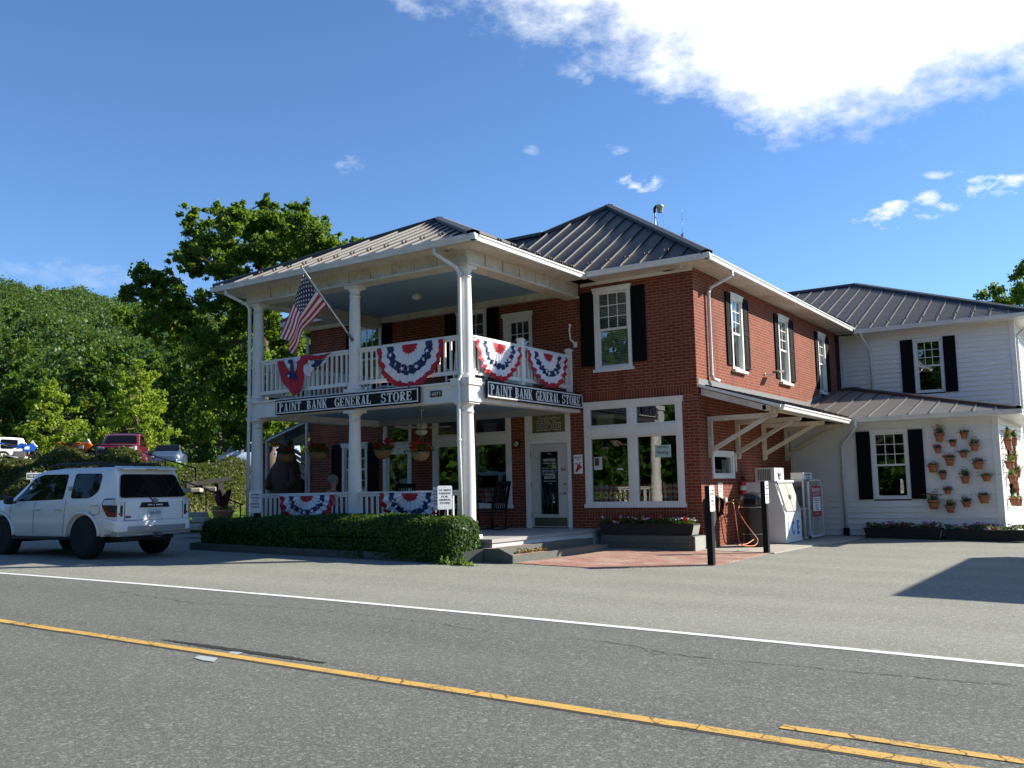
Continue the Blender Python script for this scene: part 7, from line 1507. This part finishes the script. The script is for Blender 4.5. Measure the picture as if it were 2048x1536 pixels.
# ------------------------------------------------------------ potted canna, signs, rails, garden steps
p=at(446,1019,26.0); g0=gz(p.x,p.y); t=thing('canna_pot','big terracotta bowl of dark red canna leaves and small flowers beyond the hedge','potted plant',(p.x,p.y,g0)); h=p.z-g0
mb=MB(); mb.lathe([(.17,0),(.19,.03),(.20,.1),(.17,h-.42),(.20,h-.36),(.28,h-.10),(.30,h-.09),(.315,h-.03),(.30,h),(.27,h),(.26,h-.05)],(0,0,0),24); mb.build('pot',simple('pale_terracotta',(.50,.24,.13),.8,var=.15,scale=8),t,local=True); mb=MB()
for k in range(16):
    a=k*2.4; b_=Vector((.10*math.cos(a),.10*math.sin(a),h)); lean=Vector((math.cos(a),math.sin(a),0))*random.uniform(.10,.28); H2=random.uniform(.35,.62); s=Vector((-math.sin(a),math.cos(a),0)); w=random.uniform(.05,.08)
    ps=[b_,b_+lean*.4+Vector((0,0,H2*.45)),b_+lean*.8+Vector((0,0,H2*.85)),b_+lean*1.1+Vector((0,0,H2))]; ww=[.015,w,w*.8,.005]; vs=[]
    for q,e in zip(ps,ww): vs+=[q-s*e,q+lean.normalized()*-.012,q+s*e]
    mb.add(vs,[(3*i+j,3*i+j+1,3*i+j+4,3*i+j+3) for i in range(3) for j in range(2)],0,True)
mb.build('canna_leaves',CANNA,t,local=True); a=np.random.normal(size=(300,3))*np.array([.17,.17,.03])+np.array([0,0,h+.04]); cluster_mesh('bedding_leaves',a,.05,OAKL,parent=t)
flowers(t,[(Vector((random.gauss(0,.18),random.gauss(0,.18),h+random.uniform(.03,.1))),random.choice([FRED,FWHI,FMAG])) for _ in range(22)],None,.035,local=True)
c=at(70.5,952,27); g0=gz(c.x,c.y); t=thing('one_way_sign','white ONE WAY arrow sign above an ALL VEHICLES plate behind the white car','road sign',(c.x,c.y,g0)); kk=27/FPX
vd=(CAM-c); vd.z=0; Nn=vd.normalized(); U=Vector((0,0,1)).cross(Nn); Z=Vector((0,0,1)); mb=MB(); mb.beam(Vector((c.x,c.y,g0))-Nn*.03,Vector((c.x,c.y,c.z+9*kk))-Nn*.03,.05,.05,up=(1,0,0)); mb.build('post',STEEL,t)
def plate(c,w,h,nm,mat): mb=MB(); mb.prism([c-U*w/2-Z*h/2,c+U*w/2-Z*h/2,c+U*w/2+Z*h/2,c-U*w/2+Z*h/2],Nn*.006); return mb.build(nm,mat,t)
s1=plate(c,31*kk,13*kk,'arrow_plate',SGW); mb=MB(); o=c+Nn*.0065; w=31*kk;h=13*kk
mb.prism([o-U*w*.44-Z*h*.28,o+U*w*.22-Z*h*.28,o+U*w*.22-Z*h*.42,o+U*w*.46,o+U*w*.22+Z*h*.42,o+U*w*.22+Z*h*.28,o-U*w*.44+Z*h*.28],Nn*.002); mb.build('arrow',DKB,s1); mb=MB(); put_text(mb,'ONE WAY',o+Nn*.0025-U*w*.08,U,Z,w=w*.62,h=h*.36,bold=.03,thick=.002); mb.build('lettering',SGW,s1)
c2=c-Z*19*kk+U*4*kk; s2=plate(c2,24*kk,22*kk,'text_plate',SGW); mb=MB(); put_text(mb,'ALL',c2+Nn*.0065+Z*6*kk,U,Z,w=9*kk,h=5*kk,bold=.02,thick=.002); put_text(mb,'VEHICLES',c2+Nn*.0065-Z*1*kk,U,Z,w=20*kk,h=5*kk,bold=.02,thick=.002); mb.build('lettering',DKB,s2)
def rail(label,pts,posts,r=.022,name='handrail'):
    P=[at(a,b_,d) for a,b_,d in pts]; t=thing(name,label,'handrail',tuple(P[-1])); mb=MB(); mb.tube(P,r,6); mb.build('rail',BLACK,t)
    for a,b_,c_,d in posts: mb=MB(); mb.tube([at(a,b_,d),at(a,c_,d)],r,6); mb.build('post',BLACK,t)
rail('upper black handrail running down the planted bank to the garden steps',[(286,905,36),(331,919,35),(391,937,33)],[(331,919,940,35),(391,937,972,33)])
rail('lower black handrail beside the potted canna',[(366,962,31.5),(412,978,30.5),(445,993,29.5),(485,1010,28.5)],[(412,978,1024,30.5),(481,1008,1040,28.5)])
t=thing('timber_rail','dark timber rail branching off the handrail towards the porch','fence',tuple(at(392,968,32.5))); mb=MB(); mb.beam(at(372,972,32),at(392,967,32.5),.06,.16); mb.beam(at(392,967,32.5),at(462,956,33.5),.06,.14); mb.build('rail',TIMB,t)
for a in (396,438): mb=MB(); mb.beam(at(a,966,32.8),at(a,988,32.8),.22,.22,up=(1,0,0)); mb.build('post',TIMB,t)
STONE=simple('pale_stone',(.42,.38,.30),.9,var=.25,scale=3,bump=.4,bscale=12)
for i,(a,b_,d,w,lb) in enumerate(((380,976,32.6,1.1,'flat pale stone step under the timber rail'),(412,974,32.9,1.0,'flat pale stone step just right of the handrail post'),(395,1024,28.5,.8,'pale stone step low behind the white car'),(404,1034,27.6,.7,'lowest pale stone step beside the potted canna'),(392,1048,25.5,.9,'pale stone kerb block between the car and the hedge'))):
    c=at(a,b_,d); mb=MB(); mb.prism([c+Vector((math.cos(q)*w/2*(1+.1*math.sin(q*3+i)),math.sin(q)*w*.35,0)) for q in np.linspace(0,5.6,9)],(0,0,-.16)); o=mb.build('stone_step',STONE,bevel=.03); tag(o,lb,'stone step',group='stones of the garden steps')
# little side pavilion behind the left end of the porch
d=28.5; t=thing('side_shelter','low gray-roofed shelter with pale diagonal boards at the left end of the store','shelter',(at(600,960,d).x,at(600,960,d).y,.3)); GB=simple('shelter_boards',(.42,.42,.40),.6); GR=simple('shelter_roof_blue_gray',(.16,.20,.22),.6)
back=FH*3.2
a=at(531,884,d);b_=at(622,841,d); mb=MB(); mb.prism([a,b_,b_+back,a+back],(0,0,.10)); mb.build('roof',GR,t); mb=MB(); mb.prism([a-FH*.03,b_-FH*.03,b_-FH*.03+Vector((0,0,.05)),a-FH*.03+Vector((0,0,.05))],FH*.03); mb.build('roof_edge',WHITE,t)
a=at(570,872,d+.6);b_=at(622,850,d+.6); mb=MB(); mb.prism([a,b_,b_+Vector((0,0,-.18)),a+Vector((0,0,-.18))],FH*.1); mb.build('rafter',GR,t)
mb=MB(); mb.beam(at(583,888,d+1),at(624,886,d+1),.12,.13); mb.build('beam',GB,t); mb=MB(); mb.beam(at(619,890,d+1),at(619,990,d+1),.1,.12,up=(1,0,0)); mb.build('post',GB,t); mb=MB(); mb.beam(at(535,884,d+1),at(535,1000,d+1),.1,.1,up=(1,0,0)); mb.build('post',GB,t)
for k in range(5):
    mb=MB(); mb.beam(at(584,898+k*10.5,d+1.4),at(626,925+k*10.5,d+1.4),.03,.11); mb.build('diagonal_board',GB,t)
mb=MB(); A_=at(548,1000,d+2);B_=at(626,1000,d+2); mb.prism([A_,B_,at(626,953,d+2),at(600,944,d+2),at(548,950,d+2)],FH*.6); mb.build('dark_block',BLACK,t)  # plain black block filling the area below the diagonal boards
# ------------------------------------------------------------ trees
def limb(mb,a,b,r0,r1,bend=.12,n=6,seg=6):
    a=Vector(a);b=Vector(b); L_=(b-a).length; o=Vector((random.uniform(-1,1),random.uniform(-1,1),random.uniform(-.2,.8)))*L_*bend
    P=[a.lerp(b,i/n)+o*math.sin(math.pi*i/n)+Vector((random.uniform(-1,1),random.uniform(-1,1),random.uniform(-1,1)))*L_*.015 for i in range(n+1)]
    mb.tube(P,[r0+(r1-r0)*i/n for i in range(n+1)],seg); return P
def leaves_ball(c,r,n,flat=.8):
    a=np.random.normal(size=(n,3)); a/=np.linalg.norm(a,axis=1)[:,None]; a*=np.clip(np.abs(np.random.normal(.62,.36,n)),.05,1.75)[:,None]*r; a[:,2]*=flat; return a+np.array(c)
def tree(name,label,base,lumps,mat,leaf,dens,trunk_r,group=None,trunk_top=None,twigs=3,sub=9,cat='tree',bark=None):
    base=Vector(base); t=thing(name,label,cat,tuple(base),0,group); cen=sum((Vector(l[0]) for l in lumps),Vector())/len(lumps); zs=[l[0][2] for l in lumps]
    tt=Vector(trunk_top) if trunk_top else Vector((cen.x,cen.y,base.z+(max(zs)-base.z)*.72)); mb=MB(); P=limb(mb,base-Vector((0,0,.2)),tt,trunk_r,trunk_r*.3,.03,10,10)
    pts=[]; nodes=[(P[i],trunk_r*(1-.7*i/len(P))) for i in range(3,len(P))]; todo=[(Vector(c),r) for c,r in lumps]; axis=tt
    todo.sort(key=lambda q:min((q[0]-n[0]).length for n in nodes))
    for c,r in todo:
        k=min(range(len(nodes)),key=lambda i:(nodes[i][0]-c).length*(1.0 if nodes[i][0].z<c.z+.5 else 1.5)+.15*(nodes[i][0]-axis).length); rr=max(.035,nodes[k][1]*.62); Q=limb(mb,nodes[k][0],c,rr,max(.02,rr*.5),.07)
        nodes.append((c,max(.03,rr*.62))); nodes.append((Q[3],rr*.8))
        for j in range(sub):
            dv=Vector([random.gauss(0,1) for _ in range(3)]).normalized()*r*random.uniform(.3,1.25); dv.z*=.9; q=c+dv
            if j<twigs: limb(mb,Q[random.randint(3,6)],q,max(.012,rr*.3),.006,.1,4,5)
            rs=r*random.uniform(.22,.44); pts.append(leaves_ball(q,rs,int(dens*rs*rs*12.6),.8))
    mb.build('trunk',bark or BARK,t); pts=np.concatenate(pts)-np.array(base); cluster_mesh('crown',pts,leaf,mat,squash=.9,parent=t); return t
random.seed(11); np.random.seed(11)
D=36.0; kk=D/FPX
ML=[(285,548,30),(262,585,26),(250,635,26),(300,590,34),(330,560,28),(345,620,36),(300,655,30),(382,440,26),(405,480,34),(436,428,26),(385,512,30),(440,480,38),(480,430,28),(478,415,16),(500,470,38),(450,540,34),(528,405,16),(530,440,30),(560,460,36),(560,425,22),(598,418,20),(600,455,34),(640,450,28),(630,490,36),(665,490,28),(712,482,14),(690,510,22),(590,510,40),(540,510,40),(640,540,34),(505,560,30),(560,575,36),(610,585,40),(470,640,44),(430,690,34),(520,640,46),(560,680,46),(600,650,40),(480,710,50),(410,730,36),(540,740,50),(590,730,40),(460,780,50),(520,800,50),(430,830,44),(490,850,46),(570,800,40),(600,780,34),(380,690,32),(355,665,26),(405,600,28),(650,620,30),(600,850,30),(555,850,34),(640,700,30),(420,505,32),(455,455,28),(520,520,34),(575,500,30),(620,530,30),(475,590,34),(440,610,30),(360,520,22),(470,520,30),(540,490,28),(610,480,28),(520,590,34),(400,680,30),(300,625,22),(330,605,24),(380,650,30),(395,540,24),(355,585,22),(320,640,26),(530,600,36),(505,445,26)]
lm=[]
for i,(a,b_,r) in enumerate(ML):
    dd=D+random.uniform(-2.6,2.6)*(1 if r>20 else .5); lm.append((tuple(at(a,b_,dd)),r*dd/FPX))
bs=at(548,990,D); bs=Vector((bs.x,bs.y,gz(bs.x,bs.y)))
tree('maple_tree','tall spreading maple with gaps of sky, rising behind the left end of the porch',bs,lm,MAPLE,.115,190,.40,trunk_top=tuple(at(528,600,D)),twigs=5,sub=17)
def gen_lumps(base,h,w,n,shape='round',low=.25):
    L_=[]; base=Vector(base)
    for i in range(n):
        u=(i+.5)/n; z=base.z+h*(low+(1-low)*u); 
        if shape=='cone': rad=w/2*(1.05-u)**.8*(.6+.4*min(1,u*5))
        else: rad=w/2*math.sin(math.pi*(.12+.80*u))**.7
        a=i*2.4; rr=rad*random.uniform(.35,.8); r=max(.35,w*.17*random.uniform(.75,1.2)*(1 if shape!='cone' else (1.15-u*.7)))
        L_.append(((base.x+rr*math.cos(a),base.y+rr*math.sin(a),z-r*.6),r))
    return L_
def simple_tree(name,label,px,d,h,w,mat,leaf,dens,n=16,shape='round',low=.2,group=None,tr=.16):
    b=at(px,950,d); b=(b.x,b.y,gz(b.x,b.y)); return tree(name,label,b,gen_lumps(b,h,w,n,shape,low),mat,leaf,dens,tr,group,twigs=2,sub=7)
simple_tree('willow_oak','bright yellow-green tree left of the orange motorcycle',98,60,6.5,7.2,OAKL,.15,60,26,'cone',.08,group='pale trees on the upper car park')
simple_tree('willow_oak','largest bright yellow-green pyramidal tree, behind the red four-wheel-drive',270,58,7.2,7.4,OAKL,.15,60,36,'cone',.08,group='pale trees on the upper car park')
simple_tree('willow_oak','bright yellow-green tree cut by the left edge of the picture',-28,60,4.8,3.6,OAKL,.15,60,16,'cone',.08,group='pale trees on the upper car park')
WG='woodland trees behind the upper car park'
for px,d,h,w,lb in ((-10,86,15.5,9.5,'tallest broad green tree at the far left edge of the wood'),(62,82,10.0,8,'dark green rounded tree directly above the leftmost pale tree'),(150,80,10.8,9,'mid green tree rising behind the gap between the two pale trees'),(215,84,11.8,8.5,'mid green tree just left of the top of the largest pale tree'),(330,82,11.5,9,'dark green tree right behind the top of the largest pale tree'),(395,72,10.8,7.5,'dark tree right of the largest pale tree, under the maple boughs'),(440,66,9.0,6.5,'dark tree at the foot of the maple, above the gray-blue car'),(500,74,10,8,'dark tree seen just left of the left porch column'),(570,70,9.5,8,'dark tree seen through the open balcony')):
    simple_tree('woodland_tree',lb,px,d,h,w,DARKL,.30,24,22,'round',.12,group=WG,tr=.25)
simple_tree('roadside_tree','dark green tree rising over the right end of the annex roof',2112,66,17.9,9.8,MAPLE,.17,70,34,'round',.35,tr=.3)
# trees across the road behind the camera, mirrored in the shop windows
random.seed(5); np.random.seed(5)
b=(-14,-42,0); tr0=tree('roadside_tree','leafy green tree standing across the road from the store',b,gen_lumps(b,13,11,20,'round',.12),DARKL,.4,12,.3,'trees across the road',twigs=1,sub=6)
for i,(x,y,s) in enumerate(((-24,-40,1.0),(-5,-45,1.15),(4,-41,.9),(13,-46,1.1),(-34,-46,1.2),(22,-43,1.0),(-44,-42,1.1),(31,-48,1.2),(-9,-52,1.3),(9,-54,1.3),(-19,-53,1.3),(-55,-38,1.2),(-66,-33,1.3),(-78,-27,1.3),(-90,-22,1.5),(-62,-46,1.4),(-1,-60,1.5),(18,-60,1.5))):
    c=copy_tree(tr0); c.location=(x,y,gz(x,y)); c.scale=(s,s,s); c.rotation_euler=(0,0,i*1.3)
# ------------------------------------------------------------ ground cover and forest (stuff)
random.seed(21); np.random.seed(21)
n=110000; px=np.random.uniform(-260,640,n); d=31.2+np.maximum(0,px-300)*.075*.75+np.random.uniform(0,14,n); s=(px-1024)/FPX*d
x=CAM.x+FH.x*d+RH.x*s; y=CAM.y+FH.y*d+RH.y*s; z=terrain(x,y); lump=.12+.24*np.sin(x*.9+1.3*np.sin(y*.7))+.22*np.sin(x*2.3+y*1.9)
keep=(z>.75)|(np.random.random(n)<.15); keep&=~((d>41+np.maximum(0,px-300)*.06)&(np.random.random(n)<.6)); 
m1=np.exp(-((px-425)/60)**2-((d-37)/3.5)**2)*1.2*np.clip((px-330)/50,0,1)
hgt=np.random.random(n)**.6*np.clip(lump+.25+m1,0.08,2.2)*np.where(d<41.5+np.maximum(0,px-300)*.06,1,.3); hgt=np.where((px>280)&(px<372),hgt*.35,hgt); hgt=hgt+np.where((px>430)&(px<640)&(d>40)&(d<47),1.5,0)*np.random.random(n)*np.clip((px-440)/40,0,1)
P_=np.stack([x,y,z+hgt],1)[keep]
cluster_mesh('ground_cover',P_,.105,JUNI,squash=1.2,kind='stuff')
n=26000; px=np.random.uniform(330,640,n); d=np.random.uniform(26,48,n); s=(px-1024)/FPX*d; x=CAM.x+FH.x*d+RH.x*s; y=CAM.y+FH.y*d+RH.y*s; z=terrain(x,y); k=(x<-12.9)&((x<-15.5)|(y>2.5))
cluster_mesh('grass',np.stack([x,y,z+np.random.random(n)*.22],1)[k],.11,GRASSL,squash=.4,kind='stuff')
# far forest: one mass of crowns on the hillside
protos=[]
for i in range(5):
    L_=[]
    for k in range(16): v=np.random.normal(size=3); v/=np.linalg.norm(v); L_.append(leaves_ball((v[0]*.66,v[1]*.66,v[2]*.6),.34,74,.85))
    protos.append(np.concatenate(L_))
cs=[]
d=88.0
while d<432:
    sp=7.4+d*.006; wdt=(1.1*d); s=-wdt*.78
    while s<wdt*.45:
        dd=d+random.uniform(-.4,.4)*sp; ss=s+random.uniform(-.4,.4)*sp; x=CAM.x+FH.x*dd+RH.x*ss; y=CAM.y+FH.y*dd+RH.y*ss; pxx=1024+FPX*ss/dd
        vis=-350<pxx<800
        if vis or (random.random()<.35): cs.append((x,y,random.uniform(.62,1.2)*(4.6+d*.002)*(1 if vis else 1.5),random.random(),random.uniform(-.5,2.2)))
        s+=sp
    d+=sp*.9
out=[];szs=[]
for i_ in range(240):
    x,y=random.uniform(-130,70),random.uniform(-62,-120); cs.append((x,y,random.uniform(5,8),random.random(),random.uniform(0,3)))
for (x,y,r,u,dz_) in cs:
    p=protos[int(u*5)]; dd_=(x-CAM.x)*FH.x+(y-CAM.y)*FH.y; p=np.concatenate([p+np.random.normal(0,.05,p.shape) for _ in range(3 if 0<dd_<165 else 1)]); a=u*6.28*3; c_,s_=math.cos(a),math.sin(a); q=p.copy(); k=np.random.random(len(q))<.8; q=q[k]; szs.append(np.full(len(q),.30+.0009*max(0,dd_) if dd_>0 else .9)); out.append(np.stack([(q[:,0]*c_-q[:,1]*s_)*r+x,(q[:,0]*s_+q[:,1]*c_)*r+y,q[:,2]*r*1.05+gz(x,y)+r*.85+dz_],1))
out=np.concatenate(out); cluster_mesh('forest',out,np.concatenate(szs),FARL,squash=.9,kind='stuff')
print('forest crowns',len(cs),'leaves',len(out))
